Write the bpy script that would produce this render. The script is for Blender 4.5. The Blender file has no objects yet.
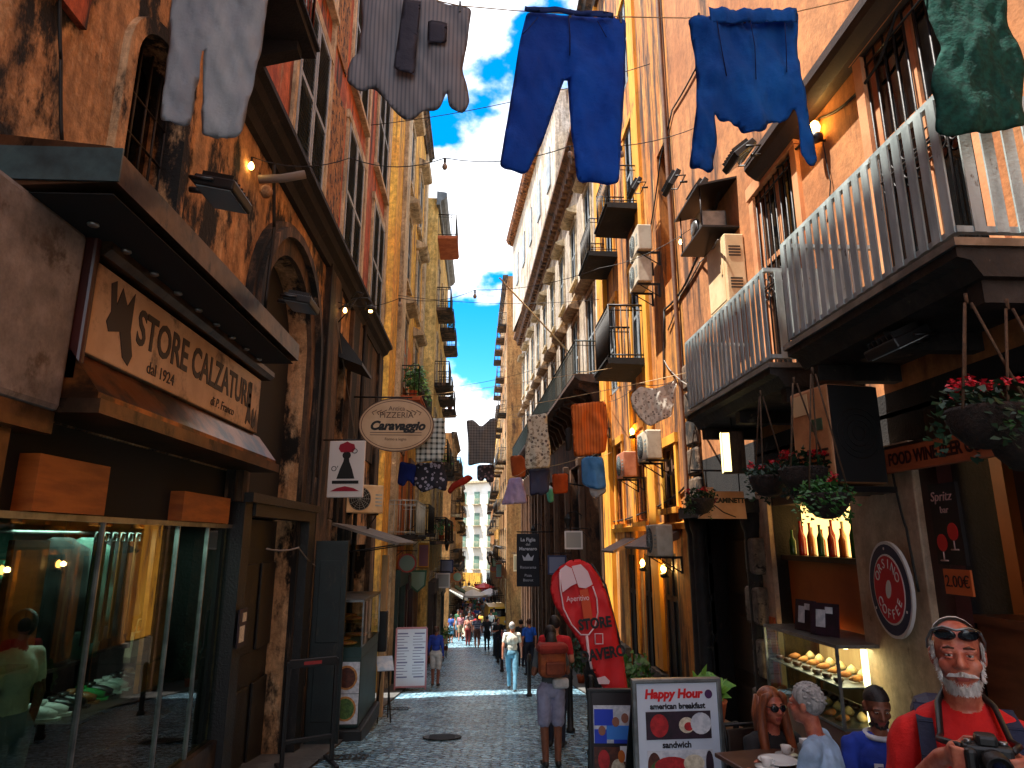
import bpy, bmesh, math, random
from mathutils import Vector, Matrix, noise
random.seed(11)
scene = bpy.context.scene
COL = scene.collection
PI = math.pi
CAMZ = 1.6
def R(d): return math.radians(d)

# ---------------------------------------------------------------- object bookkeeping
def tag(o, label=None, cat=None, group=None, kind=None):
    if label: o['label'] = label
    if cat: o['category'] = cat
    if group: o['group'] = group
    if kind: o['kind'] = kind
    return o
def empty(name, loc=(0, 0, 0), rz=0.0, label=None, cat=None, group=None):
    o = bpy.data.objects.new(name, None); COL.objects.link(o)
    o.location = loc; o.rotation_euler = (0, 0, rz); o.empty_display_size = .1
    return tag(o, label, cat, group)
def kids(o): return [c for c in COL.objects if c.parent is o]
def copy_tree(o, parent=None):
    c = o.copy(); COL.objects.link(c)
    if parent is not None: c.parent = parent
    for ch in list(o.children): copy_tree(ch, c)
    return c

class MB:
    """collects shapes into one mesh"""
    def __init__(s): s.v = []; s.f = []; s.sm = []; s.mi = []; s.cur = 0
    def add(s, vs, fs, smooth=False):
        b = len(s.v); s.v += [tuple(p) for p in vs]
        for f in fs: s.f.append(tuple(b + i for i in f)); s.sm.append(smooth); s.mi.append(s.cur)
        return s
    def box(s, x0, x1, y0, y1, z0, z1):
        return s.add([(x0,y0,z0),(x1,y0,z0),(x1,y1,z0),(x0,y1,z0),(x0,y0,z1),(x1,y0,z1),(x1,y1,z1),(x0,y1,z1)],
              [(0,3,2,1),(4,5,6,7),(0,1,5,4),(1,2,6,5),(2,3,7,6),(3,0,4,7)])
    def cbox(s, c, size, rot=None):
        h = [d/2 for d in size]; M = rot or Matrix.Identity(3); c = Vector(c); vs = []
        for x,y,z in ((-1,-1,-1),(1,-1,-1),(1,1,-1),(-1,1,-1),(-1,-1,1),(1,-1,1),(1,1,1),(-1,1,1)):
            vs.append(c + M @ Vector((x*h[0], y*h[1], z*h[2])))
        return s.add(vs, [(0,3,2,1),(4,5,6,7),(0,1,5,4),(1,2,6,5),(2,3,7,6),(3,0,4,7)])
    def bbox(s, c, size, b=.01, rot=None):
        """box with chamfered edges"""
        bm = bmesh.new(); bmesh.ops.create_cube(bm, size=1)
        for v in bm.verts: v.co = Vector((v.co.x*size[0], v.co.y*size[1], v.co.z*size[2]))
        bmesh.ops.bevel(bm, geom=bm.edges[:], offset=b, segments=2, profile=.5, affect='EDGES')
        M = rot or Matrix.Identity(3); c = Vector(c); bm.verts.index_update()
        s.add([c + M @ v.co for v in bm.verts], [[v.index for v in f.verts] for f in bm.faces]); bm.free(); return s
    def quad(s, *p): return s.add(p, [tuple(range(len(p)))])
    def prism(s, pts, vec):
        n = len(pts); vec = Vector(vec); a = [Vector(p) for p in pts]; b = [p + vec for p in a]
        fs = [tuple(range(n-1,-1,-1)), tuple(range(n, 2*n))]
        for i in range(n): j = (i+1) % n; fs.append((i, j, n+j, n+i))
        return s.add(a + b, fs)
    def tube(s, pts, r, n=6, caps=True, smooth=True):
        P = [Vector(p) for p in pts]; m = len(P); rs = r if isinstance(r, (list, tuple)) else [r]*m
        vs = []; up = None
        for i in range(m):
            t = (P[min(i+1,m-1)] - P[max(i-1,0)])
            t = t.normalized() if t.length > 1e-9 else Vector((0,0,1))
            if up is None:
                a = Vector((0,0,1)) if abs(t.z) < .9 else Vector((1,0,0)); up = t.cross(a).normalized()
            else:
                up = (up - t*up.dot(t)); up = up.normalized() if up.length > 1e-6 else t.orthogonal().normalized()
            w = t.cross(up)
            for k in range(n):
                A = 2*PI*k/n; vs.append(P[i] + rs[i]*(math.cos(A)*up + math.sin(A)*w))
        fs = []
        for i in range(m-1):
            for k in range(n):
                l = (k+1) % n; fs.append((i*n+k, i*n+l, (i+1)*n+l, (i+1)*n+k))
        if caps: fs.append(tuple(range(n-1,-1,-1))); fs.append(tuple((m-1)*n+k for k in range(n)))
        return s.add(vs, fs, smooth)
    def lathe(s, prof, c, n=16, M=None, smooth=True):
        vs = []; c = Vector(c); M = M or Matrix.Identity(3)
        for r, z in prof:
            for k in range(n):
                A = 2*PI*k/n; vs.append(c + M @ Vector((r*math.cos(A), r*math.sin(A), z)))
        fs = []; m = len(prof)
        for i in range(m-1):
            for k in range(n):
                l = (k+1) % n; fs.append((i*n+k, i*n+l, (i+1)*n+l, (i+1)*n+k))
        fs.append(tuple(range(n-1,-1,-1))); fs.append(tuple((m-1)*n+k for k in range(n)))
        return s.add(vs, fs, smooth)
    def ell(s, c, rad, nu=12, nv=8, M=None, v0=0., v1=1.):
        vs = []; c = Vector(c); M = M or Matrix.Identity(3)
        for i in range(nv+1):
            t = PI*(v0 + (v1-v0)*i/nv)
            for k in range(nu):
                A = 2*PI*k/nu
                vs.append(c + M @ Vector((rad[0]*math.sin(t)*math.cos(A), rad[1]*math.sin(t)*math.sin(A), rad[2]*math.cos(t))))
        fs = []
        for i in range(nv):
            for k in range(nu):
                l = (k+1) % nu; fs.append((i*nu+k, (i+1)*nu+k, (i+1)*nu+l, i*nu+l))
        return s.add(vs, fs, True)
    def build(s, name, m, parent=None, loc=None, rz=None, recalc=False):
        me = bpy.data.meshes.new(name); me.from_pydata(s.v, [], s.f)
        me.polygons.foreach_set('use_smooth', s.sm)
        ms = m if isinstance(m, (list, tuple)) else [m]
        for x in ms: me.materials.append(x)
        if len(ms) > 1: me.polygons.foreach_set('material_index', s.mi)
        me.update()
        if recalc:
            bm = bmesh.new(); bm.from_mesh(me); bmesh.ops.recalc_face_normals(bm, faces=bm.faces[:]); bm.to_mesh(me); bm.free()
        o = bpy.data.objects.new(name, me); COL.objects.link(o)
        if parent is not None: o.parent = parent
        if loc is not None: o.location = loc
        if rz is not None: o.rotation_euler = (0, 0, rz)
        return o

def text(body, size, loc, rot, m, parent=None, ext=.002, name='lettering', align='CENTER', shear=0., sx=1., weight=0.):
    c = bpy.data.curves.new(name, 'FONT'); c.body = body; c.size = size; c.extrude = ext
    c.align_x = align; c.align_y = 'CENTER'; c.shear = shear; c.resolution_u = 3; c.offset = weight
    o = bpy.data.objects.new(name, c); COL.objects.link(o)
    c.materials.append(m); o.location = loc; o.rotation_euler = rot; o.scale = (sx, 1, 1)
    if parent is not None: o.parent = parent
    TEXTS.append(o); return o
TEXTS = []
def finish_texts():
    bpy.context.view_layer.update(); dg = bpy.context.evaluated_depsgraph_get(); new = []
    for o in TEXTS: new.append((o, bpy.data.meshes.new_from_object(o.evaluated_get(dg))))
    for o, me in new:
        n = bpy.data.objects.new('lettering', me); COL.objects.link(n); n.parent = o.parent; n.location = o.location; n.rotation_euler = o.rotation_euler; n.scale = o.scale
        bpy.data.objects.remove(o)
FACE_L = (R(90), 0, R(90))      # on the left wall, facing the street
FACE_R = (R(90), 0, R(-90))     # on the right wall
FACE_C = (R(90), 0, 0)          # facing up the street

def ground(y):
    if y < 0: return -.03*y
    if y < 20: return -.122*y
    if y < 40: return -2.44 - .095*(y-20)
    if y < 70: return -4.34 - .05*(y-40)
    return -5.84 - .012*(y-70)
# ---------------------------------------------------------------- view geometry (to turn measured points into world positions)
F_, HX_, HY_ = 660., 480., 540.
PITCH = math.atan((HY_-384)/F_); YAW = math.atan((512-HX_)*math.cos(PITCH)/F_)
_fw = Vector((math.sin(YAW)*math.cos(PITCH), math.cos(YAW)*math.cos(PITCH), math.sin(PITCH)))
_rt = Vector((math.cos(YAW), -math.sin(YAW), 0)); _up = _rt.cross(_fw)
def ray(px, py): return _fw + _rt*((px-512)/F_) + _up*((384-py)/F_)
def atX(px, py, X):
    d = ray(px, py); t = X/d.x; return Vector((X, d.y*t, d.z*t + CAMZ))
def atY(px, py, Y):
    d = ray(px, py); t = Y/d.y; return Vector((d.x*t, Y, d.z*t + CAMZ))

# ---------------------------------------------------------------- materials
def lin(c): return tuple(((v/255)/12.92 if v/255 <= .04045 else ((v/255+.055)/1.055)**2.4) for v in c) + (1,)
MATS = {}
def M(name, c1, c2=None, scale=(3,3,3), lo=.35, hi=.65, rough=.75, metal=0., dirt=None, dscale=(2,2,.4), dlo=.5, dhi=.62,
      bump=.15, bscale=40., emit=None, estr=0., spec=.5, dirt2=None, d2scale=(.5,.5,.5), d2lo=.5, d2hi=.6, coords='pos'):
    if name in MATS: return MATS[name]
    m = bpy.data.materials.new(name); m.use_nodes = True; MATS[name] = m
    nt = m.node_tree; N = nt.nodes; Lk = nt.links
    b = N['Principled BSDF']; b.inputs['Roughness'].default_value = rough; b.inputs['Metallic'].default_value = metal
    b.inputs['Specular IOR Level'].default_value = spec
    a = lin(c1); b.inputs['Base Color'].default_value = a
    if coords == 'pos': src = N.new('ShaderNodeNewGeometry').outputs['Position']
    else: src = N.new('ShaderNodeTexCoord').outputs['Object']
    def noi(sc, detail=6., rgh=.6):
        mp = N.new('ShaderNodeMapping'); mp.inputs['Scale'].default_value = sc; Lk.new(src, mp.inputs['Vector'])
        n = N.new('ShaderNodeTexNoise'); n.inputs['Scale'].default_value = 1.; n.inputs['Detail'].default_value = detail
        n.inputs['Roughness'].default_value = rgh; Lk.new(mp.outputs[0], n.inputs['Vector']); return n.outputs['Fac']
    def mapr(f, l, h):
        r = N.new('ShaderNodeMapRange'); r.inputs['From Min'].default_value = l; r.inputs['From Max'].default_value = h
        r.interpolation_type = 'SMOOTHSTEP'; Lk.new(f, r.inputs['Value']); return r.outputs[0]
    def mix(f, A, B):
        x = N.new('ShaderNodeMix'); x.data_type = 'RGBA'; Lk.new(f, x.inputs[0])
        if isinstance(A, tuple): x.inputs[6].default_value = A
        else: Lk.new(A, x.inputs[6])
        if isinstance(B, tuple): x.inputs[7].default_value = B
        else: Lk.new(B, x.inputs[7])
        return x.outputs[2]
    col = a
    if c2 is not None: col = mix(mapr(noi(scale), lo, hi), col, lin(c2))
    if dirt2 is not None: col = mix(mapr(noi(d2scale, 8., .7), d2lo, d2hi), col, lin(dirt2))
    if dirt is not None: col = mix(mapr(noi(dscale, 8., .7), dlo, dhi), col, lin(dirt))
    if any(w in name for w in ('plaster','stone','pillar','render','cornice','eave')):
        # weathering: fine pitting, broad patches and run-off streaks
        soft = name in ('orange_plaster','golden_plaster','peach_trim','grey_pier_stone','beige_pillar')
        v = mapr(noi((5.5,5.5,5.), 14., .8), .3, .68)
        mm = N.new('ShaderNodeMapRange'); mm.inputs['To Min'].default_value = .6 if soft else .42; mm.inputs['To Max'].default_value = 1.12 if soft else 1.22; Lk.new(v, mm.inputs['Value'])
        st = mapr(noi((2.2,2.2,.3) if soft else (3.4,3.4,.4), 12., .78), .36, .64); m3 = N.new('ShaderNodeMapRange'); m3.inputs['To Min'].default_value = 1.08; m3.inputs['To Max'].default_value = .78 if soft else .55; Lk.new(st, m3.inputs['Value'])
        pr = N.new('ShaderNodeMath'); pr.operation = 'MULTIPLY'; Lk.new(mm.outputs[0], pr.inputs[0]); Lk.new(m3.outputs[0], pr.inputs[1])
        x = N.new('ShaderNodeMix'); x.data_type = 'RGBA'; x.blend_type = 'MULTIPLY'; x.inputs[0].default_value = 1.
        if isinstance(col, tuple): x.inputs[6].default_value = col
        else: Lk.new(col, x.inputs[6])
        Lk.new(pr.outputs[0], x.inputs[7]); col = x.outputs[2]
    if not isinstance(col, tuple): Lk.new(col, b.inputs['Base Color'])
    if bump:
        bp = N.new('ShaderNodeBump'); bp.inputs['Strength'].default_value = bump; bp.inputs['Distance'].default_value = .02
        Lk.new(noi((bscale,)*3, 4.), bp.inputs['Height']); Lk.new(bp.outputs[0], b.inputs['Normal'])
    if emit is not None:
        b.inputs['Emission Color'].default_value = lin(emit); b.inputs['Emission Strength'].default_value = estr
    return m
def plain(name, c, rough=.6, metal=0., **k): return M(name, c, rough=rough, metal=metal, bump=k.pop('bump', 0.), **k)
def glass(name, tint=(235,245,240), rough=.02, ior=1.5):
    m = bpy.data.materials.new(name); m.use_nodes = True; nt = m.node_tree; nt.nodes.clear()
    o = nt.nodes.new('ShaderNodeOutputMaterial'); mx = nt.nodes.new('ShaderNodeMixShader'); fr = nt.nodes.new('ShaderNodeFresnel'); fr.inputs[0].default_value = ior
    t = nt.nodes.new('ShaderNodeBsdfTransparent'); t.inputs[0].default_value = lin(tint); g = nt.nodes.new('ShaderNodeBsdfGlossy'); g.inputs['Roughness'].default_value = rough
    ge = nt.nodes.new('ShaderNodeNewGeometry'); sb = nt.nodes.new('ShaderNodeMath'); sb.operation = 'SUBTRACT'; sb.inputs[0].default_value = 1; nt.links.new(ge.outputs['Backfacing'], sb.inputs[1]); ml = nt.nodes.new('ShaderNodeMath'); ml.operation = 'MULTIPLY'; nt.links.new(fr.outputs[0], ml.inputs[0]); nt.links.new(sb.outputs[0], ml.inputs[1]); nt.links.new(ml.outputs[0], mx.inputs[0]); nt.links.new(t.outputs[0], mx.inputs[1]); nt.links.new(g.outputs[0], mx.inputs[2]); nt.links.new(mx.outputs[0], o.inputs[0])
    return m
def pattern(name, kind, c1, c2, scale, rough=.8, c3=None):
    """cloth patterns in the cloth's own coordinates"""
    m = bpy.data.materials.new(name); m.use_nodes = True; nt = m.node_tree; N = nt.nodes; Lk = nt.links; b = N['Principled BSDF']; b.inputs['Roughness'].default_value = rough
    tc = N.new('ShaderNodeTexCoord'); sp = N.new('ShaderNodeSeparateXYZ'); Lk.new(tc.outputs['Object'], sp.inputs[0])
    mx = N.new('ShaderNodeMix'); mx.data_type = 'RGBA'; mx.inputs[6].default_value = lin(c1); mx.inputs[7].default_value = lin(c2)
    def math_(op, a, v=None, w=None):
        n = N.new('ShaderNodeMath'); n.operation = op; Lk.new(a, n.inputs[0])
        if v is not None:
            if isinstance(v, (int, float)): n.inputs[1].default_value = v
            else: Lk.new(v, n.inputs[1])
        return n.outputs[0]
    if kind in ('check', 'stripe', 'hstripe'):
        fx = math_('LESS_THAN', math_('FRACT', math_('MULTIPLY', sp.outputs['X'], scale)), .4)
        fz = math_('LESS_THAN', math_('FRACT', math_('MULTIPLY', sp.outputs['Z'], scale)), .4)
        f = {'check': lambda: math_('MULTIPLY', math_('ADD', fx, fz), .5), 'stripe': lambda: fx, 'hstripe': lambda: fz}[kind]()
    else:
        v = N.new('ShaderNodeTexVoronoi'); v.inputs['Scale'].default_value = scale; Lk.new(tc.outputs['Object'], v.inputs['Vector'])
        f = math_('LESS_THAN', v.outputs['Distance'], .38 if kind == 'dots' else .3)
    Lk.new(f, mx.inputs[0]); out = mx.outputs[2]
    if c3:
        n = N.new('ShaderNodeTexNoise'); n.inputs['Scale'].default_value = 14; Lk.new(tc.outputs['Object'], n.inputs['Vector'])
        g = math_('GREATER_THAN', n.outputs['Fac'], .56); m2 = N.new('ShaderNodeMix'); m2.data_type = 'RGBA'; m2.inputs[7].default_value = lin(c3)
        Lk.new(g, m2.inputs[0]); Lk.new(out, m2.inputs[6]); out = m2.outputs[2]
    Lk.new(out, b.inputs['Base Color'])
    return m

# weathered plasters and stones
OCHRE = M('ochre_plaster', (222,176,128), (188,140,96), (1.2,1.2,1.0), .3, .7, .9, dirt=(13,10,9), dscale=(1.7,1.7,.8), dlo=.47, dhi=.57, dirt2=(214,176,134), d2scale=(2.6,2.6,.9), d2lo=.56, d2hi=.6, bump=.5, bscale=22)
BROWN = M('brown_stone', (108,84,64), (74,56,42), (1.5,1.5,.4), .3, .7, .85, dirt=(14,12,11), dscale=(2.8,2.8,.3), dlo=.46, dhi=.56, dirt2=(150,118,92), d2scale=(3,3,.5), d2lo=.55, d2hi=.66, bump=.6, bscale=18)
REDPL = M('red_plaster', (208,112,66), (178,82,48), (1.5,1.5,.6), .3, .7, .9, dirt=(52,32,26), dscale=(3,3,.25), dlo=.5, dhi=.62, dirt2=(196,150,110), d2scale=(3,3,.6), d2lo=.56, d2hi=.64, bump=.3, bscale=25)
PITTED = M('pitted_plaster', (190,136,70), (168,112,56), (2,2,2), .3, .7, .95, dirt=(50,34,24), dscale=(9,9,5), dlo=.52, dhi=.56, bump=.8, bscale=14)
YELLOWL = M('yellow_plaster_left', (246,192,74), (228,156,50), (1.2,1.2,.5), .3, .7, .9, dirt=(90,64,42), dscale=(2.8,2.8,.22), dlo=.5, dhi=.63, bump=.3)
CREAM = M('cream_stone', (222,204,170), (196,172,134), (2,2,.8), .3, .7, .85, dirt=(104,84,64), dscale=(3,3,.4), dlo=.55, dhi=.7, bump=.3)
ORANGE = M('orange_plaster', (204,138,84), (174,108,60), (.8,.8,.5), .3, .7, .9, dirt=(78,50,34), dscale=(2.0,2.0,.25), dlo=.52, dhi=.66, bump=.3, bscale=18)
GOLD = M('golden_plaster', (222,150,62), (190,110,40), (1.4,1.4,.25), .3, .7, .88, dirt=(70,40,22), dscale=(3.2,3.2,.3), dlo=.45, dhi=.6, dirt2=(236,190,110), d2scale=(3.4,3.4,.35), d2lo=.55, d2hi=.64, bump=.35)
GOLDB = M('bright_gold_paint', (236,166,48), (216,138,30), (2,2,.6), rough=.8, dirt=(90,54,28), dscale=(4,4,.7), dlo=.53, dhi=.66, bump=.2)
WHITEW = M('white_plaster', (222,210,196), (196,176,150), (1,1,.5), rough=.9, dirt=(110,84,62), dscale=(2,2,.3), dlo=.5, dhi=.66, bump=.25)
TAN = M('tan_plaster', (206,156,96), (180,124,70), (1,1,.5), rough=.9, dirt=(96,62,40), dscale=(2,2,.25), dlo=.52, dhi=.66, bump=.25)
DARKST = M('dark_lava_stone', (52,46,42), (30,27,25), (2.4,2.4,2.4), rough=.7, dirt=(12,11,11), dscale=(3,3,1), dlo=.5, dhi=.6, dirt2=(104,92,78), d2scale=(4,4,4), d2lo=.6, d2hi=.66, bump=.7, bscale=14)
BLACKST = M('black_granite', (18,17,18), (11,10,11), (2,2,1), rough=.45, dirt=(50,44,40), dscale=(5,5,2), dlo=.6, dhi=.7, bump=.3)
MOTTLED = M('mottled_stone', (132,108,86), (88,70,54), (5,5,2), .35, .62, .8, dirt=(24,20,18), dscale=(6,6,2.2), dlo=.48, dhi=.55, bump=.9, bscale=12)
PALEBLK = M('pale_rusticated_stone', (150,136,118), (112,98,84), (5,5,5), .35, .62, .85, dirt=(40,34,30), dscale=(7,7,7), dlo=.55, dhi=.62, bump=.9, bscale=12)
PIER = M('grey_pier_stone', (160,150,142), (122,114,108), (1.6,1.6,2.4), .35, .65, .8, dirt=(96,82,70), dscale=(2,2,2), dlo=.56, dhi=.68, bump=.3, bscale=14)
DARKPL = M('shade_dark_plaster', (34,29,27), (18,16,17), (2,2,1), rough=.9, dirt=(86,66,50), dscale=(3,3,2), dlo=.6, dhi=.7, bump=.5)  # near-black colour puts the deep shade of the lower walls into the plaster
TERRA = M('terracotta_brick', (176,96,58), (150,76,44), (4,4,6), rough=.9, bump=.5)
# metals, paint, wood
GREYPAINT = M('grey_slat_paint', (178,190,188), (134,146,146), (6,6,1.5), rough=.5, dirt=(86,66,48), dscale=(8,8,3), dlo=.6, dhi=.68, bump=.1)
SHUT = M('grey_shutter', (146,154,158), (120,128,134), (3,3,3), rough=.6, dirt=(70,66,60), dscale=(5,5,1), dlo=.56, dhi=.68, bump=.1)
IRON = M('black_iron', (22,22,24), (34,30,28), (6,6,6), rough=.5, metal=.3, bump=.2)
TEALIRON = M('verdigris_iron', (40,54,54), (28,36,36), (4,4,4), rough=.55, metal=.2, bump=.2)
REDIRON = M('red_oxide_iron', (120,38,26), (90,28,20), (5,5,5), rough=.6, bump=.2)
STEEL = M('dull_steel', (150,152,150), (112,114,114), (5,5,5), rough=.35, metal=.8, bump=.05)
BRONZE = M('bronze_cladding', (112,84,62), (58,44,34), (3,3,3), .3, .7, .32, metal=.75, dirt=(30,22,18), dscale=(4,4,2), dlo=.54, dhi=.66, bump=.12, bscale=9)
COPPER = M('copper_hood', (150,92,44), (58,40,28), (2.2,3.2,4), .38, .6, .28, metal=.8, bump=.2, bscale=7)
MAROON = M('maroon_paint', (62,20,16), (44,15,12), rough=.35, bump=.05)
WOODO = M('orange_wood', (176,96,36), (140,70,24), (2,2,14), rough=.45, bump=.08)
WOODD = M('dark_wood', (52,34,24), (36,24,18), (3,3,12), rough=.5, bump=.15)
WOODB = M('brown_pilaster_wood', (112,80,56), (84,58,40), (5,5,1.5), rough=.6, dirt=(34,26,22), dscale=(4,4,1), dlo=.56, dhi=.66, bump=.2)
PALEWOOD = M('pale_wood', (204,170,122), (176,140,96), (9,9,1), rough=.6, bump=.1)
BLACK = plain('black_plastic', (16,16,18), .45)
MATBLK = plain('matt_black', (10,10,11), .8)
WHITE = plain('white_paint', (230,228,222), .45)
ACWHITE = M('aged_ac_casing', (206,194,172), (182,166,142), (4,4,4), rough=.5, dirt=(110,84,60), dscale=(6,6,2), dlo=.58, dhi=.7, bump=.05)
CREAMBOX = M('cream_cabinet_paint', (226,200,158), (206,176,132), (3,3,3), rough=.55, dirt=(140,100,64), dscale=(5,5,1.5), dlo=.6, dhi=.72, bump=.05)
RED = plain('signal_red', (214,20,26), .45)
NAVY = plain('navy', (24,32,70), .6)
PAPER = plain('paper_white', (232,234,240), .6)
INK = plain('black_ink', (14,13,14), .6)
ROPE = M('jute_rope', (96,70,48), (70,50,34), (30,30,30), rough=.95)
CABLE = plain('black_cable', (20,18,17), .7)
GREYCABLE = plain('grey_cable', (120,112,104), .7)
LEAF = M('leaf_green', (58,112,40), (34,76,28), (9,9,9), rough=.55, bump=0)
LEAFL = M('light_leaf_green', (112,160,54), (78,128,40), (9,9,9), rough=.55, bump=0)
LEAFD = M('dark_leaf_green', (30,66,34), (20,44,26), (9,9,9), rough=.5, bump=0)
PETAL = plain('red_petal', (206,18,40), .5)
COCO = M('coco_basket', (52,38,30), (28,22,18), (24,24,24), rough=.95, bump=.9, bscale=60)
POT = M('terracotta_pot', (188,86,44), (160,68,34), (6,6,6), rough=.85)
GLASS = glass('clear_glass'); SHOPGLASS = glass('shop_glass', (200,222,212), .015, 1.75); DGLASS = plain('dark_window_glass', (10,13,15), .06)
SKIN = M('skin_light', (206,138,108), (190,116,88), (9,9,9), rough=.5, bump=.05, bscale=120)
SKINT = M('skin_tanned', (132,78,54), (112,62,42), (9,9,9), rough=.5, bump=.05)
SKINR = M('skin_sunburnt', (200,120,92), (170,84,64), (22,22,22), rough=.42, bump=.12, bscale=160)
# ================================================================ ground
def strip(name, m, x0, x1, ys, dz=0., nx=1, crown=0.):
    mb = MB(); n = len(ys); vs = []
    for y in ys:
        for i in range(nx+1):
            x = x0 + (x1-x0)*i/nx
            vs.append((x, y, ground(y) + dz - crown*abs((i/nx)*2-1)**2))
    w = nx+1; fs = [(j*w+i, j*w+i+1, (j+1)*w+i+1, (j+1)*w+i) for j in range(n-1) for i in range(nx)]
    mb.add(vs, fs); o = mb.build(name, m); o['kind'] = 'structure'; return o
def cobble():
    m = bpy.data.materials.new('basalt_setts'); m.use_nodes = True; nt = m.node_tree; N = nt.nodes; Lk = nt.links; b = N['Principled BSDF']; b.inputs['Specular IOR Level'].default_value = 1.
    g = N.new('ShaderNodeNewGeometry'); nz = N.new('ShaderNodeTexNoise'); nz.inputs['Scale'].default_value = 3.2; nz.inputs['Detail'].default_value = 2
    Lk.new(g.outputs['Position'], nz.inputs['Vector'])
    mixv = N.new('ShaderNodeVectorMath'); mixv.operation = 'MULTIPLY_ADD'; Lk.new(nz.outputs['Color'], mixv.inputs[0]); mixv.inputs[1].default_value = (.2,.2,0); Lk.new(g.outputs['Position'], mixv.inputs[2])
    rot = N.new('ShaderNodeMapping'); rot.inputs['Rotation'].default_value = (0,0,R(38)); Lk.new(mixv.outputs[0], rot.inputs['Vector'])
    br = N.new('ShaderNodeTexBrick'); br.inputs['Scale'].default_value = 1.; br.inputs['Brick Width'].default_value = .17; br.inputs['Row Height'].default_value = .12
    br.inputs['Mortar Size'].default_value = .015; br.inputs['Mortar Smooth'].default_value = .7; br.offset = .5
    br.inputs['Color1'].default_value = lin((168,212,230)); br.inputs['Color2'].default_value = lin((84,124,146)); br.inputs['Mortar'].default_value = lin((12,17,22))
    Lk.new(rot.outputs[0], br.inputs['Vector'])
    n2 = N.new('ShaderNodeTexNoise'); n2.inputs['Scale'].default_value = .9; n2.inputs['Detail'].default_value = 6; Lk.new(g.outputs['Position'], n2.inputs['Vector'])
    mp = N.new('ShaderNodeMapRange'); mp.inputs['From Min'].default_value = .35; mp.inputs['From Max'].default_value = .65; mp.inputs['To Min'].default_value = .62; mp.inputs['To Max'].default_value = 1.2; Lk.new(n2.outputs['Fac'], mp.inputs['Value'])
    mul = N.new('ShaderNodeMix'); mul.data_type = 'RGBA'; mul.blend_type = 'MULTIPLY'; mul.inputs[0].default_value = 1; Lk.new(br.outputs['Color'], mul.inputs[6]); Lk.new(mp.outputs[0], mul.inputs[7])
    Lk.new(mul.outputs[2], b.inputs['Base Color'])
    n3 = N.new('ShaderNodeTexNoise'); n3.inputs['Scale'].default_value = 14; n3.inputs['Detail'].default_value = 3; Lk.new(g.outputs['Position'], n3.inputs['Vector'])
    rr = N.new('ShaderNodeMapRange'); rr.inputs['To Min'].default_value = .14; rr.inputs['To Max'].default_value = .38; Lk.new(n3.outputs['Fac'], rr.inputs['Value']); Lk.new(rr.outputs[0], b.inputs['Roughness'])
    inv = N.new('ShaderNodeMath'); inv.operation = 'MULTIPLY_ADD'; inv.inputs[1].default_value = -1.; Lk.new(br.outputs['Fac'], inv.inputs[0]); Lk.new(n3.outputs['Fac'], inv.inputs[2])
    bp = N.new('ShaderNodeBump'); bp.inputs['Strength'].default_value = 1.; bp.inputs['Distance'].default_value = .035; Lk.new(inv.outputs[0], bp.inputs['Height']); Lk.new(bp.outputs[0], b.inputs['Normal'])
    return m
YS = [-12 + 1.*i for i in range(33)] + [20 + 2*i for i in range(26)] + [72 + 6*i for i in range(12)] + [200, 400, 900]
COBBLE = cobble()
EARTH = M('bare_ground', (96,88,78), (74,68,60), (.2,.2,.2), rough=.95)
strip('ground', EARTH, -600, 600, YS, -.03)
strip('street', COBBLE, -2.05, 2.75, [y for y in YS if y < 150], .0, 6, .03)
PAVE = M('pavement_slabs', (92,92,90), (66,66,66), (2.2,1.2,1), rough=.55, dirt=(34,34,36), dscale=(6,6,6), dlo=.55, dhi=.65, bump=.5, bscale=10)
strip('pavement_right', PAVE, 2.75, 9., [y for y in YS if y < 150], .004)
strip('pavement_left', PAVE, -9., -2.05, [y for y in YS if y < 150], .004)

# ================================================================ buildings
def arch_pts(y0, y1, zs, rise, n=12):
    c = (y0+y1)/2; h = (y1-y0)/2
    return [(c - h*math.cos(PI*i/n), zs + rise*math.sin(PI*i/n)) for i in range(n+1)]
def facade(mb, s, L, z0, z1, holes, D=8., rev=.3, shell=True):
    """street wall in a local frame: x=0 is the street face, the body lies towards s*x, y runs 0..L. holes: (y0,y1,z0,z1[,arch rise])"""
    ys = sorted({0, L} | {v for h in holes for v in h[:2]}); zs = sorted({z0, z1} | {v for h in holes for v in h[2:4]})
    def inside(y, z): return any(h[0] < y < h[1] and h[2] < z < h[3] for h in holes)
    for a, b in zip(ys, ys[1:]):
        for c, d in zip(zs, zs[1:]):
            if not inside((a+b)/2, (c+d)/2): mb.quad((0,a,c),(0,b,c),(0,b,d),(0,a,d))
    x = s*rev
    for h in holes:
        a, b, c, d = h[:4]
        mb.quad((0,a,c),(x,a,c),(x,a,d),(0,a,d)); mb.quad((0,b,c),(x,b,c),(x,b,d),(0,b,d))
        mb.quad((0,a,c),(x,a,c),(x,b,c),(0,b,c)); mb.quad((0,a,d),(x,a,d),(x,b,d),(0,b,d))
        if len(h) > 4:
            P = arch_pts(a, b, d-h[4], h[4])
            for (p, q), (p2, q2) in zip(P, P[1:]):
                mb.quad((0,p,q),(0,p2,q2),(0,p2,d+.001),(0,p,d+.001)); mb.quad((0,p,q),(x,p,q),(x,p2,q2),(0,p2,q2))
    if shell:
        X = s*D
        mb.quad((0,0,z0),(X,0,z0),(X,0,z1),(0,0,z1)); mb.quad((0,L,z0),(X,L,z0),(X,L,z1),(0,L,z1))
        mb.quad((0,0,z1),(X,0,z1),(X,L,z1),(0,L,z1)); mb.quad((X,0,z0),(X,L,z0),(X,L,z1),(X,0,z1))
def mould(mb, s, y0, y1, z, prof):
    """cornice: prof = [(out, dz)...] closed against the wall, swept along y"""
    pts = [(-s*o, y0, z+dz) for o, dz in prof]; mb.prism(pts, (0, y1-y0, 0))
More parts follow.
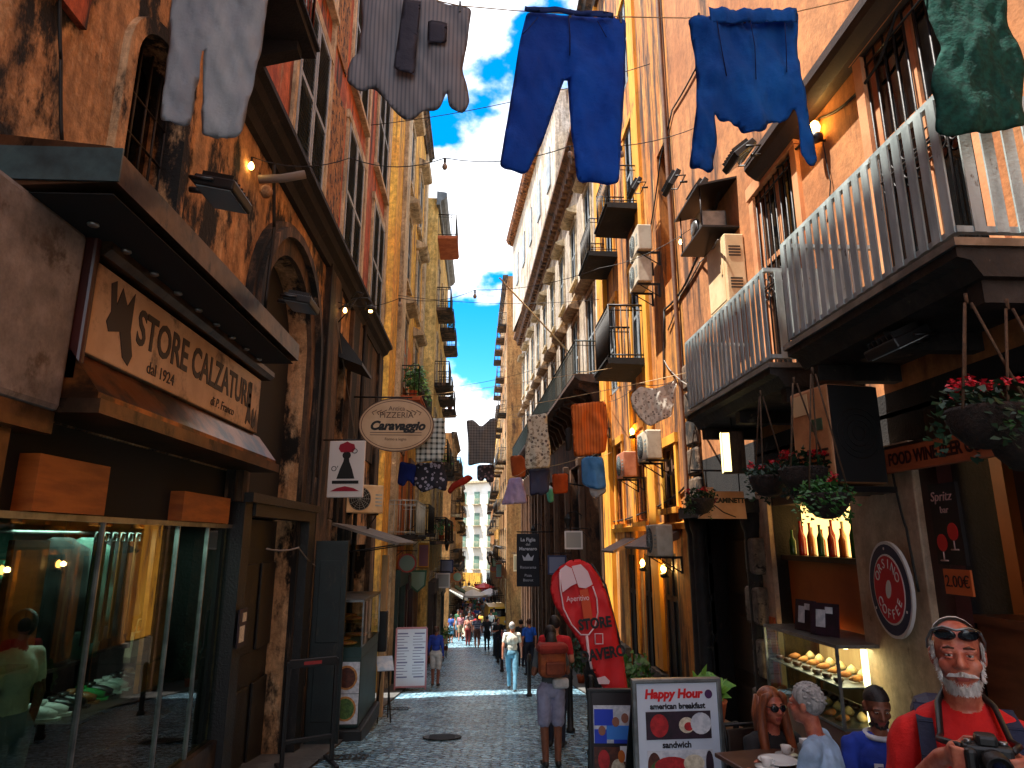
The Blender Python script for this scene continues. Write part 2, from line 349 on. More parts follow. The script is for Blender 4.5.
CORN = [(-.05,-.32),(.08,-.32),(.12,-.2),(.22,-.14),(.26,-.04),(.34,0),(.34,.07),(-.05,.1)]
BIGC = [(-.05,-.6),(.1,-.6),(.16,-.42),(.34,-.3),(.4,-.14),(.55,-.06),(.55,.06),(-.05,.12)]

def shutter_window(b, s, yc, z0, w, h, mt=None, trim=CREAM, hood=None, x=0., style='shutter', sill=True, rec=None):
    """part 'window' (its surround) > shutter / frame / pane"""
    y0, y1 = yc-w/2, yc+w/2; mb = MB(); t = .13
    o1 = -s*.05
    def bx(m, a, c, e, f, g, i): m.box(min(a,c), max(a,c), e, f, g, i)
    bx(mb, x+o1, x+s*.02, y0-t, y0, z0, z0+h); bx(mb, x+o1, x+s*.02, y1, y1+t, z0, z0+h); bx(mb, x-s*.07, x+s*.02, y0-t-.03, y1+t+.03, z0+h, z0+h+.18)
    if sill: bx(mb, x-s*.12, x+s*.02, y0-t-.05, y1+t+.05, z0-.11, z0)
    if hood: mb.prism([(x+s*.02,y0-.25,z0+h+.24),(x-s*.36,y0-.25,z0+h+.3),(x-s*.42,y0-.25,z0+h+.4),(x+s*.02,y0-.25,z0+h+.62)], (0, w+.5, 0))
    win = mb.build('window', trim, b)
    if style == 'shutter':
        m2 = MB(); d = x+s*(.025 if rec is None else rec)
        for a, c in ((y0, yc-.012), (yc+.012, y1)):
            bx(m2, d-s*.03, d+s*.02, a, a+.07, z0, z0+h); bx(m2, d-s*.03, d+s*.02, c-.07, c, z0, z0+h)
            for zz in (z0, z0+h*.48, z0+h-.08): bx(m2, d-s*.03, d+s*.02, a+.07, c-.07, zz, zz+.08)
            n = int(h/.085)
            for k in range(n):
                zc = z0 + .1 + (h-.2)*(k+.5)/n
                m2.add([(d-s*.028,a+.07,zc-.03),(d-s*.028,c-.07,zc-.03),(d+s*.018,c-.07,zc+.035),(d+s*.018,a+.07,zc+.035)], [(0,1,2,3)])
            bx(m2, d+s*.02, d+s*.03, a, c, z0, z0+h)
        m2.build('shutter', mt or SHUT, win)
    else:
        m2 = MB(); d = x+s*(.06 if rec is None else rec)
        for a, c in ((y0, y0+.07), (yc-.04, yc+.04), (y1-.07, y1)): bx(m2, d-s*.03, d+s*.03, a, c, z0, z0+h)
        for zz in (z0, z0+h*.62, z0+h-.07): bx(m2, d-s*.026, d+s*.026, y0, y1, zz, zz+.07)
        m2.build('frame', mt or WOODB, win)
        m3 = MB(); bx(m3, d+s*.0, d+s*.008, y0, y1, z0, z0+h); m3.build('pane', DGLASS, win)
        if style == 'grille':
            m4 = MB(); g = x+s*(.0 if rec is None else rec-.06); n = int(w/.13)
            for k in range(n+1): m4.tube([(g,y0+w*k/n,z0),(g,y0+w*k/n,z0+h)], .011, 6)
            for zz in (z0+.12, z0+h*.5, z0+h-.12): m4.tube([(g-s*.004,y0,zz),(g-s*.004,y1,zz)], .012, 6)
            for k in range(n):
                yy = y0+w*(k+.5)/n
                for zz in (z0+h*.5-.09, z0+h*.5+.09):
                    m4.tube([(g,yy+.055*math.cos(q),zz+.055*math.sin(q)) for q in [2*PI*i/10 for i in range(11)]], .008, 5, False)
            m4.build('grille', IRON, win)
    return win
def iron_balcony(b, s, y0, y1, z, out, mslab, mrail, h=1.0, gap=.12, x=0., th=.16, bars=True, corbels=0, rad=.011):
    """part 'balcony' (slab) > railing, bracket"""
    X = x - s*out; mb = MB()
    mb.prism([(x+s*.02,y0,z-th),(X,y0,z-th+.03),(X-s*.0,y0,z-.05),(X-s*.04,y0,z-.04),(X-s*.04,y0,z),(x+s*.02,y0,z)], (0,y1-y0,0))
    for k in range(corbels):
        yy = y0+.2+(y1-y0-.4)*k/max(1,corbels-1)
        mb.prism([(x+s*.02,yy-.08,z-th-.55),(x-s*.12,yy-.08,z-th-.5),(x-s*.3,yy-.08,z-th-.2),(x-s*(out-.12),yy-.08,z-th-.08),(x-s*(out-.12),yy-.08,z-th+.02),(x+s*.02,yy-.08,z-th+.02)], (0,.16,0))
    bal = mb.build('balcony', mslab, b)
    m2 = MB(); Xr = X + s*.05
    path = [(x,y0+.05),(Xr,y0+.05),(Xr,y1-.05),(x,y1-.05)]
    for (ax,ay),(bx_,by) in zip(path, path[1:]):
        for zz, rr in ((z+h,rad*1.6),(z+h-.12,rad),(z+.08,rad*1.2)): m2.tube([(ax,ay,zz),(bx_,by,zz)], rr, 6)
        L = math.hypot(bx_-ax, by-ay); n = max(2, int(L/gap))
        for k in range(n+1):
            u = k/n; px, py = ax+(bx_-ax)*u, ay+(by-ay)*u
            m2.tube([(px,py,z),(px,py,z+h)], rad*(1.5 if k in (0,n) else 1), 5)
    m2.build('railing', mrail, bal)
    return bal
def slat_balcony(b, s, y0, y1, z, out, h, name_label):
    """the near grey balconies: wide flat slats, each a sub-part"""
    X = -s*out; mb = MB()
    mb.prism([(s*.02,y0,z-.2),(X+s*.12,y0,z-.2),(X+s*.06,y0,z-.1),(X-s*.02,y0,z-.08),(X-s*.02,y0,z-.02),(s*.02,y0,z-.02)], (0,y1-y0,0))
    n = int((y1-y0)/.9)
    for k in range(n+1):
        yy = y0+.06+(y1-y0-.24)*k/n
        mb.box(min(0,X+s*.15), max(0,X+s*.15), yy, yy+.12, z-.34, z-.2)
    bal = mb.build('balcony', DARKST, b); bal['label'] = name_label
    edge = MB(); edge.box(min(X-s*.045,0), max(X-s*.045,0), y0-.03, y1+.03, z-.02, z+.03); edge.build('floor_edge', STEEL, bal)
    rl = MB(); xr = X+s*.03
    for zz in (z+.1, z+h):
        rl.box(xr-.022, xr+.022, y0, y1, zz-.02, zz+.02); 
        for yy in (y0+.022, y1-.022): rl.box(min(xr,0), max(xr,0), yy-.02, yy+.02, zz-.0199, zz+.0199)
    rl.build('railing', GREYPAINT, bal)
    n = int((y1-y0)/.125); first = None
    for k in range(n+1):
        yy = y0+.05+(y1-y0-.1)*k/n; m = MB(); m.cbox((xr-s*.026, yy, z+.5*h+.03), (.012,.075,h-.1)); m.build('baluster', GREYPAINT, bal)
    for yy in (y0+.0, y1):
        for k in range(5):
            m = MB(); m.cbox((xr+s*(.12+.14*k), yy, z+.5*h+.03), (.075,.012,h-.1)); m.build('baluster', GREYPAINT, bal)
    return bal
def bldg(name, x, y, rz, label): return empty(name, (x, y, 0), rz, label, 'building')

# ---------------------------------------------------------------- left row, nearest first (s = -1)
XL = -2.7
s = -1
Y0 = -9.0; LB1 = 16.9 - Y0
bl1 = bldg('corner_building', XL, Y0, 0, 'soot-stained ochre and red old building over the shoe shop with an arched portal')
def ly(y): return y - Y0
# hole list in local y
SHOP = (ly(2.6), ly(7.3), -.35, 2.32)
HOLES = [SHOP, (ly(7.62), ly(9.95), -1.6, 5.4, 1.15), (ly(4.45), ly(5.3), 4.15, 5.62, .42), (ly(11.95), ly(12.75), -2.1, 5.3), (ly(14.2), ly(16.2), -2.4, 1.5)]
FR = [(9.1,6.75),(12.45,6.75),(15.6,6.75),(9.1,10.6),(12.45,10.6),(15.6,10.6),(9.1,14.4),(12.45,14.4),(15.6,14.4)]
lowz = 6.5
low = [h for h in HOLES]
mb = MB(); facade(mb, s, LB1, -3.2, lowz, low, shell=False)
mb.quad((0,0,-3.2),(-3,0,-3.2),(-3,0,lowz),(0,0,lowz)); mb.quad((0,LB1,-3.2),(-3,LB1,-3.2),(-3,LB1,lowz),(0,LB1,lowz)); mb.quad((-3,0,-3.2),(-3,LB1,-3.2),(-3,LB1,lowz),(-3,0,lowz))
mb.build('lower_wall', OCHRE, bl1)
mb = MB(); up = [(ly(a)-.8, ly(a)+.8, z, z+2.9) for a, z in FR]
facade(mb, s, LB1, lowz, 17.2, up, D=3., shell=True); mb.build('upper_wall', REDPL, bl1)
# brown stone pilaster strips and rusticated zone of the portal
mb = MB()
mb.box(0, .10, ly(10.75), ly(11.6), -3.2, 6.2); mb.box(0, .08, ly(12.95), ly(13.9), -3.2, 6.2); mb.box(0, .12, ly(16.25), ly(16.88), -3.2, 6.2)
mb.box(0, .05, ly(11.6), ly(11.95), 2.6, 6.2); mb.box(0, .05, ly(13.9), ly(16.4), 3.4, 6.2)
mb.build('stone_pilasters', BROWN, bl1)
mb = MB()
for a, b2 in ((10.42, 10.74), (11.62, 11.93)):
    mb = MB()
    for k in range(9): mb.bbox((.06, ly((a+b2)/2), -3.0+.62*k+.3), (.12, b2-a-.02, .618), .03)
    mb.build('stone_quoin', MOTTLED, bl1)
# arch moulding: two nested archivolts with jambs
def archivolt(mb, a, b, zs, rise, w, out0, out1, zb):
    P = arch_pts(a, b, zs, rise, 18); Q = arch_pts(a-w, b+w, zs, rise+w, 18)
    for i in range(18):
        q = [(P[i],out1),(P[i+1],out1),(Q[i+1],out1),(Q[i],out1)]
        mb.quad(*[(o,p[0],p[1]) for p,o in q]); mb.quad((out0,*Q[i]),(out0,*Q[i+1]),(out1,*Q[i+1]),(out1,*Q[i])); mb.quad((out0,*P[i]),(out0,*P[i+1]),(out1,*P[i+1]),(out1,*P[i]))
    mb.box(out0, out1, a-w, a, zb, zs); mb.box(out0, out1, b, b+w, zb, zs)
mb = MB(); archivolt(mb, ly(7.62), ly(9.95), 4.25, 1.15, .24, .0, .07, -1.6); archivolt(mb, ly(7.38), ly(10.19), 4.25, 1.39, .13, .0, .16, 2.0); archivolt(mb, ly(7.25), ly(10.32), 4.25, 1.52, .07, .0, .1, 2.0)
mb.build('portal_arch', BROWN, bl1)
mb = MB(); archivolt(mb, ly(4.45), ly(5.3), 5.2, .42, .12, 0, .06, 4.15); mb.build('window_arch', OCHRE, bl1)
# dark granite dressing of the portal feet, dark sheet in the arch, doors
mb = MB(); mb.box(0, .17, ly(7.35), ly(7.6), -1.6, 2.0); mb.box(0,.19, ly(10.06), ly(10.4), -1.8, 2.0); mb.box(0, .26, ly(7.32), ly(10.45), 2.0, 2.1); mb.box(0,.2,ly(7.62),ly(10.05),1.86,2.0)
mb.build('portal_dressing', BLACKST, bl1)
dz = MB(); dz.box(-.3,-.25, ly(7.62), ly(10.05), -1.7, 1.86)
for k in range(3):
    a = ly(7.75)+.78*k
    for zc in (-.75, .75): dz.bbox((-.235, a+.34, zc), (.04,.6,1.1), .015)
dz.build('portal_door', BLACKST, bl1)
dz = MB(); dz.box(-.3,-.27, ly(7.62), ly(10.05), 2.0, 5.5); dz.build('dark_arch_sheet', MATBLK, bl1)  # matt black sheet stands in for the darkness inside the arch
dz = MB(); dz.box(-.3,-.26, ly(4.45), ly(5.3), 4.15, 5.65); pn = dz.build('arched_window', DGLASS, bl1)
gr = MB()
for k in range(6): gr.tube([(-.12, ly(4.45)+.17*k, 4.15), (-.12, ly(4.45)+.17*k, 5.6)], .012, 5)
for zz in (4.4,4.75,5.1): gr.tube([(-.12, ly(4.45), zz), (-.12, ly(5.3), zz)], .012, 5)
gr.build('grille', IRON, pn)
dz = MB(); dz.box(-.3,-.26, ly(11.95), ly(12.75), -2.1, 5.3); dz.build('tall_window', DGLASS, bl1)
dz = MB(); dz.box(-.5,-.46, ly(14.2), ly(16.2), -2.4, 1.5); dz.build('shop_opening', MATBLK, bl1)
dz = MB(); dz.prism([(.02,ly(11.85),4.9),(.5,ly(11.85),4.72),(.5,ly(11.85),4.78),(.02,ly(11.85),5.42)], (0,1.05,0)); dz.build('window_hood', BLACKST, bl1)
# string courses
mb = MB(); mould(mb, s, ly(5.9), LB1, 6.5, CORN); mb.build('cornice', DARKPL, bl1)
mb = MB(); mould(mb, s, 0, LB1, 17.2, BIGC); mb.build('roof_cornice', BROWN, bl1)
for a, z in FR: shutter_window(bl1, s, ly(a), z, 1.6, 2.9, SHUT, CREAM, hood=(z > 10 and a > 12), rec=-.035)
mb = MB()
for a, b2 in ((10.2,11.3),): mb.box(0,.03, ly(a), ly(b2), 6.62, 9.6); mb.box(0,.031, ly(a)+.1, ly(b2)-.1, 10.3, 13.2)
mb.build('patched_plaster', PITTED, bl1)
mb = MB(); mb.box(0,.06, ly(10.02), ly(10.16), 6.62, 17.); mb.box(0,.05, ly(13.55), ly(13.75), 6.62, 17.); mb.box(0,.07,ly(16.5),ly(16.89),6.62,17.); mb.build('corner_strip', CREAM, bl1)
iron_balcony(bl1, s, ly(5.0), ly(6.3), 6.85, .85, DARKPL, REDIRON, 1.05, .1, corbels=2)
# red shutter at the very left edge
mb = MB(); mb.box(0,.05, ly(2.6), ly(3.86), 4.9, 6.3); mb.build('red_shutter', REDPL, bl1)

# ---- shoe shop front
mb = MB()
mb.prism([(.0,ly(3.35),3.46),(.66,ly(3.35),3.50),(.7,ly(3.35),3.5),(.7,ly(3.35),3.68),(.64,ly(3.35),3.72),(0,ly(3.35),3.78)], (0,3.7,0))
can = mb.build('canopy', BRONZE, bl1)
mb = MB(); mb.box(.02,.715, ly(3.335), ly(3.349), 3.50, 3.7); mb.build('fascia', M('teal_fascia',(70,92,96),(44,58,62),(3,3,3),rough=.35,metal=.3,bump=.05), can)
mb = MB(); mb.box(.03,.66, ly(3.4), ly(7.0), 3.452, 3.459); mb.build('soffit', MATBLK, can)
for k in range(9):
    m = MB(); m.lathe([(.03,0),(.035,-.012),(.028,-.02)], (.36, ly(3.75+.38*k), 3.452), 10); m.build('spotlight', STEEL, can)
# cream pier at the near end
mb = MB(); mb.bbox((.11, ly(3.4), 2.9), (.22,1.12,1.14), .04); mb.build('pier', PIER, bl1)
mb = MB(); mb.bbox((.13, ly(3.98), 3.0), (.3,.06,.95), .02); mb.build('sign_jamb', MAROON, bl1)
mb = MB()
mould(mb, s, ly(4.0), ly(7.42), 3.40, [(0,-.04),(.3,-.04),(.34,0),(.34,.05),(.28,.08),(0,.08)]); mb.build('sign_hood', BRONZE, bl1)
mb = MB(); mb.prism([(.1,ly(3.95),2.72),(.22,ly(3.95),2.72),(.42,ly(3.95),2.46),(.42,ly(3.95),2.42),(.0,ly(3.95),2.42),(.0,ly(3.95),2.72)], (0,3.5,0)); mb.build('copper_hood', COPPER, bl1)
mb = MB(); mb.box(0,.45, ly(3.93), ly(7.5), 2.33, 2.418); mb.box(0,.2, ly(2.5), ly(3.93), 2.2, 2.33); mb.box(0,.14,ly(7.36),ly(7.5),-.9,2.33); mb.box(0,.1,ly(3.52),ly(3.74),-.4,2.2); mb.box(0.0,.1, ly(2.6), ly(7.36), -.95, -.34); mb.build('shop_frame', BRONZE, bl1)
mb = MB(); mb.box(.02,.04, ly(2.6), ly(7.36), -.34, 1.72); mb.build('shop_window', SHOPGLASS, bl1)
mb = MB(); mb.box(-.34,.0, ly(7.22), ly(7.299), -.34, 2.3); mb.box(-1.64,-.34, ly(7.3), ly(7.5), -.34, 2.3); mb.build('dark_side_panel', BLACKST, bl1)  # added dark panel, keeps the pale wall end inside from showing bright
mb = MB(); mb.box(-.06,-.02, ly(2.6), ly(7.36), 1.72, 2.33); mb.build('dark_transom_sheet', MATBLK, bl1)  # black sheet added to keep the zone above the panes dark
mb = MB()
for yy in (4.9, 6.1, 6.75): mb.box(.015,.055, ly(yy)-.007, ly(yy)+.007, -.34, 1.72)
mb.box(.015,.06, ly(2.6), ly(7.36), 1.72, 1.76); mb.build('mullion', STEEL, bl1)
# inside of the shop
TEALW = M('teal_shop_wall', (70,120,104), (42,84,74), (1,1,1), rough=.6, bump=0)
mb = MB(); mb.box(-1.7,-1.65, ly(2.5), ly(7.6), -.8, 2.9); mb.box(-1.7,0, ly(2.5), ly(2.55), -.8, 2.9); mb.box(-1.7,0, ly(7.55), ly(7.6), -.8, 2.9); mb.build('shop_back_wall', TEALW, bl1)
mb = MB(); mb.box(-1.65,-.02, ly(2.55), ly(7.55), -.8,-.34); mb.box(-1.65,-.3, ly(2.55), ly(7.55), 2.6,2.65); mb.build('display_platform', WOODD, bl1)
mb = MB(); mb.box(-.02,.1, ly(4.02), ly(4.78), 1.765, 2.1); mb.build('pelmet_box', WOODO, bl1)
mb = MB(); mb.box(-.02,.1, ly(6.0), ly(7.1), 1.765, 2.02); mb.build('pelmet_box', WOODO, bl1)
mb = MB(); mb.box(-.32,-.28, ly(4.5), ly(4.86), .45, 1.6); mb.build('wood_panel', WOODO, bl1)
mb = MB()
for k in range(3): mb.box(-.3,-.26+.012*(k%2), ly(6.35)+.13*k, ly(6.47)+.13*k, .3, 1.7)
mb.build('wood_panel', WOODO, bl1)
mb = MB()
for zz in (.0,.42,.84,1.26): mb.box(-1.64,-1.2, ly(5.0), ly(7.4), zz, zz+.03)
for zz in (-.05,.25): mb.box(-.9,-.3, ly(5.5), ly(7.2), zz, zz+.02)
mb.build('display_shelf', WOODD, bl1)
l = bpy.data.lights.new('shop_fill_light', 'AREA'); l.energy = 9; l.size = .9; l.color = (.86,1,.93); lo = bpy.data.objects.new('shop_fill_light', l); COL.objects.link(lo); lo.parent = bl1; lo.location = (-.55, ly(5.6), 1.7)  # unseen fill light added to brighten the window display

# ---------------------------------------------------------------- left building 2: yellow, beyond the lane
Y2 = 18.75
bl2 = bldg('yellow_building', XL, Y2, 0, 'narrow yellow and orange building beyond the side lane on the left')
L2 = 9.75
H2 = [(2.9,4.1,-2.9,.9),(5.6,6.9,-3.2,.6),(2.6,3.8,2.0,4.4),(6.2,7.4,2.0,4.4)] + [(a-.55,a+.55,z,z+2.5) for a in (3.2,6.8) for z in (6.6,10.3,14.)]
mb = MB(); facade(mb, s, L2, -4.5, 19.4, H2, D=3.); mb.build('wall', YELLOWL, bl2)
mb = MB(); mb.box(0,.14, 1.35, 2.3, -4, 19.3); mb.box(0,.1,L2-.9,L2,-4,19.3); mb.build('pilaster', CREAM, bl2)
mb = MB(); mb.box(0,.03, 2.32, 5.4, -4, 8.4); mb.build('orange_panel', M('orange_paint',(214,126,40),(186,98,28),(2,2,.5),rough=.85,dirt=(74,44,28),dscale=(3,3,.3),dlo=.5,dhi=.62,bump=.2), bl2)
for a in (3.2,6.8):
    for z in (6.6,10.3,14.): shutter_window(bl2, s, a, z, 1.1, 2.5, SHUT, CREAM, x=.03, hood=True)
for a in (3.2,6.8): shutter_window(bl2, s, a, 2.0, 1.2, 2.4, M('orange_door_paint',(214,120,30),(190,98,24),rough=.6), WOODB, x=.03, sill=False)
iron_balcony(bl2, s, 1.2, 4.6, 1.75, .85, DARKPL, GREYPAINT, 1.0, .14)
iron_balcony(bl2, s, 5.4, 8.4, 1.85, .9, DARKPL, IRON, 1.0, .07)
iron_balcony(bl2, s, 1.8, 7.4, 6.05, .75, TERRA, IRON, 1.0, .12)
mb = MB(); mould(mb, s, 0, L2, 19.4, CORN); mb.build('roof_cornice', BROWN, bl2)
mb = MB()
for a, b2, z0, z1 in ((2.9,4.1,-2.9,.9),(5.6,6.9,-3.2,.6)): mb.box(-.3,-.26,a,b2,z0,z1)
mb.build('door', WOODD, bl2)

# ---------------------------------------------------------------- left building 3: pale, with projecting roof and balconies
bl3 = bldg('pale_balcony_building', -2.15, 28.6, 0, 'pale cream building with a projecting grey cornice and many balconies on the left')
L3 = 10.2
W3 = [(a, z) for a in (1.6,4.6,7.8) for z in (-2.2,1.6,5.0,8.6,12.2)]
mb = MB(); facade(mb, s, L3, -5.5, 17.4, [(a-.5,a+.5,z,z+2.3) for a, z in W3]); mb.build('wall', M('pale_yellow_plaster',(244,212,136),(230,184,96),(1,1,.4),rough=.9,dirt=(140,110,76),dscale=(2.2,2.2,.25),dlo=.55,dhi=.7,bump=.2), bl3)
for a, z in W3:
    shutter_window(bl3, s, a, z, 1., 2.3, SHUT, CREAM, sill=False)
    if z > 0: iron_balcony(bl3, s, a-1.0, a+1.0, z-.05, .7, BROWN, IRON, 1.0, .2, rad=.014)
iron_balcony(bl3, s, .25, 2.7, 15.6, .9, TERRA, IRON, 1.1, .2, rad=.016)
mb = MB(); mould(mb, s, -.3, L3+.3, 17.4, [(-.05,-.5),(.1,-.5),(.14,-.3),(.3,-.2),(.42,-.02),(.42,.14),(-.05,.2)]); mb.build('roof_cornice', M('grey_zinc',(112,124,132),(84,94,100),(3,3,3),rough=.5,metal=.3), bl3)

# ---------------------------------------------------------------- far left row
def far_building(name, x, y, L, top, s, mt, label, rows, cols, balc=True, rz=0., seed=1, corn=True, lowz=-8):
    b = bldg(name, x, y, rz, label); rnd = random.Random(seed)
    W = [((i+.5)*L/cols, z) for i in range(cols) for z in rows]
    m = MB(); facade(m, s, L, lowz, top, [(a-.45,a+.45,z,z+2.1) for a, z in W], D=7, rev=.2); m.build('wall', mt, b)
    for a, z in W:
        shutter_window(b, s, a, z, .9, 2.1, rnd.choice([SHUT, WOODB, SHUT]), CREAM, sill=False, style=rnd.choice(['shutter','frame']))
        if balc and rnd.random() < .75: iron_balcony(b, s, a-.9, a+.9, z-.05, .65, rnd.choice([BROWN,DARKPL,CREAM]), IRON, .95, .24, rad=.016)
    if corn: m = MB(); mould(m, s, 0, L, top, CORN); m.build('roof_cornice', BROWN, b)
    return b
far_building('far_ochre_building', -2.05, 46.5, 10, 9.0, -1, TAN, 'ochre building far down the left side past the sunlit crossing', (-3.6,0,3.4,6.4), 4, seed=3)
far_building('far_white_building', -2.2, 57, 16, 8.2, -1, WHITEW, 'whitish balcony building far down on the left before the end of the street', (-4.4,-1,2.4,5.2), 5, seed=5)
far_building('far_cream_building', -2.9, 73.5, 40, 10., -1, CREAM, 'long cream building last on the left side of the street', (-4.4,-1,2.4,5.4), 9, seed=6)

# ---------------------------------------------------------------- right row (s = +1)
s = 1
XR = 3.7
YR = -9.; LR1 = 11.4 - YR
def ry(y): return y - YR
br1 = bldg('orange_building', XR, YR, 0, 'orange plastered building over the bar with two grey slatted balconies')
BAR1 = (ry(6.25), ry(8.35), -1.1, 2.3); BAR2 = (ry(1.2), ry(5.15), -1.1, 2.3)
DW = [(ry(4.8), 3.45, 1.15, 2.75), (ry(7.45), 3.4, 1.1, 2.75)]
DW2 = []
PORT = (ry(8.95), ry(10.9), -1.8, 2.05)
mb = MB(); facade(mb, s, LR1, 2.9, 19., [(a-w/2,a+w/2,z,z+h) for a,z,w,h in DW+DW2], rev=.3, shell=True); mb.build('upper_wall', ORANGE, br1)
mb = MB(); facade(mb, s, LR1, -3., 2.9, [BAR1, BAR2, PORT], rev=.4, shell=False)
mb.quad((0,0,-3),(8,0,-3),(8,0,2.9),(0,0,2.9)); mb.quad((0,LR1,-3),(8,LR1,-3),(8,LR1,2.9),(0,LR1,2.9)); mb.quad((8,0,-3),(8,LR1,-3),(8,LR1,2.9),(8,0,2.9))
mb.build('lower_wall', DARKPL, br1)
for a,z,w,h in DW: shutter_window(br1, s, a, z, w, h, M('peach_trim',(214,150,104),(190,124,80),rough=.8), M('peach_trim',(214,150,104)), style='grille', sill=False, rec=.06)
for a,z,w,h in DW2: shutter_window(br1, s, a, z, w, h, SHUT, CREAM)
slat_balcony(br1, s, ry(3.47), ry(5.66), 3.3, .9, 1.0, 'nearer grey slatted balcony above the bar sign')
slat_balcony(br1, s, ry(6.05), ry(8.66), 3.24, .9, 1.0, 'second grey slatted balcony beside the cream cabinet')
# upper beam (narrow stone balcony slab with dark underside)
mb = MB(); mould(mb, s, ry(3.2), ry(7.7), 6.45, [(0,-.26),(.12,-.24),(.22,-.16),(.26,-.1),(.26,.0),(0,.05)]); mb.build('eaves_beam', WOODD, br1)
mb = MB(); mould(mb, s, 0, LR1, 19., BIGC); mb.build('roof_cornice', BROWN, br1)
# bar front : pillars, tile plinth
PINK = M('beige_pillar', (206,178,150), (188,156,126), (2,2,2), rough=.7, dirt=(120,92,70), dscale=(4,4,2), dlo=.6, dhi=.72, bump=.1)
mb = MB(); mb.bbox((-.1, ry(5.72), 1.05), (.2,.98,2.7), .012); mb.build('pillar', PINK, br1)
mb = MB()
rnd = random.Random(4); tiles = [M('tile_brown',(120,76,48),rough=.4,bump=0),M('tile_tan',(168,124,70),rough=.4,bump=0),M('tile_dark',(66,42,30),rough=.4,bump=0)]
for r_ in range(6):
    for k in range(5):
        mb.cur = rnd.randrange(3); mb.bbox((-.105, ry(5.24)+.1+.195*k-(.05 if r_ % 2 else 0), -.38-.13*r_), (.23,.188,.123), .004)
mb.build('tile_plinth', tiles, br1)
mb = MB(); mb.box(-.06,.0, ry(8.36), ry(8.7), -1.1, 2.35); mb.build('narrow_pillar', PINK, br1)
mb = MB()
for k in range(3): mb.box(-.075,-.06, ry(8.4), ry(8.66), -.75+.5*k, -.33+.5*k)
mb.build('pillar_poster', [M('poster_orange',(206,112,44),(190,60,40),(9,9,9),rough=.5,bump=0)], br1)
# bar interior
BARW = M('bar_orange_panel', (176,96,34), (150,76,26), (1,1,1), rough=.5, bump=0)
mb = MB(); mb.box(1.6,1.65, ry(1.), ry(8.7), -1.1, 2.7); mb.box(.4,1.6, ry(5.2), ry(5.25), -1.1, 2.7); mb.box(.4,1.6, ry(8.65), ry(8.7), -1.1, 2.7); mb.box(0,1.6,ry(1.),ry(8.7),2.68,2.72); mb.build('bar_back_wall', M('bar_back',(120,70,40),(90,50,28),(1,1,1),rough=.6,bump=0), br1)
mb = MB(); mb.box(.12,.18, ry(6.3), ry(8.3), .62, 1.36); mb.build('bar_panel', BARW, br1)
mb = MB(); mb.box(.05,.35, ry(6.28), ry(8.33), 1.36, 1.42); mb.box(.0,.35, ry(6.28), ry(8.33), 2.02, 2.3); mb.build('bar_shelf', WOODD, br1)
mb = MB(); mb.box(.36,.37, ry(6.28), ry(8.33), 1.42, 2.02); mb.build('lit_back_panel', M('lit_amber',(255,206,110),rough=.6,bump=0,emit=(255,206,120),estr=.8), br1)
mb = MB(); mb.box(-.12,.1, ry(1.), ry(5.1), 2.28, 2.62); mb.box(-.14,-.02, ry(5.02), ry(5.24), -1.1, 2.3); mb.box(-.02,.08, ry(4.3), ry(4.42), -1., 2.28); mb.build('bar_frame', MAROON, br1)
mb = MB(); mb.box(-.02,.5, ry(1.), ry(5.02), 1.0, 1.06); mb.box(.0,.06, ry(1.), ry(5.02), -.9, 1.0); mb.build('bar_counter', M('counter_wood',(122,70,40),(96,52,28),(2,2,9),rough=.35,bump=.05), br1)
mb = MB(); mb.box(.3,.36, ry(3.6), ry(4.9), 1.06, 2.28); mb.build('inner_partition', BARW, br1)
for yy, e in ((7.3,4),(4.0,9)):
    l = bpy.data.lights.new('bar_lamp','POINT'); l.energy = e; l.color = (1,.66,.3); l.shadow_soft_size = .12; lo = bpy.data.objects.new('bar_lamp', l); COL.objects.link(lo); lo.parent = br1; lo.location = (1.1 if yy < 5 else .25, ry(yy), 2.4 if yy < 5 else .58)
# dark stone portal at the far end of the building
mb = MB(); mb.box(.3,.34, ry(8.95), ry(10.9), -2, 2.05)
for k in range(2):
    for zc in (-.9,.1,1.2): mb.bbox((.29, ry(9.42)+.95*k, zc), (.05,.7,.8), .02)
mb.build('dark_doorway', WOODD, br1)
mb = MB(); 
for a in (8.78, 10.98, 11.25): mb.lathe([(.15,-2.2),(.15,-1.9),(.115,-1.82),(.11,1.7),(.14,1.78),(.16,1.95)], (-.1, ry(a), 0), 14)
mb.box(-.3,.0, ry(8.6), ry(11.4), 1.95, 2.12); mb.build('portal_column', DARKST, br1)
mb = MB()
for k in range(5): mb.bbox((-.06,ry(11.1),2.4+.5*k),(.12,.5,.47),.05)
mb.build('stone_quoin', MOTTLED, br1)
mb = MB()
for k in range(6): mb.bbox((-.03, ry(8.72)+(.0 if k%2 else .06), -1.7+.62*k), (.34,.34 if k%2 else .44,.46), .04)
mb.build('rusticated_block', PALEBLK, br1)
mb = MB()
for k in range(7): mb.bbox((-.02, ry(11.15), -2.0+.6*k), (.24,.5,.56), .04)
mb.build('stone_quoin', DARKST, br1)

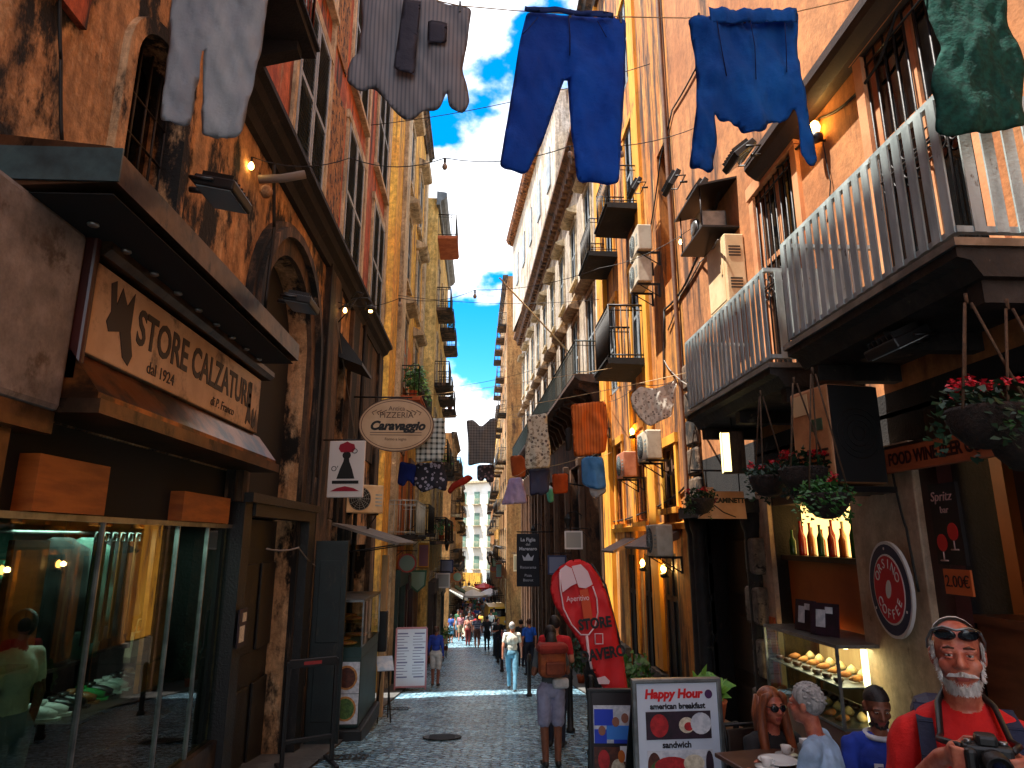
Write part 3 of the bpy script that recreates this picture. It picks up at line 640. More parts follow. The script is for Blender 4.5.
# ---------------------------------------------------------------- right building 2 : golden
YG = 11.42
br2 = bldg('golden_building', XR, YG, 0, 'golden yellow building with stained pilasters and air conditioners on the right')
LG = 8.1
HG = [(1.3,2.2,-3.2,1.35),(3.1,3.9,-3.2,1.3),(4.6,5.5,-3.2,1.25),(.9,1.8,2.2,3.4),(3.2,4.2,2.0,4.1),(5.6,6.5,2.0,4.1)] + [(a-.5,a+.5,z,z+2.5) for a in (3.4,6.2) for z in (5.6,9.4,13.2)] + [(.2,1.1,6.6,9.6)]
mb = MB(); facade(mb, s, LG, -3.8, 19.5, HG); mb.build('wall', GOLD, br2)
mb = MB(); mb.box(-.12,0, 6.95, 8.0, -.9, 19.4); mb.box(-.08,0,2.3,2.9,-.9,19.4); mb.box(-.06,0,4.3,4.5,-.9,5.2); mb.build('pilaster', GOLDB, br2)
mb = MB(); mb.box(-.14,0, .0, 1.28, -3.5,-.95); mb.box(-.14,0,2.22,3.08,-3.5,-.95); mb.box(-.14,0,3.92,4.58,-3.5,-.95); mb.box(-.14,0,5.52,8.1,-3.5,-.95); mb.build('grey_base', M('grey_render',(120,112,100),(92,84,76),(2,2,2),rough=.9,bump=.4), br2)
mb = MB()
for a,b2,c,d in HG[:3]: mb.box(.05,.09,a,b2,c,d)
for a,b2,c,d in HG[:3]:
    mb.box(.02,.05,a,a+.09,c,d); mb.box(.02,.05,b2-.09,b2,c,d); mb.box(.02,.05,(a+b2)/2-.05,(a+b2)/2+.05,c,d); mb.box(.02,.05,a+.09,b2-.09,d-.9,d-.8)
mb.build('door', BLACKST, br2)
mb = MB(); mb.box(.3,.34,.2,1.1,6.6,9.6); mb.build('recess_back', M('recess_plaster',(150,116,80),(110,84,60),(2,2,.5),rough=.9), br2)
shutter_window(br2, s, 1.35, 2.2, .9, 1.2, WOODB, GOLDB, style='frame')
for a in (3.7,6.05): shutter_window(br2, s, a, 2.0, 1.0 if a < 4 else .9, 2.1, WOODO, GOLDB, style='frame')
for a in (3.4,6.2):
    for z in (5.6,9.4,13.2): shutter_window(br2, s, a, z, 1., 2.5, SHUT, GOLDB, sill=False)
iron_balcony(br2, s, 2.6, 4.3, 5.55, .9, DARKPL, IRON, 1.25, .13, rad=.016)
iron_balcony(br2, s, 5.3, 7.0, 9.35, .8, DARKPL, IRON, 1., .13); iron_balcony(br2, s, 2.6, 4.2, 9.35, .8, DARKPL, IRON, 1., .13)
mb = MB(); mb.prism([(0,1.0,1.62),(-.55,1.0,1.42),(-.57,1.0,1.47),(0,1.0,1.78)],(0,2.2,0)); mb.build('door_awning', WOODB, br2)
mb = MB(); mb.prism([(0,4.3,1.5),(-.6,4.3,1.3),(-.62,4.3,1.35),(0,4.3,1.66)],(0,1.5,0)); mb.build('door_awning', WOODB, br2)
mb = MB(); mould(mb, s, 0, LG, 19.5, BIGC); mb.build('roof_cornice', BROWN, br2)
mb = MB(); mould(mb, s, 0, LG, 1.9, [(0,-.1),(.06,-.1),(.1,0),(0,.04)]); mb.build('string_course', GOLDB, br2)

# ---------------------------------------------------------------- right building 3 : white with the long balcony, slightly turned
br3 = bldg('white_long_balcony_building', 3.75, 19.6, R(1.75), 'white building with a long green railed balcony and a deep brown cornice')
L3b = 27.
cols = [1.6+3.0*i for i in range(9)]
HB = [(a-.6,a+.6,6.9,9.8) for a in cols] + [(a-.55,a+.55,11.4,13.8) for a in cols]
GF = [(a-1.05,a+1.05,-5.2,4.3) for a in [2.2+3.2*i for i in range(8)]]
mb = MB(); facade(mb, s, L3b, 5.6, 16., HB, rev=.3); mb.build('upper_wall', WHITEW, br3)
mb = MB(); facade(mb, s, L3b, -6.5, 5.6, GF, rev=.5, shell=False); mb.quad((0,0,-6.5),(8,0,-6.5),(8,0,5.6),(0,0,5.6)); mb.quad((0,L3b,-6.5),(8,L3b,-6.5),(8,L3b,5.6),(0,L3b,5.6)); mb.quad((8,0,-6.5),(8,L3b,-6.5),(8,L3b,5.6),(8,0,5.6)); mb.build('lower_wall', M('brown_lower_plaster',(128,84,54),(96,60,38),(1.5,1.5,.6),rough=.85,dirt=(34,24,20),dscale=(2.5,2.5,.6),dlo=.5,dhi=.62,bump=.4), br3)
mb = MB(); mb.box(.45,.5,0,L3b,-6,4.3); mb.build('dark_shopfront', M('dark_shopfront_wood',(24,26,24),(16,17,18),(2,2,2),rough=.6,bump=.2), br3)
for i in range(9):
    m = MB(); a = .62+3.2*i if i else .35
    m.bbox((-.05, a, -.6), (.22,.34,9.6), .02); m.bbox((-.07,a,4.3),(.3,.44,.3),.02); m.build('pilaster', WOODB, br3)
for a in cols:
    shutter_window(br3, s, a, 6.9, 1.2, 2.9, SHUT, M('tan_stone_trim',(186,150,112),(156,120,84),(4,4,4),rough=.85,bump=.3), hood=True, sill=False)
    shutter_window(br3, s, a, 11.4, 1.1, 2.4, SHUT, CREAM, hood=True)
# long balcony
mb = MB(); mb.prism([(0,.3,6.35),(-.7,.3,6.45),(-.85,.3,6.55),(-.85,.3,6.66),(0,.3,6.66)], (0,25.5,0))
for k in range(26): mb.prism([(0,.5+k,5.6),(-.14,.5+k,5.66),(-.3,.5+k,6.1),(-.68,.5+k,6.3),(-.68,.5+k,6.44),(0,.5+k,6.44)], (0,.2,0))
lb = mb.build('balcony', M('brown_balcony_stone',(92,60,42),(66,42,30),(3,3,3),rough=.85,dirt=(28,20,16),dscale=(3,3,2),dlo=.52,dhi=.64,bump=.4), br3)
mb = MB(); xr = -.8
for zz, rr in ((7.75,.025),(7.6,.012),(6.74,.016)):
    mb.tube([(0,.35,zz),(xr,.35,zz)], rr, 6); mb.tube([(xr,.35,zz),(xr,25.75,zz)], rr, 6)
for k in range(212): mb.tube([(xr,.35+.12*k,6.66),(xr,.35+.12*k,7.75)], .008, 4, False)
for k in range(7): mb.tube([(xr+.12*k,.35,6.66),(xr+.12*k,.35,7.75)], .012, 4, False)
mb.build('railing', TEALIRON, lb)
mb = MB(); mould(mb, s, -.1, L3b, 16.1, [(-.05,-.8),(.1,-.8),(.14,-.55),(.34,-.45),(.4,-.25),(.62,-.12),(.62,.06),(-.05,.14)])
for k in range(54): mb.box(-.36,-.05,.1+.5*k,.3+.5*k,15.45,15.7)
mb.build('roof_cornice', M('brown_cornice',(128,88,60),(100,66,44),(3,3,3),rough=.85,dirt=(44,30,22),dscale=(3,3,3),dlo=.52,dhi=.62,bump=.4), br3)
mb = MB(); mould(mb, s, 0, L3b, 10.6, [(0,-.2),(.1,-.18),(.18,-.02),(.18,.05),(0,.08)]); mb.build('string_course', CREAM, br3)
# attic storey, turned a little further, with a dentil eave
at = MB(); A = 8.2; rotm = Matrix.Rotation(R(2.3), 3, 'Z'); 
def rp(x, y, z): v = rotm @ Vector((x, y, 0)); return (v.x - .12, v.y + A, z)
at.add([rp(0,0,16),rp(0,17,16),rp(5,17,16),rp(5,0,16),rp(0,0,23.),rp(0,17,23.),rp(5,17,23.),rp(5,0,23.)], [(0,1,5,4),(1,2,6,5),(2,3,7,6),(3,0,4,7),(4,5,6,7)])
atp = at.build('attic_storey', WHITEW, br3)
e = MB(); e.prism([rp(.1,-.2,22.6),rp(-.12,-.2,22.65),rp(-.42,-.2,22.9),rp(-.5,-.2,23.1),rp(.1,-.2,23.2)], Vector(rp(0,17.4,0))-Vector(rp(0,0,0)))
for k in range(39):
    c = Vector(rp(-.25, .1+.44*k, 22.72)); e.cbox(c, (.34,.16,.2), rotm)
e.build('eave', M('terracotta_eave',(170,112,70),(136,84,50),(5,5,5),rough=.9,dirt=(60,38,26),dscale=(5,5,5),dlo=.52,dhi=.6,bump=.4), atp)
w = MB()
for k in range(5): c = Vector(rp(-.02, 1.8+3.1*k, 19.6)); w.cbox(c, (.08,1.0,2.1), rotm)
w.build('shutter', SHUT, atp)

far_building('tall_box_building', 1.9, 48., 14, 21.6, 1, TAN, 'tall tan building with a flat roof rising behind the white one', (-3.4,0.2,3.8,7.4,11,14.6,18), 4, seed=8, rz=R(0.5))
far_building('far_yellow_building', 1.75, 62.5, 20, 14.2, 1, YELLOWL, 'yellow building with balconies far down on the right', (-4.2,-.6,2.8,6.2,9.8), 6, seed=9)
far_building('far_orange_building', 1.75, 83., 32, 11., 1, M('far_orange_plaster',(214,150,84),(190,124,64),(.6,.6,.3),rough=.9,bump=.2), 'orange building last on the right side of the street', (-4.6,-1.2,2.4,6), 9, seed=10)
# end of the street
be = bldg('end_building', -7.0, 127., R(-35), 'bright white facade closing the far end of the street')
m = MB(); m.box(0, 15, 0, 8, -9, 11.8); m.build('wall', M('bright_white_paint',(236,232,222),(222,214,198),(.5,.5,.3),rough=.9,bump=.1), be)
for i in range(5):
    for z in (-3.4,.4,4.2,8.):
        m = MB(); m.box(1.2+3*i,2.4+3*i,-.06,.01,z,z+2.2); wv = m.build('window', M('greenish_shutter',(110,140,124),(90,118,104),rough=.7,bump=0), be)
        m = MB(); m.box(.9+3*i,2.7+3*i,-.6,.0,z-.16,z-.04)
        for k in range(10): m.tube([(.92+3*i+.195*k,-.58,z-.05),(.92+3*i+.195*k,-.58,z+.9)], .02, 4)
        m.tube([(.9+3*i,-.58,z+.9),(2.7+3*i,-.58,z+.9)], .03, 4); m.build('balcony', CREAM, be)
m = MB(); m.box(-.4,15.4,-.6,8,11.8,12.2); m.build('roof_cornice', CREAM, be)
m = MB(); m.box(4.,9.,-.5,0,-6.4,-4.1); m.build('yellow_shopfront', YELLOWL, be)
# block on the other side of the crossing lane (closes the side lane on the left behind the low roof)
# ================================================================ laundry
def in_poly(p, P):
    x, z = p; c = False; n = len(P)
    for i in range(n):
        (x1,z1),(x2,z2) = P[i], P[(i+1) % n]
        if (z1 > z) != (z2 > z) and x < (x2-x1)*(z-z1)/(z2-z1)+x1: c = not c
    return c
def near_poly(p, P):
    best = (1e9, p); q = Vector(p)
    for i in range(len(P)):
        a, b = Vector(P[i]), Vector(P[(i+1) % len(P)]); d = b-a; L = d.length_squared
        t = 0 if L == 0 else max(0, min(1, (q-a).dot(d)/L)); r = a+d*t; e = (q-r).length
        if e < best[0]: best = (e, (r.x, r.y))
    return best
def cloth_data(P, res=.02, thick=.035, wav=.03, seed=0, freq=7., sway=.0):
    """closed, wrinkled garment with the outline P (x, z)"""
    xs = [p[0] for p in P]; zs = [p[1] for p in P]; x0, x1, z0, z1 = min(xs), max(xs), min(zs), max(zs)
    nx = int((x1-x0)/res)+2; nz = int((z1-z0)/res)+2; keep = set()
    for i in range(nx):
        for j in range(nz):
            if in_poly((x0+(i+.5)*res, z0+(j+.5)*res), P): keep.add((i, j))
    pts = {}
    for (i, j) in keep:
        for a, b in ((0,0),(1,0),(1,1),(0,1)): pts.setdefault((i+a, j+b), 0)
    edge = set()
    for (i, j) in pts:
        if not all((i-a, j-b) in keep for a in (0,1) for b in (0,1)): edge.add((i, j))
    pos = {}
    zt = z1
    for k in pts:
        p = (x0+k[0]*res, z0+k[1]*res); d, r = near_poly(p, P)
        if k in edge: pos[k] = (r[0], r[1], 0.)
        else: pos[k] = (p[0], p[1], d)
    mb = MB(); idx = {}
    def y_off(x, z):
        v = Vector((x*freq, seed*3.1, z*freq*.45)); return wav*(noise.noise(v)*1.3 + .45*noise.noise(v*2.3) + .6*math.sin(x*freq*2.6+seed+1.3*math.sin(z*3+seed))*min(1,(zt-z)*3)*.6) + sway*(zt-z)**2 + wav*1.5*abs(noise.noise(Vector((x*freq*1.5+4*z, seed+7., z*2.2)))) - wav*.8*abs(noise.noise(Vector((x*freq*2.4-5*z, seed+3., z*3.1))))
    for side in (0, 1):
        for k in pts:
            if side and k in edge: idx[(k,1)] = idx[(k,0)]; continue
            x, z, d = pos[k]; t = thick*(1-math.exp(-d/.05))
            f = .4*noise.noise(Vector((x*11+9*side, seed, z*8)))*.02
            idx[(k, side)] = len(mb.v); mb.v.append((x, y_off(x, z) + (t if side else -t) + f*min(1,d*20), z))
    for (i, j) in keep:
        q = [(i,j),(i+1,j),(i+1,j+1),(i,j+1)]
        mb.f.append(tuple(idx[(k,0)] for k in q)); mb.sm.append(True); mb.mi.append(0)
        mb.f.append(tuple(idx[(k,1)] for k in reversed(q))); mb.sm.append(True); mb.mi.append(0)
    return mb
def garment(name, label, cat, px, Y, m, sway=0., group=None, **k):
    """px: outline measured in the photo, at distance Y down the street"""
    W = [atY(x, y, Y) for x, y in px]
    cx = sum(v.x for v in W)/len(W); ct = max(v.z for v in W)
    P0 = [(v.x-cx, v.z-ct) for v in W]; P = []; n = len(P0); cut = .035 if Y < 5 else .06
    for i in range(n):
        a, b, c = Vector(P0[i-1]), Vector(P0[i]), Vector(P0[(i+1) % n]); la, lc = (a-b).length, (c-b).length
        p, q = b+(a-b)*min(.4, cut/max(la,1e-6)), b+(c-b)*min(.4, cut/max(lc,1e-6))
        for t in (0,.33,.67,1.): w = p*(1-t)**2+b*2*t*(1-t)+q*t*t; P.append((w.x, w.y))
    o = cloth_data(P, sway=sway, **k).build(name, m, None, (cx, Y, ct)); tag(o, label, cat, group); return o
def cloth_m(name, c1, c2, sc=(2,2,2), **k):
    new = name not in MATS; m = cloth_base(name, c1, c2, sc, **k)
    if new:
        nt = m.node_tree; N = nt.nodes; Lk = nt.links; b = N['Principled BSDF']; t = N.new('ShaderNodeBsdfTranslucent'); mx = N.new('ShaderNodeMixShader'); mx.inputs[0].default_value = .4
        src = b.inputs['Base Color'].links[0].from_socket; Lk.new(src, t.inputs['Color']); Lk.new(b.outputs[0], mx.inputs[1]); Lk.new(t.outputs[0], mx.inputs[2]); Lk.new(mx.outputs[0], N['Material Output'].inputs['Surface'])
    return m
def cloth_base(name, c1, c2, sc=(2,2,2), **k): return M(name, c1, c2, sc, .35, .65, .9, bump=.5, bscale=22, coords='obj', **k)
YL = 3.3
BLUEC = cloth_m('royal_blue_cotton', (0,88,200), (0,66,168)); BLUEC2 = cloth_m('bright_blue_cotton', (4,108,200), (2,82,170))
PALED = cloth_m('pale_denim', (176,184,190), (150,158,168), (3,3,.8)); GREYC = pattern('grey_pinstripe', 'stripe', (112,112,118), (88,90,100), 42)
GREENC = cloth_m('dark_green_knit', (22,92,80), (14,66,58), (26,26,26))
g1 = garment('jeans', 'pale washed jeans hanging over the shoe shop canopy', 'trousers', [(172,-60),(272,-60),(270,0),(243,138),(232,139),(200,134),(206,40),(202,62),(188,126),(160,122),(172,0)], YL, PALED, seed=1, thick=.03)
g2 = garment('work_shirt', 'grey pinstriped work shirt pegged upside down with patch pocket', 'shirt', [(358,-22),(472,8),(468,38),(462,68),(467,84),(470,104),(463,115),(449,110),(447,94),(440,112),(424,111),(408,121),(392,108),(372,86),(360,92),(346,82),(348,66),(358,52),(362,20)], YL, GREYC, seed=2, thick=.022, wav=.018)
mb = cloth_data([(-.055,.0),(.055,0),(.055,-.15),(-.055,-.15)], thick=.002, wav=.006); o = mb.build('patch_pocket', cloth_m('dark_grey_pocket',(78,80,96),(62,64,80)), g2, (.13,-.055,-.33))
mb = cloth_data([(-.05,.0),(.05,0),(.03,-.5),(-.09,-.46)], thick=.002, wav=.006); mb.build('placket', cloth_m('dark_grey_pocket',(78,80,96),(62,64,80)), g2, (-.02,-.06,-.2))
g3 = garment('blue_trousers', 'royal blue trousers hung by the waist in the middle of the line', 'trousers', [(527,12),(575,16),(626,18),(625,70),(619,184),(577,183),(570,120),(567,72),(557,100),(543,140),(527,174),(499,169),(512,90),(520,40)], YL, BLUEC, seed=3, thick=.03, wav=.022)
mb = cloth_data([(-.26,0),(.26,-.03),(.26,-.075),(-.265,-.04)], thick=.004, wav=.01, seed=4); mb.build('waistband', cloth_m('dark_blue_band',(20,58,128),(12,46,108)), g3, (.055,-.052,-.0))
g4 = garment('blue_shirt', 'bright blue long sleeved shirt pegged upside down near the orange wall', 'shirt', [(687,19),(740,15),(797,13),(798,40),(800,78),(808,112),(820,160),(812,166),(801,157),(798,124),(794,106),(790,118),(768,122),(764,134),(742,134),(740,123),(722,120),(713,114),(717,140),(714,172),(690,168),(694,120),(698,80),(694,40)], YL, BLUEC2, seed=5, thick=.025, wav=.028, freq=9)
mb = cloth_data([(-.27,0),(.27,.03),(.27,-.07),(-.26,-.1)], thick=.012, wav=.02, seed=7, freq=12); mb.build('folded_hem', BLUEC2, g4, (.02,-.05,-.04))
g5 = garment('green_top', 'dark green knitted top hanging in front of the nearer balcony', 'top', [(924,-12),(1004,-8),(1006,20),(1012,34),(1021,46),(1024,60),(1026,126),(990,132),(945,136),(936,130),(936,104),(930,84),(936,62),(942,48),(930,20)], YL, GREENC, seed=6, thick=.025, freq=6, wav=.02)
SEAM = cloth_m('dark_blue_seam', (6,44,112), (4,34,92))
mb = MB(); mb.tube([(.05,-.047,-.06),(.055,-.055,-.2),(.05,-.06,-.34)], .004, 4); mb.tube([(-.13,-.05,-.08),(-.19,-.055,-.17),(-.22,-.05,-.2)], .003, 4); mb.tube([(.22,-.05,-.09),(.27,-.05,-.2)], .003, 4); mb.build('seam', SEAM, g3)
mb = MB(); mb.tube([(.0,-.055,-.12),(.01,-.06,-.3),(.0,-.055,-.52)], .003, 4); mb.tube([(-.2,-.05,-.12),(-.19,-.055,-.3),(-.17,-.05,-.5)], .003, 4); mb.tube([(.21,-.05,-.12),(.2,-.055,-.3),(.19,-.05,-.46)], .003, 4); mb.build('seam', SEAM, g4)
PEG = M('wooden_clothes_peg', (120,76,44), rough=.8, bump=0)
LZ = [(XL, atY(150,-70,YL).z+.1), (-1.62, atY(172,-60,YL).z), (-.9, atY(360,-22,YL).z), (-.16, atY(470,6,YL).z), (.17, atY(527,11,YL).z), (.81, atY(626,17,YL).z), (1.2, atY(687,18,YL).z), (1.88, atY(797,12,YL).z), (2.6, atY(924,-12,YL).z), (3.2, atY(1004,-8,YL).z), (3.7, atY(1004,-8,YL).z+.1)]
mb = MB(); mb.tube([(x, YL, z) for x, z in LZ], .0035, 5); tag(mb.build('washing_line', PALEWOOD), 'thin washing line across the alley holding the big garments', 'washing line')
def line_z(x):
    for (a, za), (b, zb) in zip(LZ, LZ[1:]):
        if a <= x <= b: return za+(zb-za)*(x-a)/(b-a)
    return LZ[-1][1]
peg = None
for px_, what in ((460,'grey work shirt'),(372,'grey work shirt'),(531,'royal blue trousers'),(570,'royal blue trousers'),(620,'royal blue trousers'),(698,'bright blue shirt'),(744,'bright blue shirt'),(790,'bright blue shirt'),(940,'green top')):
    x = atY(px_, 10, YL).x; z = line_z(x)
    if peg is None:
        mb = MB(); mb.cbox((0,-.008,-.015),(.012,.008,.075)); mb.cbox((0,.008,-.015),(.012,.008,.075)); mb.cbox((0,0,.0),(.014,.02,.01)); peg = mb.build('clothes_peg', WOODD); o = peg
    else: o = peg.copy(); COL.objects.link(o)
    o.location = (x, YL, z); tag(o, 'dark wooden peg holding the hem of the '+what, 'clothes peg', 'pegs on the '+what)
# second run of laundry further down
def g(name, label, cat, px, Y, m, **k): return garment(name, label, cat, px, Y, m, **{**dict(thick=.014), **k})
ORC = pattern('orange_ribbed_towel', 'stripe', (206,104,28), (176,80,18), 16)
a1 = g('towel', 'burnt orange towel hanging in front of the white building', 'towel', [(571,404),(606,401),(608,428),(606,452),(590,455),(574,457)], 14., ORC, res=.05, seed=2, wav=.05)
a2 = g('lace_shawl', 'grey lace shawl hanging above the air conditioner', 'shawl', [(630,396),(640,386),(655,389),(677,380),(674,402),(672,416),(660,421),(650,427),(640,419),(632,408)], 10.6, pattern('grey_lace','print',(206,196,180),(120,110,98),16,c3=(176,164,148)), res=.02, seed=3, thick=.004, wav=.02, freq=5)
a3 = g('printed_apron', 'white crochet apron with dark motifs hanging mid street', 'apron', [(526,416),(547,413),(548,432),(551,450),(550,468),(525,469),(525,446),(528,434)], 15., pattern('motif_print','print',(196,190,170),(90,80,74),9,c3=(150,140,120)), res=.05, seed=4)
a4 = g('navy_shorts', 'dark navy shorts hanging below the crochet apron', 'shorts', [(529,469),(550,468),(549,492),(541,496),(538,494),(530,496)], 15.2, NAVY, res=.05, seed=5)
a5 = g('grey_dress', 'sheer grey dress hanging against the sky', 'dress', [(466,420),(474,420),(481,427),(490,419),(497,418),(496,440),(494,464),(481,463),(468,466),(468,440)], 17., pattern('grey_mesh_cloth','check',(112,112,112),(70,70,74),14), res=.05, seed=6)
a6 = g('patterned_shorts', 'dark patterned shorts hanging below the sheer grey dress', 'shorts', [(477,465),(494,464),(494,482),(487,483),(485,477),(483,482),(477,480)], 17.2, pattern('dark_dots','dots',(40,38,48),(120,100,110),12), res=.05, seed=7)
a7 = g('lilac_skirt', 'pale lilac pleated skirt hanging mid street', 'skirt', [(509,478),(522,477),(525,490),(528,503),(501,505),(506,490)], 16., cloth_m('lilac_cotton',(206,192,222),(180,164,204)), res=.04, seed=8, freq=14)
a8 = g('light_blue_shirt', 'light blue shirt over a white vest hanging near the red flag', 'shirt', [(581,459),(588,456),(603,457),(605,470),(607,488),(598,490),(588,487),(582,484)], 13.4, cloth_m('light_blue_cotton',(110,172,222),(84,146,200)), res=.04, seed=9)
a8b = g('white_vest', 'white vest showing under the light blue shirt', 'vest', [(589,484),(606,486),(607,492),(595,499),(590,494)], 13.5, cloth_m('white_cotton',(226,228,228),(204,206,208)), res=.04, seed=10)
a9 = g('orange_cloth', 'small orange cloth hanging behind the navy shorts', 'cloth', [(552,474),(568,473),(568,493),(553,494)], 16., cloth_m('orange_cotton',(206,96,34),(176,76,24)), res=.05, seed=11)
a10 = g('turquoise_cloth', 'tiny turquoise cloth hanging beside the dark pilasters', 'cloth', [(546,490),(553,488),(554,502),(548,503)], 17., cloth_m('turquoise_cotton',(120,206,180),(90,176,150)), res=.05, seed=12)
a11 = g('orange_cardigan', 'rust orange cardigan hanging above the lilac skirt', 'cardigan', [(510,456),(522,455),(527,462),(525,477),(512,477)], 17.5, cloth_m('rust_wool',(196,104,46),(160,78,34)), res=.05, seed=13)
b1 = g('checked_shirt', 'black and white checked shirt hanging beside the oval sign', 'shirt', [(419,419),(444,418),(446,440),(443,462),(430,461),(416,463),(415,440)], 13.6, pattern('gingham','check',(190,200,196),(40,52,52),9), res=.03, seed=14)
b2 = g('polka_skirt', 'dark dotted skirt hanging below the checked shirt', 'skirt', [(416,463),(443,462),(448,480),(446,492),(436,488),(422,493),(414,484)], 13.8, pattern('polka','dots',(22,24,40),(150,150,170),11), res=.04, seed=15)
b3 = g('blue_shorts', 'blue shorts hanging below the oval sign', 'shorts', [(400,461),(417,465),(415,488),(408,479),(404,487),(397,484)], 13.8, cloth_m('cobalt_cotton',(22,50,140),(14,34,104)), res=.04, seed=16)
b4 = g('red_scarf', 'red scarf blowing from the line beside the dotted skirt', 'scarf', [(447,491),(452,483),(462,478),(468,474),(474,478),(466,484),(456,488),(450,495)], 16., cloth_m('red_cotton',(190,60,34),(160,44,26)), res=.04, seed=17)
b5 = g('black_towel', 'black towel hanging just left of the burnt orange towel', 'towel', [(565,428),(572,426),(572,450),(566,452)], 14.3, MATBLK, res=.05, seed=18)
def sag(name, label, pts, r=.006, m=CABLE, drop=.15, cat='cable', n=14):
    P = []
    for (a, b) in zip(pts, pts[1:]):
        a, b = Vector(a), Vector(b)
        for i in range(n+1): u = i/n; q = a.lerp(b, u); q.z -= drop*4*u*(1-u); P.append(q)
    mb = MB(); mb.tube(P, r, 5); return tag(mb.build(name, m), label, cat)
for i, (l_, pts) in enumerate([
    ('washing line holding the orange towel and apron', [atX(513,417,2.2), atY(526,415,15), atY(571,403,14.2), atX(606,400,3.68)]),
    ('washing line holding the light blue shirt', [atY(508,477,16), atY(528,468,15.2), atY(583,457,13.4), atX(612,452,3.6)]),
    ('washing line holding the sheer grey dress', [(XL, 17, atY(420,424,17).z), atY(466,419,17), atY(497,417,17), atX(520,412,2.9)]),
    ('washing line holding the checked shirt', [atX(392,462,XL+.1), atY(399,460,13.8), atY(418,418,13.7), atY(446,417,13.6), atX(690,372,3.5)]),
    ('washing line holding the grey lace shawl', [atX(608,402,3.6), atY(640,384,10.6), atY(678,379,10.6), atX(692,374,3.7)]),
    ('long line strung from the oval sign to the small black balcony', [atX(398,398,XL), atX(612,368,2.9)])]):
    sag('washing_line', l_, pts, .006, PALEWOOD if i % 2 else CABLE, .06, 'washing line')

# ================================================================ string lights
BULB = M('lit_bulb_glass', (255,214,150), rough=.3, bump=0, emit=(255,196,110), estr=7.)
BULBOFF = plain('unlit_bulb_glass', (150,130,110), .15)
def string_lights(label, pts, bulbs, Y):
    root = empty('string_lights', pts[0], 0, label, 'string lights'); P = []
    o0 = Vector(pts[0])
    for a, b in zip(pts, pts[1:]):
        for i in range(9): q = Vector(a).lerp(Vector(b), i/8); q.z -= .12*4*(i/8)*(1-i/8); P.append(q-o0)
    m = MB(); m.tube(P, .006, 5); m.build('cord', CABLE, root)
    for u, lit in bulbs:
        p = P[min(len(P)-1, int(u*(len(P)-1)))]
        m = MB(); m.lathe([(.012,0),(.016,-.01),(.016,-.06),(.012,-.07)], p, 8); so_ = m.build('bulb_socket', BLACK, root)
        m = MB(); m.lathe([(.012,-.068),(.03,-.1),(.034,-.125),(.024,-.15),(.006,-.162)], p, 10); m.build('bulb', BULB if lit else BULBOFF, so_)
YS1 = 7.2
string_lights('upper string of bulbs from the arch lamp across to the orange wall', [atY(252,157,6.9), atY(350,158,YS1), atY(445,158,YS1), atY(570,146,YS1), atY(700,126,YS1+.4)], [(.01,True),(.5,False),(.75,False),(.88,False)], YS1)
string_lights('lower string of bulbs strung above the oval sign', [atX(338,302,-2.6), atY(400,298,11), atY(475,290,11), atY(600,268,11), atX(692,228,3.65)], [(.03,True),(.25,False),(.5,False),(.98,True)], 11)
for l_, pts in [('thin overhead cable across the alley at the level of the long balcony', [(XL,20,9.2),(3.6,19,8.8)]), ('thin overhead cable far down the street', [(-2.2,29,8.2),(3.3,27,9.0)]), ('overhead cable crossing behind the blue trousers', [(XL,14,11.2),(3.7,12.6,12.)])]:
    sag('overhead_cable', l_, pts, .009, CABLE, .2)
# clamp poles with hooks sticking from the right facade
mb = MB(); p0 = atX(590,446,3.3); 
a_, b_ = Vector((3.45,24.5,8.6)), Vector((.6,22.5,10.9)); mb.tube([a_, a_.lerp(b_,.5), b_], .03, 6); tag(mb.build('washing_pole', PALEWOOD), 'pale wooden pole sticking out from the long balcony over the street', 'pole')

# ================================================================ signs
SIGNC = M('cream_sign_panel', (212,180,148), (182,146,114), (1.4,1.4,1.4), rough=.35, dirt=(70,50,38), dscale=(2.4,2.4,2.4), dlo=.5, dhi=.68, bump=0)
yc_, L_ = 5.63, 3.2
ss = empty('shop_sign', (XL+.22, yc_, 3.03), 0, 'long cream shop sign with dark lettering above the shoe shop window', 'sign')
mb = MB(); mb.bbox((0,0,0), (.06,3.28,.6), .01); mb.build('panel', SIGNC, ss)
DK = plain('dark_navy_lettering', (26,22,34), .5)
text('STORE', .36, (.033,-.62,.04), FACE_L, DK, ss, sx=.78, weight=.008)
text('CALZATURE', .36, (.033,.62,.04), FACE_L, DK, ss, sx=.74, weight=.008)
text('dal 1924', .13, (.033,-.62,-.2), FACE_L, DK, ss)
text('di P. Franco', .12, (.033,.62,-.2), FACE_L, DK, ss, shear=.2)
def flat(name, pts, axis, m, parent, t=.004):
    mb = MB()
    if axis == 'L': mb.prism([(0,a,b) for a,b in pts], (t,0,0))
    elif axis == 'R': mb.prism([(0,-a,b) for a,b in pts], (-t,0,0))
    else: mb.prism([(a,0,b) for a,b in pts], (0,-t,0))
    return mb.build(name, m, parent)
o = flat('boot_emblem', [(-1.42,.22),(-1.36,.26),(-1.33,.1),(-1.28,.24),(-1.2,.14),(-1.12,.26),(-1.12,-.02),(-1.06,-.18),(-1.1,-.26),(-1.18,-.22),(-1.25,-.06),(-1.38,-.1),(-1.42,-.04),(-1.38,.04)], 'L', DK, ss); o.location = (.031,0,0)
o = flat('shoe_emblem', [(1.28,.2),(1.36,.2),(1.36,-.08),(1.4,-.18),(1.38,-.24),(1.3,-.2),(1.26,-.26),(1.24,-.24),(1.28,-.1)], 'L', DK, ss); o.location = (.031,.0,0)
o = flat('heel_emblem', [(1.42,-.08),(1.46,-.05),(1.5,-.2),(1.54,-.05),(1.55,-.22),(1.48,-.27),(1.42,-.24)], 'L', DK, ss); o.location = (.031,.0,0)
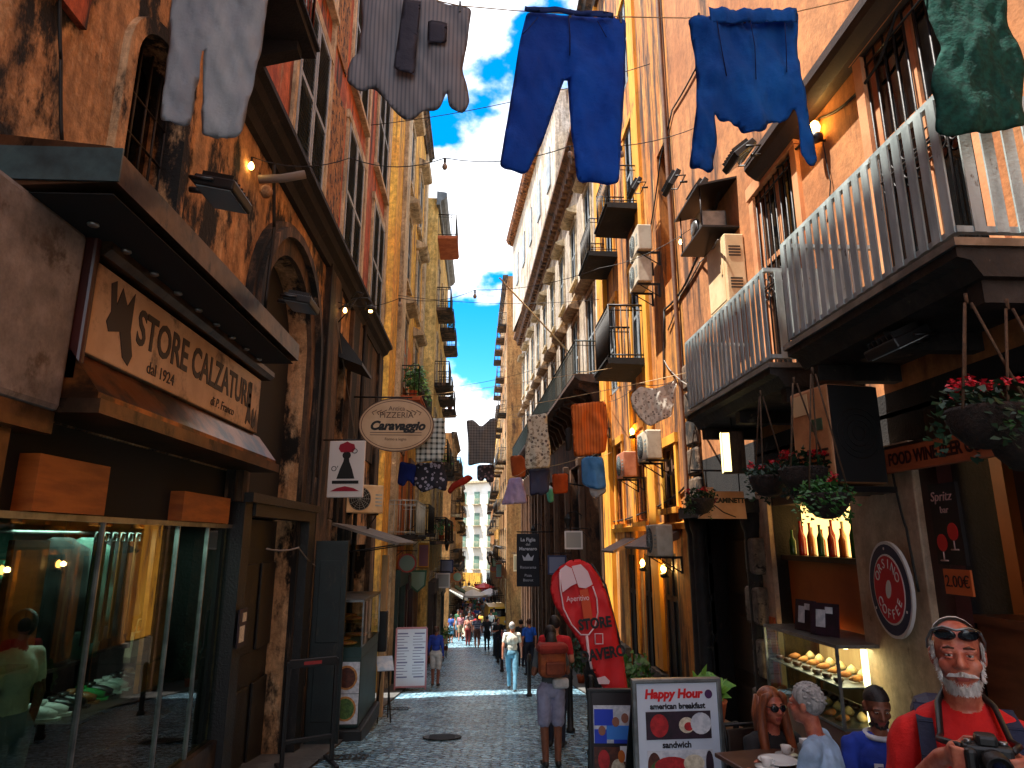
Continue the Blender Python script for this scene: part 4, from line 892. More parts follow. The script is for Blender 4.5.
# oval sign
ov = empty('oval_sign', atY(396.5,425,13.4), 0, 'oval pale pizzeria sign with brown script hung over the street', 'sign')
OVC = M('oval_sign_face', (206,178,144), (190,160,126), (2,2,2), rough=.6, bump=0); OVB = plain('oval_sign_brown', (74,48,36), .6)
sc = 13.4/660*1.03; a_, b_ = 36.5*sc, 26.5*sc
def ovl(a, b, n=40): return [(a*math.cos(2*PI*i/n), b*math.sin(2*PI*i/n)) for i in range(n)]
o = flat('panel', ovl(a_,b_), 'C', OVC, ov, .05)
def ring(parent, a, b, w, m, y, name='rim', n=48):
    mb = MB(); 
    for i in range(n):
        A, B = 2*PI*i/n, 2*PI*(i+1)/n
        q = [(a*math.cos(A),b*math.sin(A)),(a*math.cos(B),b*math.sin(B)),((a-w)*math.cos(B),(b-w)*math.sin(B)),((a-w)*math.cos(A),(b-w)*math.sin(A))]
        mb.quad(*[(p[0],y,p[1]) for p in q])
    return mb.build(name, m, parent)
ring(ov, a_, b_, .02, OVB, -.053); ring(ov, a_*.93, b_*.9, .012, OVB, -.054, 'inner_line')
text('Antica', .13, (0,-.054,.33), FACE_C, OVB, ov); text('PIZZERIA', .17, (.0,-.054,.19), FACE_C, OVB, ov); text('Caravaggio', .25, (.02,-.054,-.03), FACE_C, INK, ov, shear=.3, weight=.012)
text('Forno a legna', .08, (0,-.054,-.3), FACE_C, OVB, ov)
mb = MB(); 
for zz in (-.17,-.22): mb.box(-.52,.52,-.0545,-.0525,zz,zz+.012)
for sx_ in (-1,1):
    for k in range(3): mb.tube([(sx_*(.2+.1*k),-.054,.3),(sx_*(.3+.1*k),-.054,.25),(sx_*(.26+.1*k),-.054,.2)], .008, 4)
mb.build('scroll', OVB, ov)
mb = MB(); x_ = XL-ov.location.x; mb.tube([(x_,.02,.58),(.3,.02,.58)], .018, 6); mb.tube([(-.3,.02,.5),(-.3,.02,.58)],.008,5); mb.tube([(.2,.02,.5),(.2,.02,.58)],.008,5); mb.build('bracket', IRON, ov)
# chef sign
cf = empty('chef_sign', atY(346.5,469,10.9), R(-8), 'white hanging sign with a red capped black figure', 'sign')
mb = MB(); mb.bbox((0,0,0), (.6,.05,.92), .012); mb.build('panel', plain('sign_white',(216,208,204),.5), cf)
c_ = lambda n, P, m: setattr(flat(n, P, 'C', m, cf), 'location', (0,-.027,0))
DR = plain('dark_red', (150,20,44), .5)
c_('figure_body', [(-.15,-.16),(.15,-.16),(.1,.0),(.05,.12),(.04,.18),(-.04,.18),(-.05,.12),(-.1,0)], INK)
c_('figure_head', [(.07*math.cos(2*PI*i/16), .22+.065*math.sin(2*PI*i/16)) for i in range(16)], INK)
c_('figure_cap', [(-.1,.27),(.1,.27),(.14,.33),(.12,.4),(.05,.42),(0,.45),(-.06,.42),(-.12,.4),(-.14,.33)], DR)
c_('figure_base', [(-.22,-.24),(.22,-.24),(.22,-.19),(-.22,-.19)], INK)
c_('red_moustache', [(-.24,-.36),(.24,-.36),(.14,-.31),(0,-.28),(-.14,-.31)], DR)
mb = MB(); mb.tube([(.13+.045*math.cos(t*PI/8),-.03,.29+.035*math.sin(t*PI/8)) for t in range(17)], .006, 4); mb.build('curl', INK, cf)
text("O'", .12, (-.19,-.028,.0), FACE_C, INK, cf)
mb = MB(); mb.tube([(-.5,.0,.48),(.25,0,.48)], .012, 6); mb.build('bracket', IRON, cf)
# black hanging banner
bb = empty('hanging_banner', (2.12, 30., .75), 0, 'tall black hanging sign with white lettering and a crown', 'sign')
mb = MB(); mb.bbox((0,0,0),(1.0,.08,2.25),.02); mb.build('panel', M('banner_black',(20,22,38),(14,15,26),(2,2,2),rough=.6,bump=0), bb)
WT = plain('white_lettering', (206,206,214), .6)
text('La Figlia', .21, (0,-.045,.86), FACE_C, WT, bb, weight=.006); text('del', .17, (0,-.045,.66), FACE_C, WT, bb); text('Marenaro', .2, (0,-.045,.47), FACE_C, WT, bb, weight=.006)
text('Ristorante', .17, (0,-.045,-.32), FACE_C, WT, bb); text('Pizza', .16, (0,-.045,-.66), FACE_C, WT, bb); text('Bistrot', .16, (0,-.045,-.86), FACE_C, WT, bb)
o = flat('crown_emblem', [(-.2,-.08),(.2,-.08),(.26,.16),(.13,.04),(0,.24),(-.13,.04),(-.26,.16)], 'C', WT, bb); o.location = (0,-.042,.05)
mb = MB(); mb.tube([(-.5,.0,1.2),(1.4,0,1.2)], .03, 6); mb.tube([(-.3,0,1.1),(-.3,0,1.2)],.015,5); mb.tube([(.3,0,1.1),(.3,0,1.2)],.015,5); mb.build('bracket', IRON, bb)
# Zi sign
zi = empty('cream_hanging_sign', atY(723,503,8.55), R(4), 'cream sign with a red flourish and curved lines hung in the dark portal', 'sign')
mb = MB(); mb.prism([(-.34,0,-.2),(.31,0,-.2),(.29,0,.15),(-.1,0,.15),(-.12,0,.2),(-.27,0,.2),(-.27,0,-.02)],(0,.04,0)); mb.build('panel', M('cream_sign',(196,150,120),(176,128,98),(3,3,3),rough=.6,bump=0), zi)
text('CAMINETTO', .085, (.12,-.004,.03), FACE_C, INK, zi, weight=.004)
mb = MB(); mb.tube([(-.2,-.006,.1),(-.12,-.006,.12),(-.16,-.006,.06),(-.18,-.006,.04),(-.08,-.006,.05),(-.12,-.006,.0)], .011, 5); mb.build('red_flourish', DR, zi)
mb = MB(); mb.tube([(-.33,-.004,-.17),(-.24,-.004,-.12),(-.16,-.004,-.03)], .007, 5); mb.tube([(-.12,-.004,-.03),(-.0,-.004,-.12),(.16,-.004,-.18)], .007, 5); mb.build('curved_line', INK, zi)
mb = MB(); mb.tube([(-.2,.02,.2),(-.2,.02,.42)],.008,5); mb.tube([(.25,.02,.15),(.25,.02,.42)],.008,5); mb.tube([(-.4,.02,.42),(.9,.02,.42)],.014,6); mb.build('bracket', IRON, zi)
# lightbox beside it
lb_ = empty('lightbox_sign', (3.02, 7.75, 2.62), R(-14), 'small lit vertical box sign under the second balcony', 'sign')
mb = MB(); mb.bbox((0,0,0),(.26,.12,.5),.012); mb.build('casing', BROWN, lb_)
mb = MB(); mb.box(-.137,-.131,-.055,.055,-.24,.24); mb.box(-.125,-.04,-.066,-.061,-.23,.23); mb.build('lit_face', M('lit_cream',(255,230,160),rough=.5,bump=0,emit=(255,226,150),estr=1.0), lb_)
mb = MB(); mb.tube([(.0,.0,.25),(.0,.0,.45),(.7,.1,.45)],.012,6); mb.build('bracket', IRON, lb_)
# food wine beer board
fw_ = empty('bar_sign', (3.42, 4.72, 2.24), 0, 'dark wooden board reading food wine beer along the bar front', 'sign')
mb = MB(); mb.bbox((0,0,0),(.05,1.5,.2),.008); mb.build('board', M('bar_board',(196,112,70),(160,86,52),(3,2,9),rough=.5,bump=.05), fw_)
text('FOOD WINE BEER COFFEE', .135, (-.028,0,0), FACE_R, M('dark_red_letters',(46,10,10),rough=.5,bump=0), fw_, sx=.78, weight=.004)
mb = MB(); mb.box(-.03,.03,-.74,.74,.1,.12); mb.build('trim', WOODD, fw_)
# spritz poster and price
pp = empty('spritz_poster', (3.5, 4.9, 1.72), 0, 'black drinks poster with two red cocktail glasses on the bar frame', 'poster')
mb = MB(); mb.box(-.008,.02,-.15,.15,-.3,.3); mb.build('sheet', plain('chalk_black',(22,17,18),.5), pp)
PK = plain('cocktail_red',(206,36,40),.4); WL = plain('chalk_white',(190,150,140),.6)
for cx_, cz_ in ((.06,-.06),(-.07,-.14)):
    o = flat('glass_drawing', [(cx_+.055*math.cos(2*PI*i/14), cz_+.065*math.sin(2*PI*i/14)) for i in range(14)], 'R', PK, pp); o.location = (-.009,0,0)
    mb = MB(); mb.tube([(-.012,-(cx_),cz_-.065),(-.012,-cx_,cz_-.13)],.006,4); mb.tube([(-.012,-(cx_-.04),cz_-.13),(-.012,-(cx_+.04),cz_-.13)],.006,4); mb.build('stem_drawing', WL, pp)
text('Spritz', .1, (-.01,.02,.2), FACE_R, WL, pp, shear=.2); text('bar', .07, (-.01,.0,.1), FACE_R, WL, pp)
pr = empty('price_card', (3.49, 4.86, 1.3), 0, 'orange price card under the drinks poster', 'price card')
mb = MB(); mb.box(-.006,.01,-.14,.14,-.09,.09); mb.build('card', M('card_orange',(206,100,46),rough=.5,bump=0), pr); text('2.00€', .12, (-.008,0,.0), FACE_R, M('dark_red_letters',(46,10,10)), pr, sx=.9)
# coffee roundel
rd = empty('coffee_roundel', (3.45, 5.6, 1.2), 0, 'round red and navy coffee sign on the beige pillar', 'sign')
rd.scale = (.6,.74,1)
def disc(r, x0, x1, m, name):
    mb = MB(); mb.lathe([(r,0),(r,x1-x0)], (0,0,0), 40, Matrix.Rotation(R(-90),3,'Y'), False); o = mb.build(name, m, rd); o.location = (-x0,0,0); return o
NV = plain('roundel_navy',(34,44,70),.4); WH = plain('roundel_white',(214,206,200),.4); RDM = plain('roundel_red',(196,26,44),.4)
disc(.39,0,.05,WH,'rim'); disc(.365,.05,.055,NV,'navy_ring'); disc(.285,.055,.06,WH,'white_ring'); disc(.27,.06,.065,RDM,'red_centre')
import itertools
def arc_text(word, r, mid, size, m, parent, flip=False, sp=.19):
    n = len(word)
    for i, ch in enumerate(word):
        t = mid + (i-(n-1)/2)*sp*(1 if flip else -1)
        y = -r*math.cos(t); z = r*math.sin(t)
        ang = (t-PI/2) if not flip else (t+PI/2)
        rot = (Matrix.Rotation(R(-90),3,'Z') @ Matrix.Rotation(R(90),3,'X') @ Matrix.Rotation(ang,3,'Z')).to_euler()
        text(ch, size, (-.068,y,z), rot, m, parent, name='letter')
arc_text('ORSINO', .205, PI/2, .11, WH, rd, False, .42); arc_text('COFFEE', .205, -PI/2, .11, WH, rd, True, .42)
o = flat('bean_emblem', [(.05*math.cos(2*PI*i/14)+.02*math.sin(2*PI*i/14), .075*math.sin(2*PI*i/14)) for i in range(14)], 'R', WH, rd); o.location = (-.066,0,0)
for i_ in range(3): arc_text('•', .325, PI/2+2.1*i_, .09, WH, rd)
# ================================================================ air conditioners and wall boxes
def ac_unit(loc, rz, label, size=(.78,.3,.56), m=ACWHITE):
    r = empty('air_conditioner', loc, rz, label, 'air conditioner', None); W, D, H = size
    mb = MB(); mb.bbox((0,0,H/2), (W,D,H), .025); mb.build('casing', m, r)
    mb = MB(); c = (-.12*W/.78, -D/2-.004, H/2)
    for q in range(5): rr = .05+.043*q; mb.tube([(c[0]+rr*math.cos(t*PI/10), c[1], c[2]+rr*math.sin(t*PI/10)) for t in range(21)], .005, 4, False)
    for q in range(6): A = PI*q/6; mb.tube([(c[0]-.225*math.cos(A),c[1]-.002,c[2]-.225*math.sin(A)),(c[0]+.225*math.cos(A),c[1]-.002,c[2]+.225*math.sin(A))], .004, 4)
    mb.build('fan_grille', GREYPAINT, r)
    mb = MB(); mb.lathe([(.232,0),(.232,.006)], (c[0],-D/2-.001,c[2]), 24, Matrix.Rotation(R(90),3,'X'), False); mb.build('fan_opening', MATBLK, r)
    mb = MB()
    for k in range(4): mb.box(W*.27, W*.45, -D/2-.006, -D/2, H*.25+.07*k, H*.25+.03+.07*k)
    mb.build('louvres', GREYPAINT, r)
    for xx in (-W*.35, W*.35): mb = MB(); mb.box(xx-.02,xx+.02,-D/2,D/2+.18,-.04,0); mb.box(xx-.02,xx+.02,D/2+.14,D/2+.18,-.3,-.04); mb.tube([(xx,-D/2+.05,-.03),(xx,D/2+.15,-.28)],.012,5); mb.build('bracket', IRON, r)
    return r
RW = R(-90)
def ac_r(px, py, X, label, **k):
    p = atX(px, py, X); return ac_unit((X+.0, p.y, p.z), RW, label, **k)
PINKAC = M('pinkish_ac_casing',(196,130,96),(170,104,74),(4,4,4),rough=.55,bump=.05)
ac_r(641,257,3.32,'upper of two stacked beige air conditioners above the black balcony')
ac_r(641,288,3.32,'lower of two stacked beige air conditioners above the black balcony')
ac_r(650,461,3.3,'beige air conditioner just below the grey lace shawl')
ac_r(627,478,3.3,'pinkish air conditioner on the golden wall beside the light blue shirt', m=PINKAC)
ac_r(660,556,3.3,'aged air conditioner over the golden building doorway')
ac_unit((3.2,18.0,4.6), RW, 'small air conditioner up by the bright golden pilaster')
ac_unit((XL+.33, 13.6, 2.12), R(90-58), 'air conditioner with a black front beneath the white chef sign', m=CREAMBOX)
# big outdoor unit under the near balcony
r = empty('air_conditioner', (3.1, 5.58, 2.05), R(10), 'large orange lit square air conditioner under the nearer balcony', 'air conditioner')
BIGAC = M('beige_unit_casing',(206,146,98),(176,116,72),(4,4,4),rough=.5,bump=.05)
mb = MB(); mb.bbox((0,0,.42),(.5,.5,.84),.025); mb.build('casing', BIGAC, r)
mb = MB(); mb.box(-.235,.235,-.262,-.25,.015,.825); mb.build('fan_opening', MATBLK, r)
mb = MB()
for q in range(4): rr_ = .06+.05*q; mb.tube([(rr_*math.cos(t*PI/12)+.01,-.266,.42+rr_*math.sin(t*PI/12)) for t in range(25)],.004,4,False)
mb.build('fan_grille', IRON, r)
mb = MB(); mb.box(-.258,-.25,-.16,-.02,.46,.56); mb.build('rating_plate', M('plate_green',(60,80,54),bump=0), r)
mb = MB(); mb.box(-.256,-.25,.0,.2,.62,.8); mb.build('pale_label', M('label_cream',(226,190,140),bump=0), r)
mb = MB()
for k in range(5): mb.box(-.256,-.25,-.2,.2,.08+.05*k,.1+.05*k)
mb.build('louvres', WOODD, r)
mb = MB(); mb.box(-.28,.3,-.28,.3,-.07,-.02); mb.tube([(-.2,.0,-.05),(.6,.0,-.05)],.02,6); mb.tube([(-.2,.2,-.05),(.6,.2,-.05)],.02,6); mb.build('bracket', BLACK, r)
# cream meter cabinet with vent slots
r = empty('wall_cabinet', (3.55, 8.85, 4.82), RW, 'tall cream metal cabinet with vent slots on the orange wall', 'cabinet')
mb = MB(); mb.bbox((0,0,.51),(.74,.28,1.02),.015); mb.build('casing', CREAMBOX, r)
mb = MB()
for zz in (.2,.68):
    for k in range(4): mb.box(.37,.376,-.09,.08,zz+.045*k,zz+.02+.045*k)
mb.build('vent_slots', MATBLK, r)
mb = MB(); mb.box(-.34,.3,-.146,-.14,.05,.97); mb.box(.2,.24,-.16,-.146,.45,.6); mb.build('door', CREAMBOX, r)
# black equipment shelf with projector lamp above it
r = empty('speaker_shelf', (3.45, 9.1, 6.0), RW, 'black shelf with a flap and machine above the cream cabinet', 'shelf')
mb = MB(); mb.box(-.55,.5,-.3,.3,.0,.03); mb.build('board', BLACK, r); mb = MB(); mb.prism([(-.6,-.35,.62),(.55,-.35,.62),(.55,.3,.78),(-.6,.3,.78)],(0,0,.03)); mb.build('flap', BLACK, r)
mb = MB(); mb.bbox((-.05,0,.24),(.5,.4,.4),.03); mb.lathe([(.14,0),(.14,.03),(.1,.05)],(-.05,-.2,.24),16,Matrix.Rotation(R(90),3,'X')); mb.build('machine', STEEL, r)
mb = MB(); 
for xx in (-.5,.45): mb.tube([(xx,.28,0),(xx,.28,.78)],.015,5); mb.tube([(xx,-.28,0),(xx,-.28,.64)],.012,5)
mb.build('frame', IRON, r)
def satellite(loc, rz, label):
    r = empty('floodlight', loc, rz, label, 'floodlight'); return r
def flood(loc, rz, label, tilt=50, sc=1., lens=None):
    r = empty('floodlight', loc, rz, label, 'floodlight'); T = Matrix.Rotation(R(tilt),3,'X')
    mb = MB(); mb.bbox((0,-.22*sc,0),(.34*sc,.26*sc,.07*sc),.012,T); mb.build('housing', BLACK, r)
    mb = MB(); mb.cbox(Vector((0,-.22*sc,0))+T@Vector((0,0,-.038*sc)),(.3*sc,.22*sc,.008),T); mb.build('lens', lens or plain('floodlight_glass',(120,134,140),.12), r)
    mb = MB()
    for k in range(6): mb.cbox(Vector((0,-.22*sc,0))+T@Vector((-.13*sc+.052*k*sc,0,.05*sc)),(.012,.2*sc,.05*sc),T)
    mb.build('cooling_fins', IRON, r)
    mb = MB(); mb.tube([(-.18*sc,-.22*sc,0),(-.18*sc,-.08*sc,.02),(.18*sc,-.08*sc,.02),(.18*sc,-.22*sc,0)],.012,6); mb.tube([(0,.0,.03),(0,-.1*sc,.02)],.02,6); mb.build('bracket', BLACK, r)
    return r
flood((XL+.78,4.0,3.80), R(90), 'floodlight on the canopy edge nearer the camera', 10)
flood((XL+.78,5.95,3.76), R(90), 'floodlight at the far end of the canopy before the arch', 10)
flood((3.22,4.42,2.98), RW, 'white faced floodlight under the nearer balcony', 25, 1.1, plain('floodlight_white',(190,196,196),.2))
flood((3.6,10.4,7.75), RW, 'slim black floodlight high on the golden wall by the recess', 60, 1.3)
flood((3.5,12.6,8.9), RW, 'black floodlight hung right of the blue trousers', 60, 1.3)
flood((3.3,6.9,6.05), RW, 'black floodlight in the cluster under the bright blue shirt', 40, 1.2)
flood((3.6,9.2,6.9), RW, 'black floodlight beside the cream cabinet, above the cables', 55, 1.2)
# fire-like wall lamp and two lit doorway lamps, a curled iron bracket lamp
def wall_lamp(loc, rz, label, energy, col=(1,.6,.2)):
    r = empty('wall_lamp', loc, rz, label, 'wall lamp')
    mb = MB(); mb.lathe([(.03,0),(.07,.02),(.075,.07),(.05,.1)],(0,-.1,-.12),12); mb.tube([(0,0,-.1),(0,-.1,-.1)],.014,6); mb.build('holder', BLACK, r)
    mb = MB(); mb.lathe([(.02,0),(.045,.03),(.055,.08),(.04,.13),(.01,.16)],(0,-.1,-.02),12); mb.build('lit_globe', M('lit_globe_glass',(255,190,90),rough=.3,bump=0,emit=(255,180,80),estr=9.), r)
    l = bpy.data.lights.new('lamp_glow','POINT'); l.energy = energy; l.color = col; l.shadow_soft_size = .05; o = bpy.data.objects.new('lamp_glow', l); COL.objects.link(o); o.parent = r; o.location = (0,-.2,.06)
wall_lamp((XR,6.2,5.92), RW, 'lit globe lamp glowing on the orange wall beside the grille window', 2.)
wall_lamp((XR-.02,14.9,1.05), RW, 'lit globe lamp left of the golden building doorway', 5)
wall_lamp((XR-.02,13.2,1.0), RW, 'lit globe lamp right of the golden building doorway', 5)
wall_lamp((XR-.02,15.35,4.05), RW, 'lit lantern above the pinkish air conditioner', 4)
r = empty('bracket_lamp', (XL+.12, 11.4, 5.75), R(90), 'curled iron bracket lamp left of the lower string of bulbs', 'lamp')
mb = MB(); mb.tube([(0,0,-.1),(0,-.25,.1),(0,-.5,.12),(0,-.6,.02),(0,-.52,-.06),(0,-.46,.02)],.014,6); mb.tube([(0,0,-.35),(0,-.15,-.15),(0,-.3,.1)],.012,6); mb.tube([(0,-.2,.1),(.0,-.3,.24),(0,-.42,.2),(0,-.36,.12)],.01,6); mb.build('bracket', IRON, r)
mb = MB(); mb.lathe([(.02,0),(.09,-.06),(.11,-.12)],(0,-.56,.0),12); mb.build('lamp_shade', IRON, r)
mb = MB(); mb.lathe([(.02,0),(.045,-.04),(.03,-.09)],(0,-.56,-.06),10); mb.build('bulb', BULB, r)
r = empty('street_light', (3.42,22.,3.05), RW, 'grey dish shaped street light hung by the white building', 'street light')
mb = MB(); mb.tube([(0,0,.3),(0,-.5,.38),(0,-1.1,.3)],.025,6); mb.build('arm', IRON, r)
mb = MB(); mb.lathe([(.05,.16),(.12,.1),(.36,.0),(.37,-.03),(.34,-.03)],(0,-1.15,.14),18); mb.build('shade', GREYPAINT, r)
# left wall: security lamp on a tube arm near the arch
r = empty('bracket_lamp', (XL+.1, 7.0, 5.45), R(90), 'short lamp on a pale tube arm above the portal arch', 'lamp')
mb = MB(); mb.tube([(0,0,.2),(.05,-.25,.25),(.1,-.5,.34)],.05,8); mb.build('arm', GREYCABLE, r)
mb = MB(); mb.lathe([(.04,0),(.075,.05),(.07,.1),(.03,.14)],(0,-.1,-.02),10); mb.build('lit_globe', OCHRE, r)
# ---------------------------------------------------------------- cables
rnd = random.Random(5)
def cable(label, pts, r=.012, m=CABLE): sag('cable', label, pts, r, m, .03, 'cable', 6)
XC = XR-.03
cable('thick black cable looping across the orange wall by the globe lamp', [atX(905,-20,XC),atX(880,60,XC),atX(850,100,XC),atX(820,118,XC),atX(795,150,XC),atX(775,168,XC)], .016)
cable('thin cable dropping from the globe lamp to the balcony', [(XC,6.2,5.8),(XC,6.15,5.3),(XC,6.3,4.9)], .007)
cable('bundle of cables dropping beside the cream cabinet', [atX(722,180,XC-.1),atX(712,222,XC-.08),atX(700,250,XC-.04),atX(682,290,XC),atX(664,310,XC),atX(664,380,XC)], .02)
cable('grey cable running along the golden wall to the cabinet', [atX(668,330,XC),atX(680,296,XC),atX(700,262,XC),atX(718,240,3.3)], .014, GREYCABLE)
cable('black cable hugging the golden wall above the recess', [atX(700,60,XC),atX(672,110,XC),atX(660,160,XC),atX(655,200,XC),atX(648,240,XC)], .016)
cable('drooping cable from the golden wall to the second balcony', [atX(664,360,XC),atX(672,372,XC),atX(690,386,3.2)], .012, GREYCABLE)
cable('slanted conduit across the golden wall above the awnings', [atX(612,522,XC),atX(640,514,XC),atX(672,498,XC),atX(690,480,XC)], .02)
XK = XL+.03
cable('black cable running down the stained plaster above the canopy', [atX(60,-20,XK),atX(61,60,XK),atX(62,140,XK)], .012)
cable('black cables bunched along the arch', [(XK+.2,7.1,5.9),(XK+.2,7.3,5.2),(XK+.16,7.35,4.2),(XK+.16,7.33,3.0)], .022)
cable('grey wire looping from the portal to the pizza counter', [(XK+.2,8.0,1.5),(XK+.2,9.4,1.5),(XK+.12,10.8,1.2),(XK+.05,12.8,1.1)], .012, GREYCABLE)
cable('black cable falling along the brown stone wall', [(XK+.1,10.65,6.2),(XK+.1,10.67,3.0),(XK+.1,10.66,-.5)], .014)
cable('grey wire slanting down the brown stone wall', [(XK+.1,11.2,5.4),(XK+.06,12.9,4.3),(XK+.1,13.9,3.4)], .01, GREYCABLE)
cable('black downpipe on the left wall beyond the window hood', [(XK+.1,14.0,6.2),(XK+.1,14.0,-1.5)], .045)
cable('cable running down the beige pillar beside the roundel', [(3.47,5.45,2.3),(3.47,5.4,1.9),(3.47,5.35,1.7),(3.47,5.3,1.2)], .01)
cable('downpipe on the golden wall near the dark portal', [(3.62,11.55,17),(3.62,11.55,-1.2)], .05, M('rusty_pipe',(120,80,54),(90,58,40),rough=.7))

# ---------------------------------------------------------------- plants
def leaves(mb, c, rad, n, size, rnd, droop=.3):
    for _ in range(n):
        d = Vector((rnd.gauss(0,1),rnd.gauss(0,1),rnd.gauss(0,1))).normalized()*rnd.random()**.4
        p = Vector(c)+Vector((d.x*rad[0],d.y*rad[1],d.z*rad[2])); a = Vector((rnd.gauss(0,1),rnd.gauss(0,1),rnd.gauss(-droop,.6))).normalized(); b = a.orthogonal().normalized(); k = size*rnd.uniform(.6,1.3)
        n2 = a.cross(b)
        mb.add([p-b*k*.35+n2*k*.1, p+a*k*.5-b*k*.42*.0, p+a*k, p+b*k*.35+a*k*.35+n2*k*.1, p+a*k*.35-b*k*.38+n2*k*.08], [(0,4,2,3)])
def basket(loc, label, sc=1., seed=1, hang=1.0, flowers=9):
    rnd = random.Random(seed); r = empty('hanging_basket', loc, rnd.random()*6, label, 'hanging basket')
    mb = MB(); mb.lathe([(.03,-.2*sc),(.1*sc,-.18*sc),(.17*sc,-.1*sc),(.2*sc,0),(.19*sc,.02),(.16*sc,0)],(0,0,0),14); mb.build('basket', COCO, r)
    mb = MB()
    for k in range(3): A = 2*PI*k/3; mb.tube([(.19*sc*math.cos(A),.19*sc*math.sin(A),0),(.02*math.cos(A),.02*math.sin(A),hang)],.008*sc,5)
    mb.tube([(0,0,hang),(0,0,hang+.06)],.01,5); mb.build('ropes', ROPE, r)
    mb = MB(); leaves(mb,(0,0,.06*sc),(.23*sc,.23*sc,.12*sc),240,.05*sc,rnd)
    for k in range(4): A = rnd.random()*6.3; leaves(mb,(.22*sc*math.cos(A),.22*sc*math.sin(A),-.08*sc),(.08*sc,.08*sc,.16*sc),46,.045*sc,rnd)
    mb.build('foliage', LEAFD if seed % 2 else LEAF, r)
    mb = MB()
    for k in range(flowers):
        A = rnd.random()*6.3; q = Vector((.2*sc*math.cos(A)*rnd.uniform(.3,1.1),.2*sc*math.sin(A)*rnd.uniform(.3,1.1),.1*sc+.07*rnd.random()))
        leaves(mb,q,(.035*sc,.035*sc,.025*sc),26,.024*sc,rnd,0)
    mb.build('blossoms', PETAL, r); return r
p = atX(985,412,2.72); basket((2.72,p.y,p.z), 'biggest hanging basket of red flowers before the bar board', 1.0, 3, .62, 10)
p = atX(1020,418,2.9); basket((2.9,p.y-.05,p.z-.1), 'leafy hanging basket cut by the right edge of the picture', 1.0, 4, .7, 5)
p = atX(803,470,2.72); basket((2.72,p.y,p.z), 'hanging basket with bright red blooms left of the orange lit unit', 1., 5, .75, 12)
p = atX(826,496,2.75); basket((2.75,p.y,p.z), 'trailing leafy basket below the orange lit unit', .9, 8, 1.0, 2)
p = atX(768,478,2.75); basket((2.75,p.y,p.z), 'hanging basket with pink red blooms near the lit box sign', .9, 7, .8, 8)
p = atX(700,500,2.8); basket((2.8,p.y,p.z), 'hanging basket at the far corner of the second balcony', .9, 9, .9, 7)
def potted(loc, label, h=.5, seed=1, m=LEAFL, pot=True, rad=.3, n=120):
    rnd = random.Random(seed); r = empty('potted_plant', loc, 0, label, 'plant')
    mb = MB(); mb.lathe([(.09,0),(.13,.2),(.14,.22),(.12,.22)],(0,0,0),12); mb.build('pot', POT, r)
    mb = MB()
    for k in range(5): mb.tube([(0,0,.2),(rnd.gauss(0,.06),rnd.gauss(0,.06),.2+h*.6)],.008,4)
    mb.build('stem', LEAF, r)
    mb = MB(); leaves(mb,(0,0,.2+h*.55),(rad,rad,h*.5),n,.13,rnd); mb.build('foliage', m, r)
for i, (yy, h, m, d) in enumerate([(20.9,.9,LEAF,'tallest dark'),(21.8,1.1,LEAFL,'bushiest pale'),(22.8,.9,LEAFL,'second pale'),(24.,.8,LEAF,'small dark')]):
    potted((XL+.5, yy, 6.06), d+' potted plant on the left balcony above the checked shirt', h, 20+i, m, True, .36, 220)
for i, (yy, z) in enumerate([(31.,1.6),(33.5,5.0),(36.,1.6),(36.3,8.6),(33.3,12.2)]):
    potted((-1.75, yy, z), 'potted plant on a pale building balcony, number counted from the lane: '+'first second third fourth fifth'.split()[i] if False else ['potted plant on the lowest balcony of the pale building, nearer one','potted plant on the second storey balcony of the pale building','potted plant on the lowest balcony of the pale building, farther one','potted plant on the third storey balcony of the pale building','potted plant on the fourth storey balcony of the pale building'][i], .7, 30+i, [LEAF,LEAFL][i%2], True, .35, 60)
p = atX(742,722,2.6)
# ---------------------------------------------------------------- red feather flag
def at_ground(px, py, Y): v = atY(px, py, Y); return v
Yf = 7.3
P = [(560,566),(570,560),(580,559),(590,564),(600,577),(608,596),(617,630),(624,660),(628,692),(605,692),(598,680),(590,664),(578,640),(564,620),(554,604),(550,590),(552,576)]
W3d = [atY(a,b,Yf) for a,b in P]; cx = sum(v.x for v in W3d)/len(W3d); cz = min(v.z for v in W3d)
fl = empty('feather_flag', (cx, Yf, ground(Yf)+.0), 0, 'red feather flag with a drinks glass and dark lettering beside the menu boards', 'flag')
zb = cz - ground(Yf)
FLR = M('flag_red', (220,16,24),(196,10,18),(2,2,2),rough=.6,bump=0)
mb = cloth_data([(v.x-cx, v.z-cz) for v in W3d], .03, .008, .02, 5); o = mb.build('flag_cloth', FLR, fl, (0,0,zb))
def fp(px, py, d=-.055): v = atY(px, py, Yf); return (v.x-cx, d, v.z-ground(Yf))
mb = MB(); mb.tube([fp(627,700,.03),fp(620,640,.03),fp(606,585,.03),fp(592,564,.03)],.012,6); mb.tube([fp(627,700,.03),(fp(627,700)[0],.03,.0)],.014,6); mb.build('pole', BLACK, fl)
mb = MB(); mb.bbox((fp(627,700)[0],.03,.02),(.45,.45,.04),.01); mb.build('base', BLACK, fl)
PINKW = plain('flag_pink_white',(232,196,200),.6)
def fpoly(name, pts, m, d=-.05): 
    mb = MB(); mb.prism([fp(a,b,d) for a,b in pts],(0,-.003,0)); return mb.build(name, m, fl)
mb = MB(); mb.tube([fp(a,b,-.05) for a,b in [(559,572),(560,590),(563,608),(571,624),(580,634),(588,634),(594,626),(597,612),(596,598),(592,586)]],.008,5); mb.tube([fp(586,635,-.05),fp(588,655,-.05),fp(591,668,-.05)],.014,5); mb.build('glass_outline', PINKW, fl)
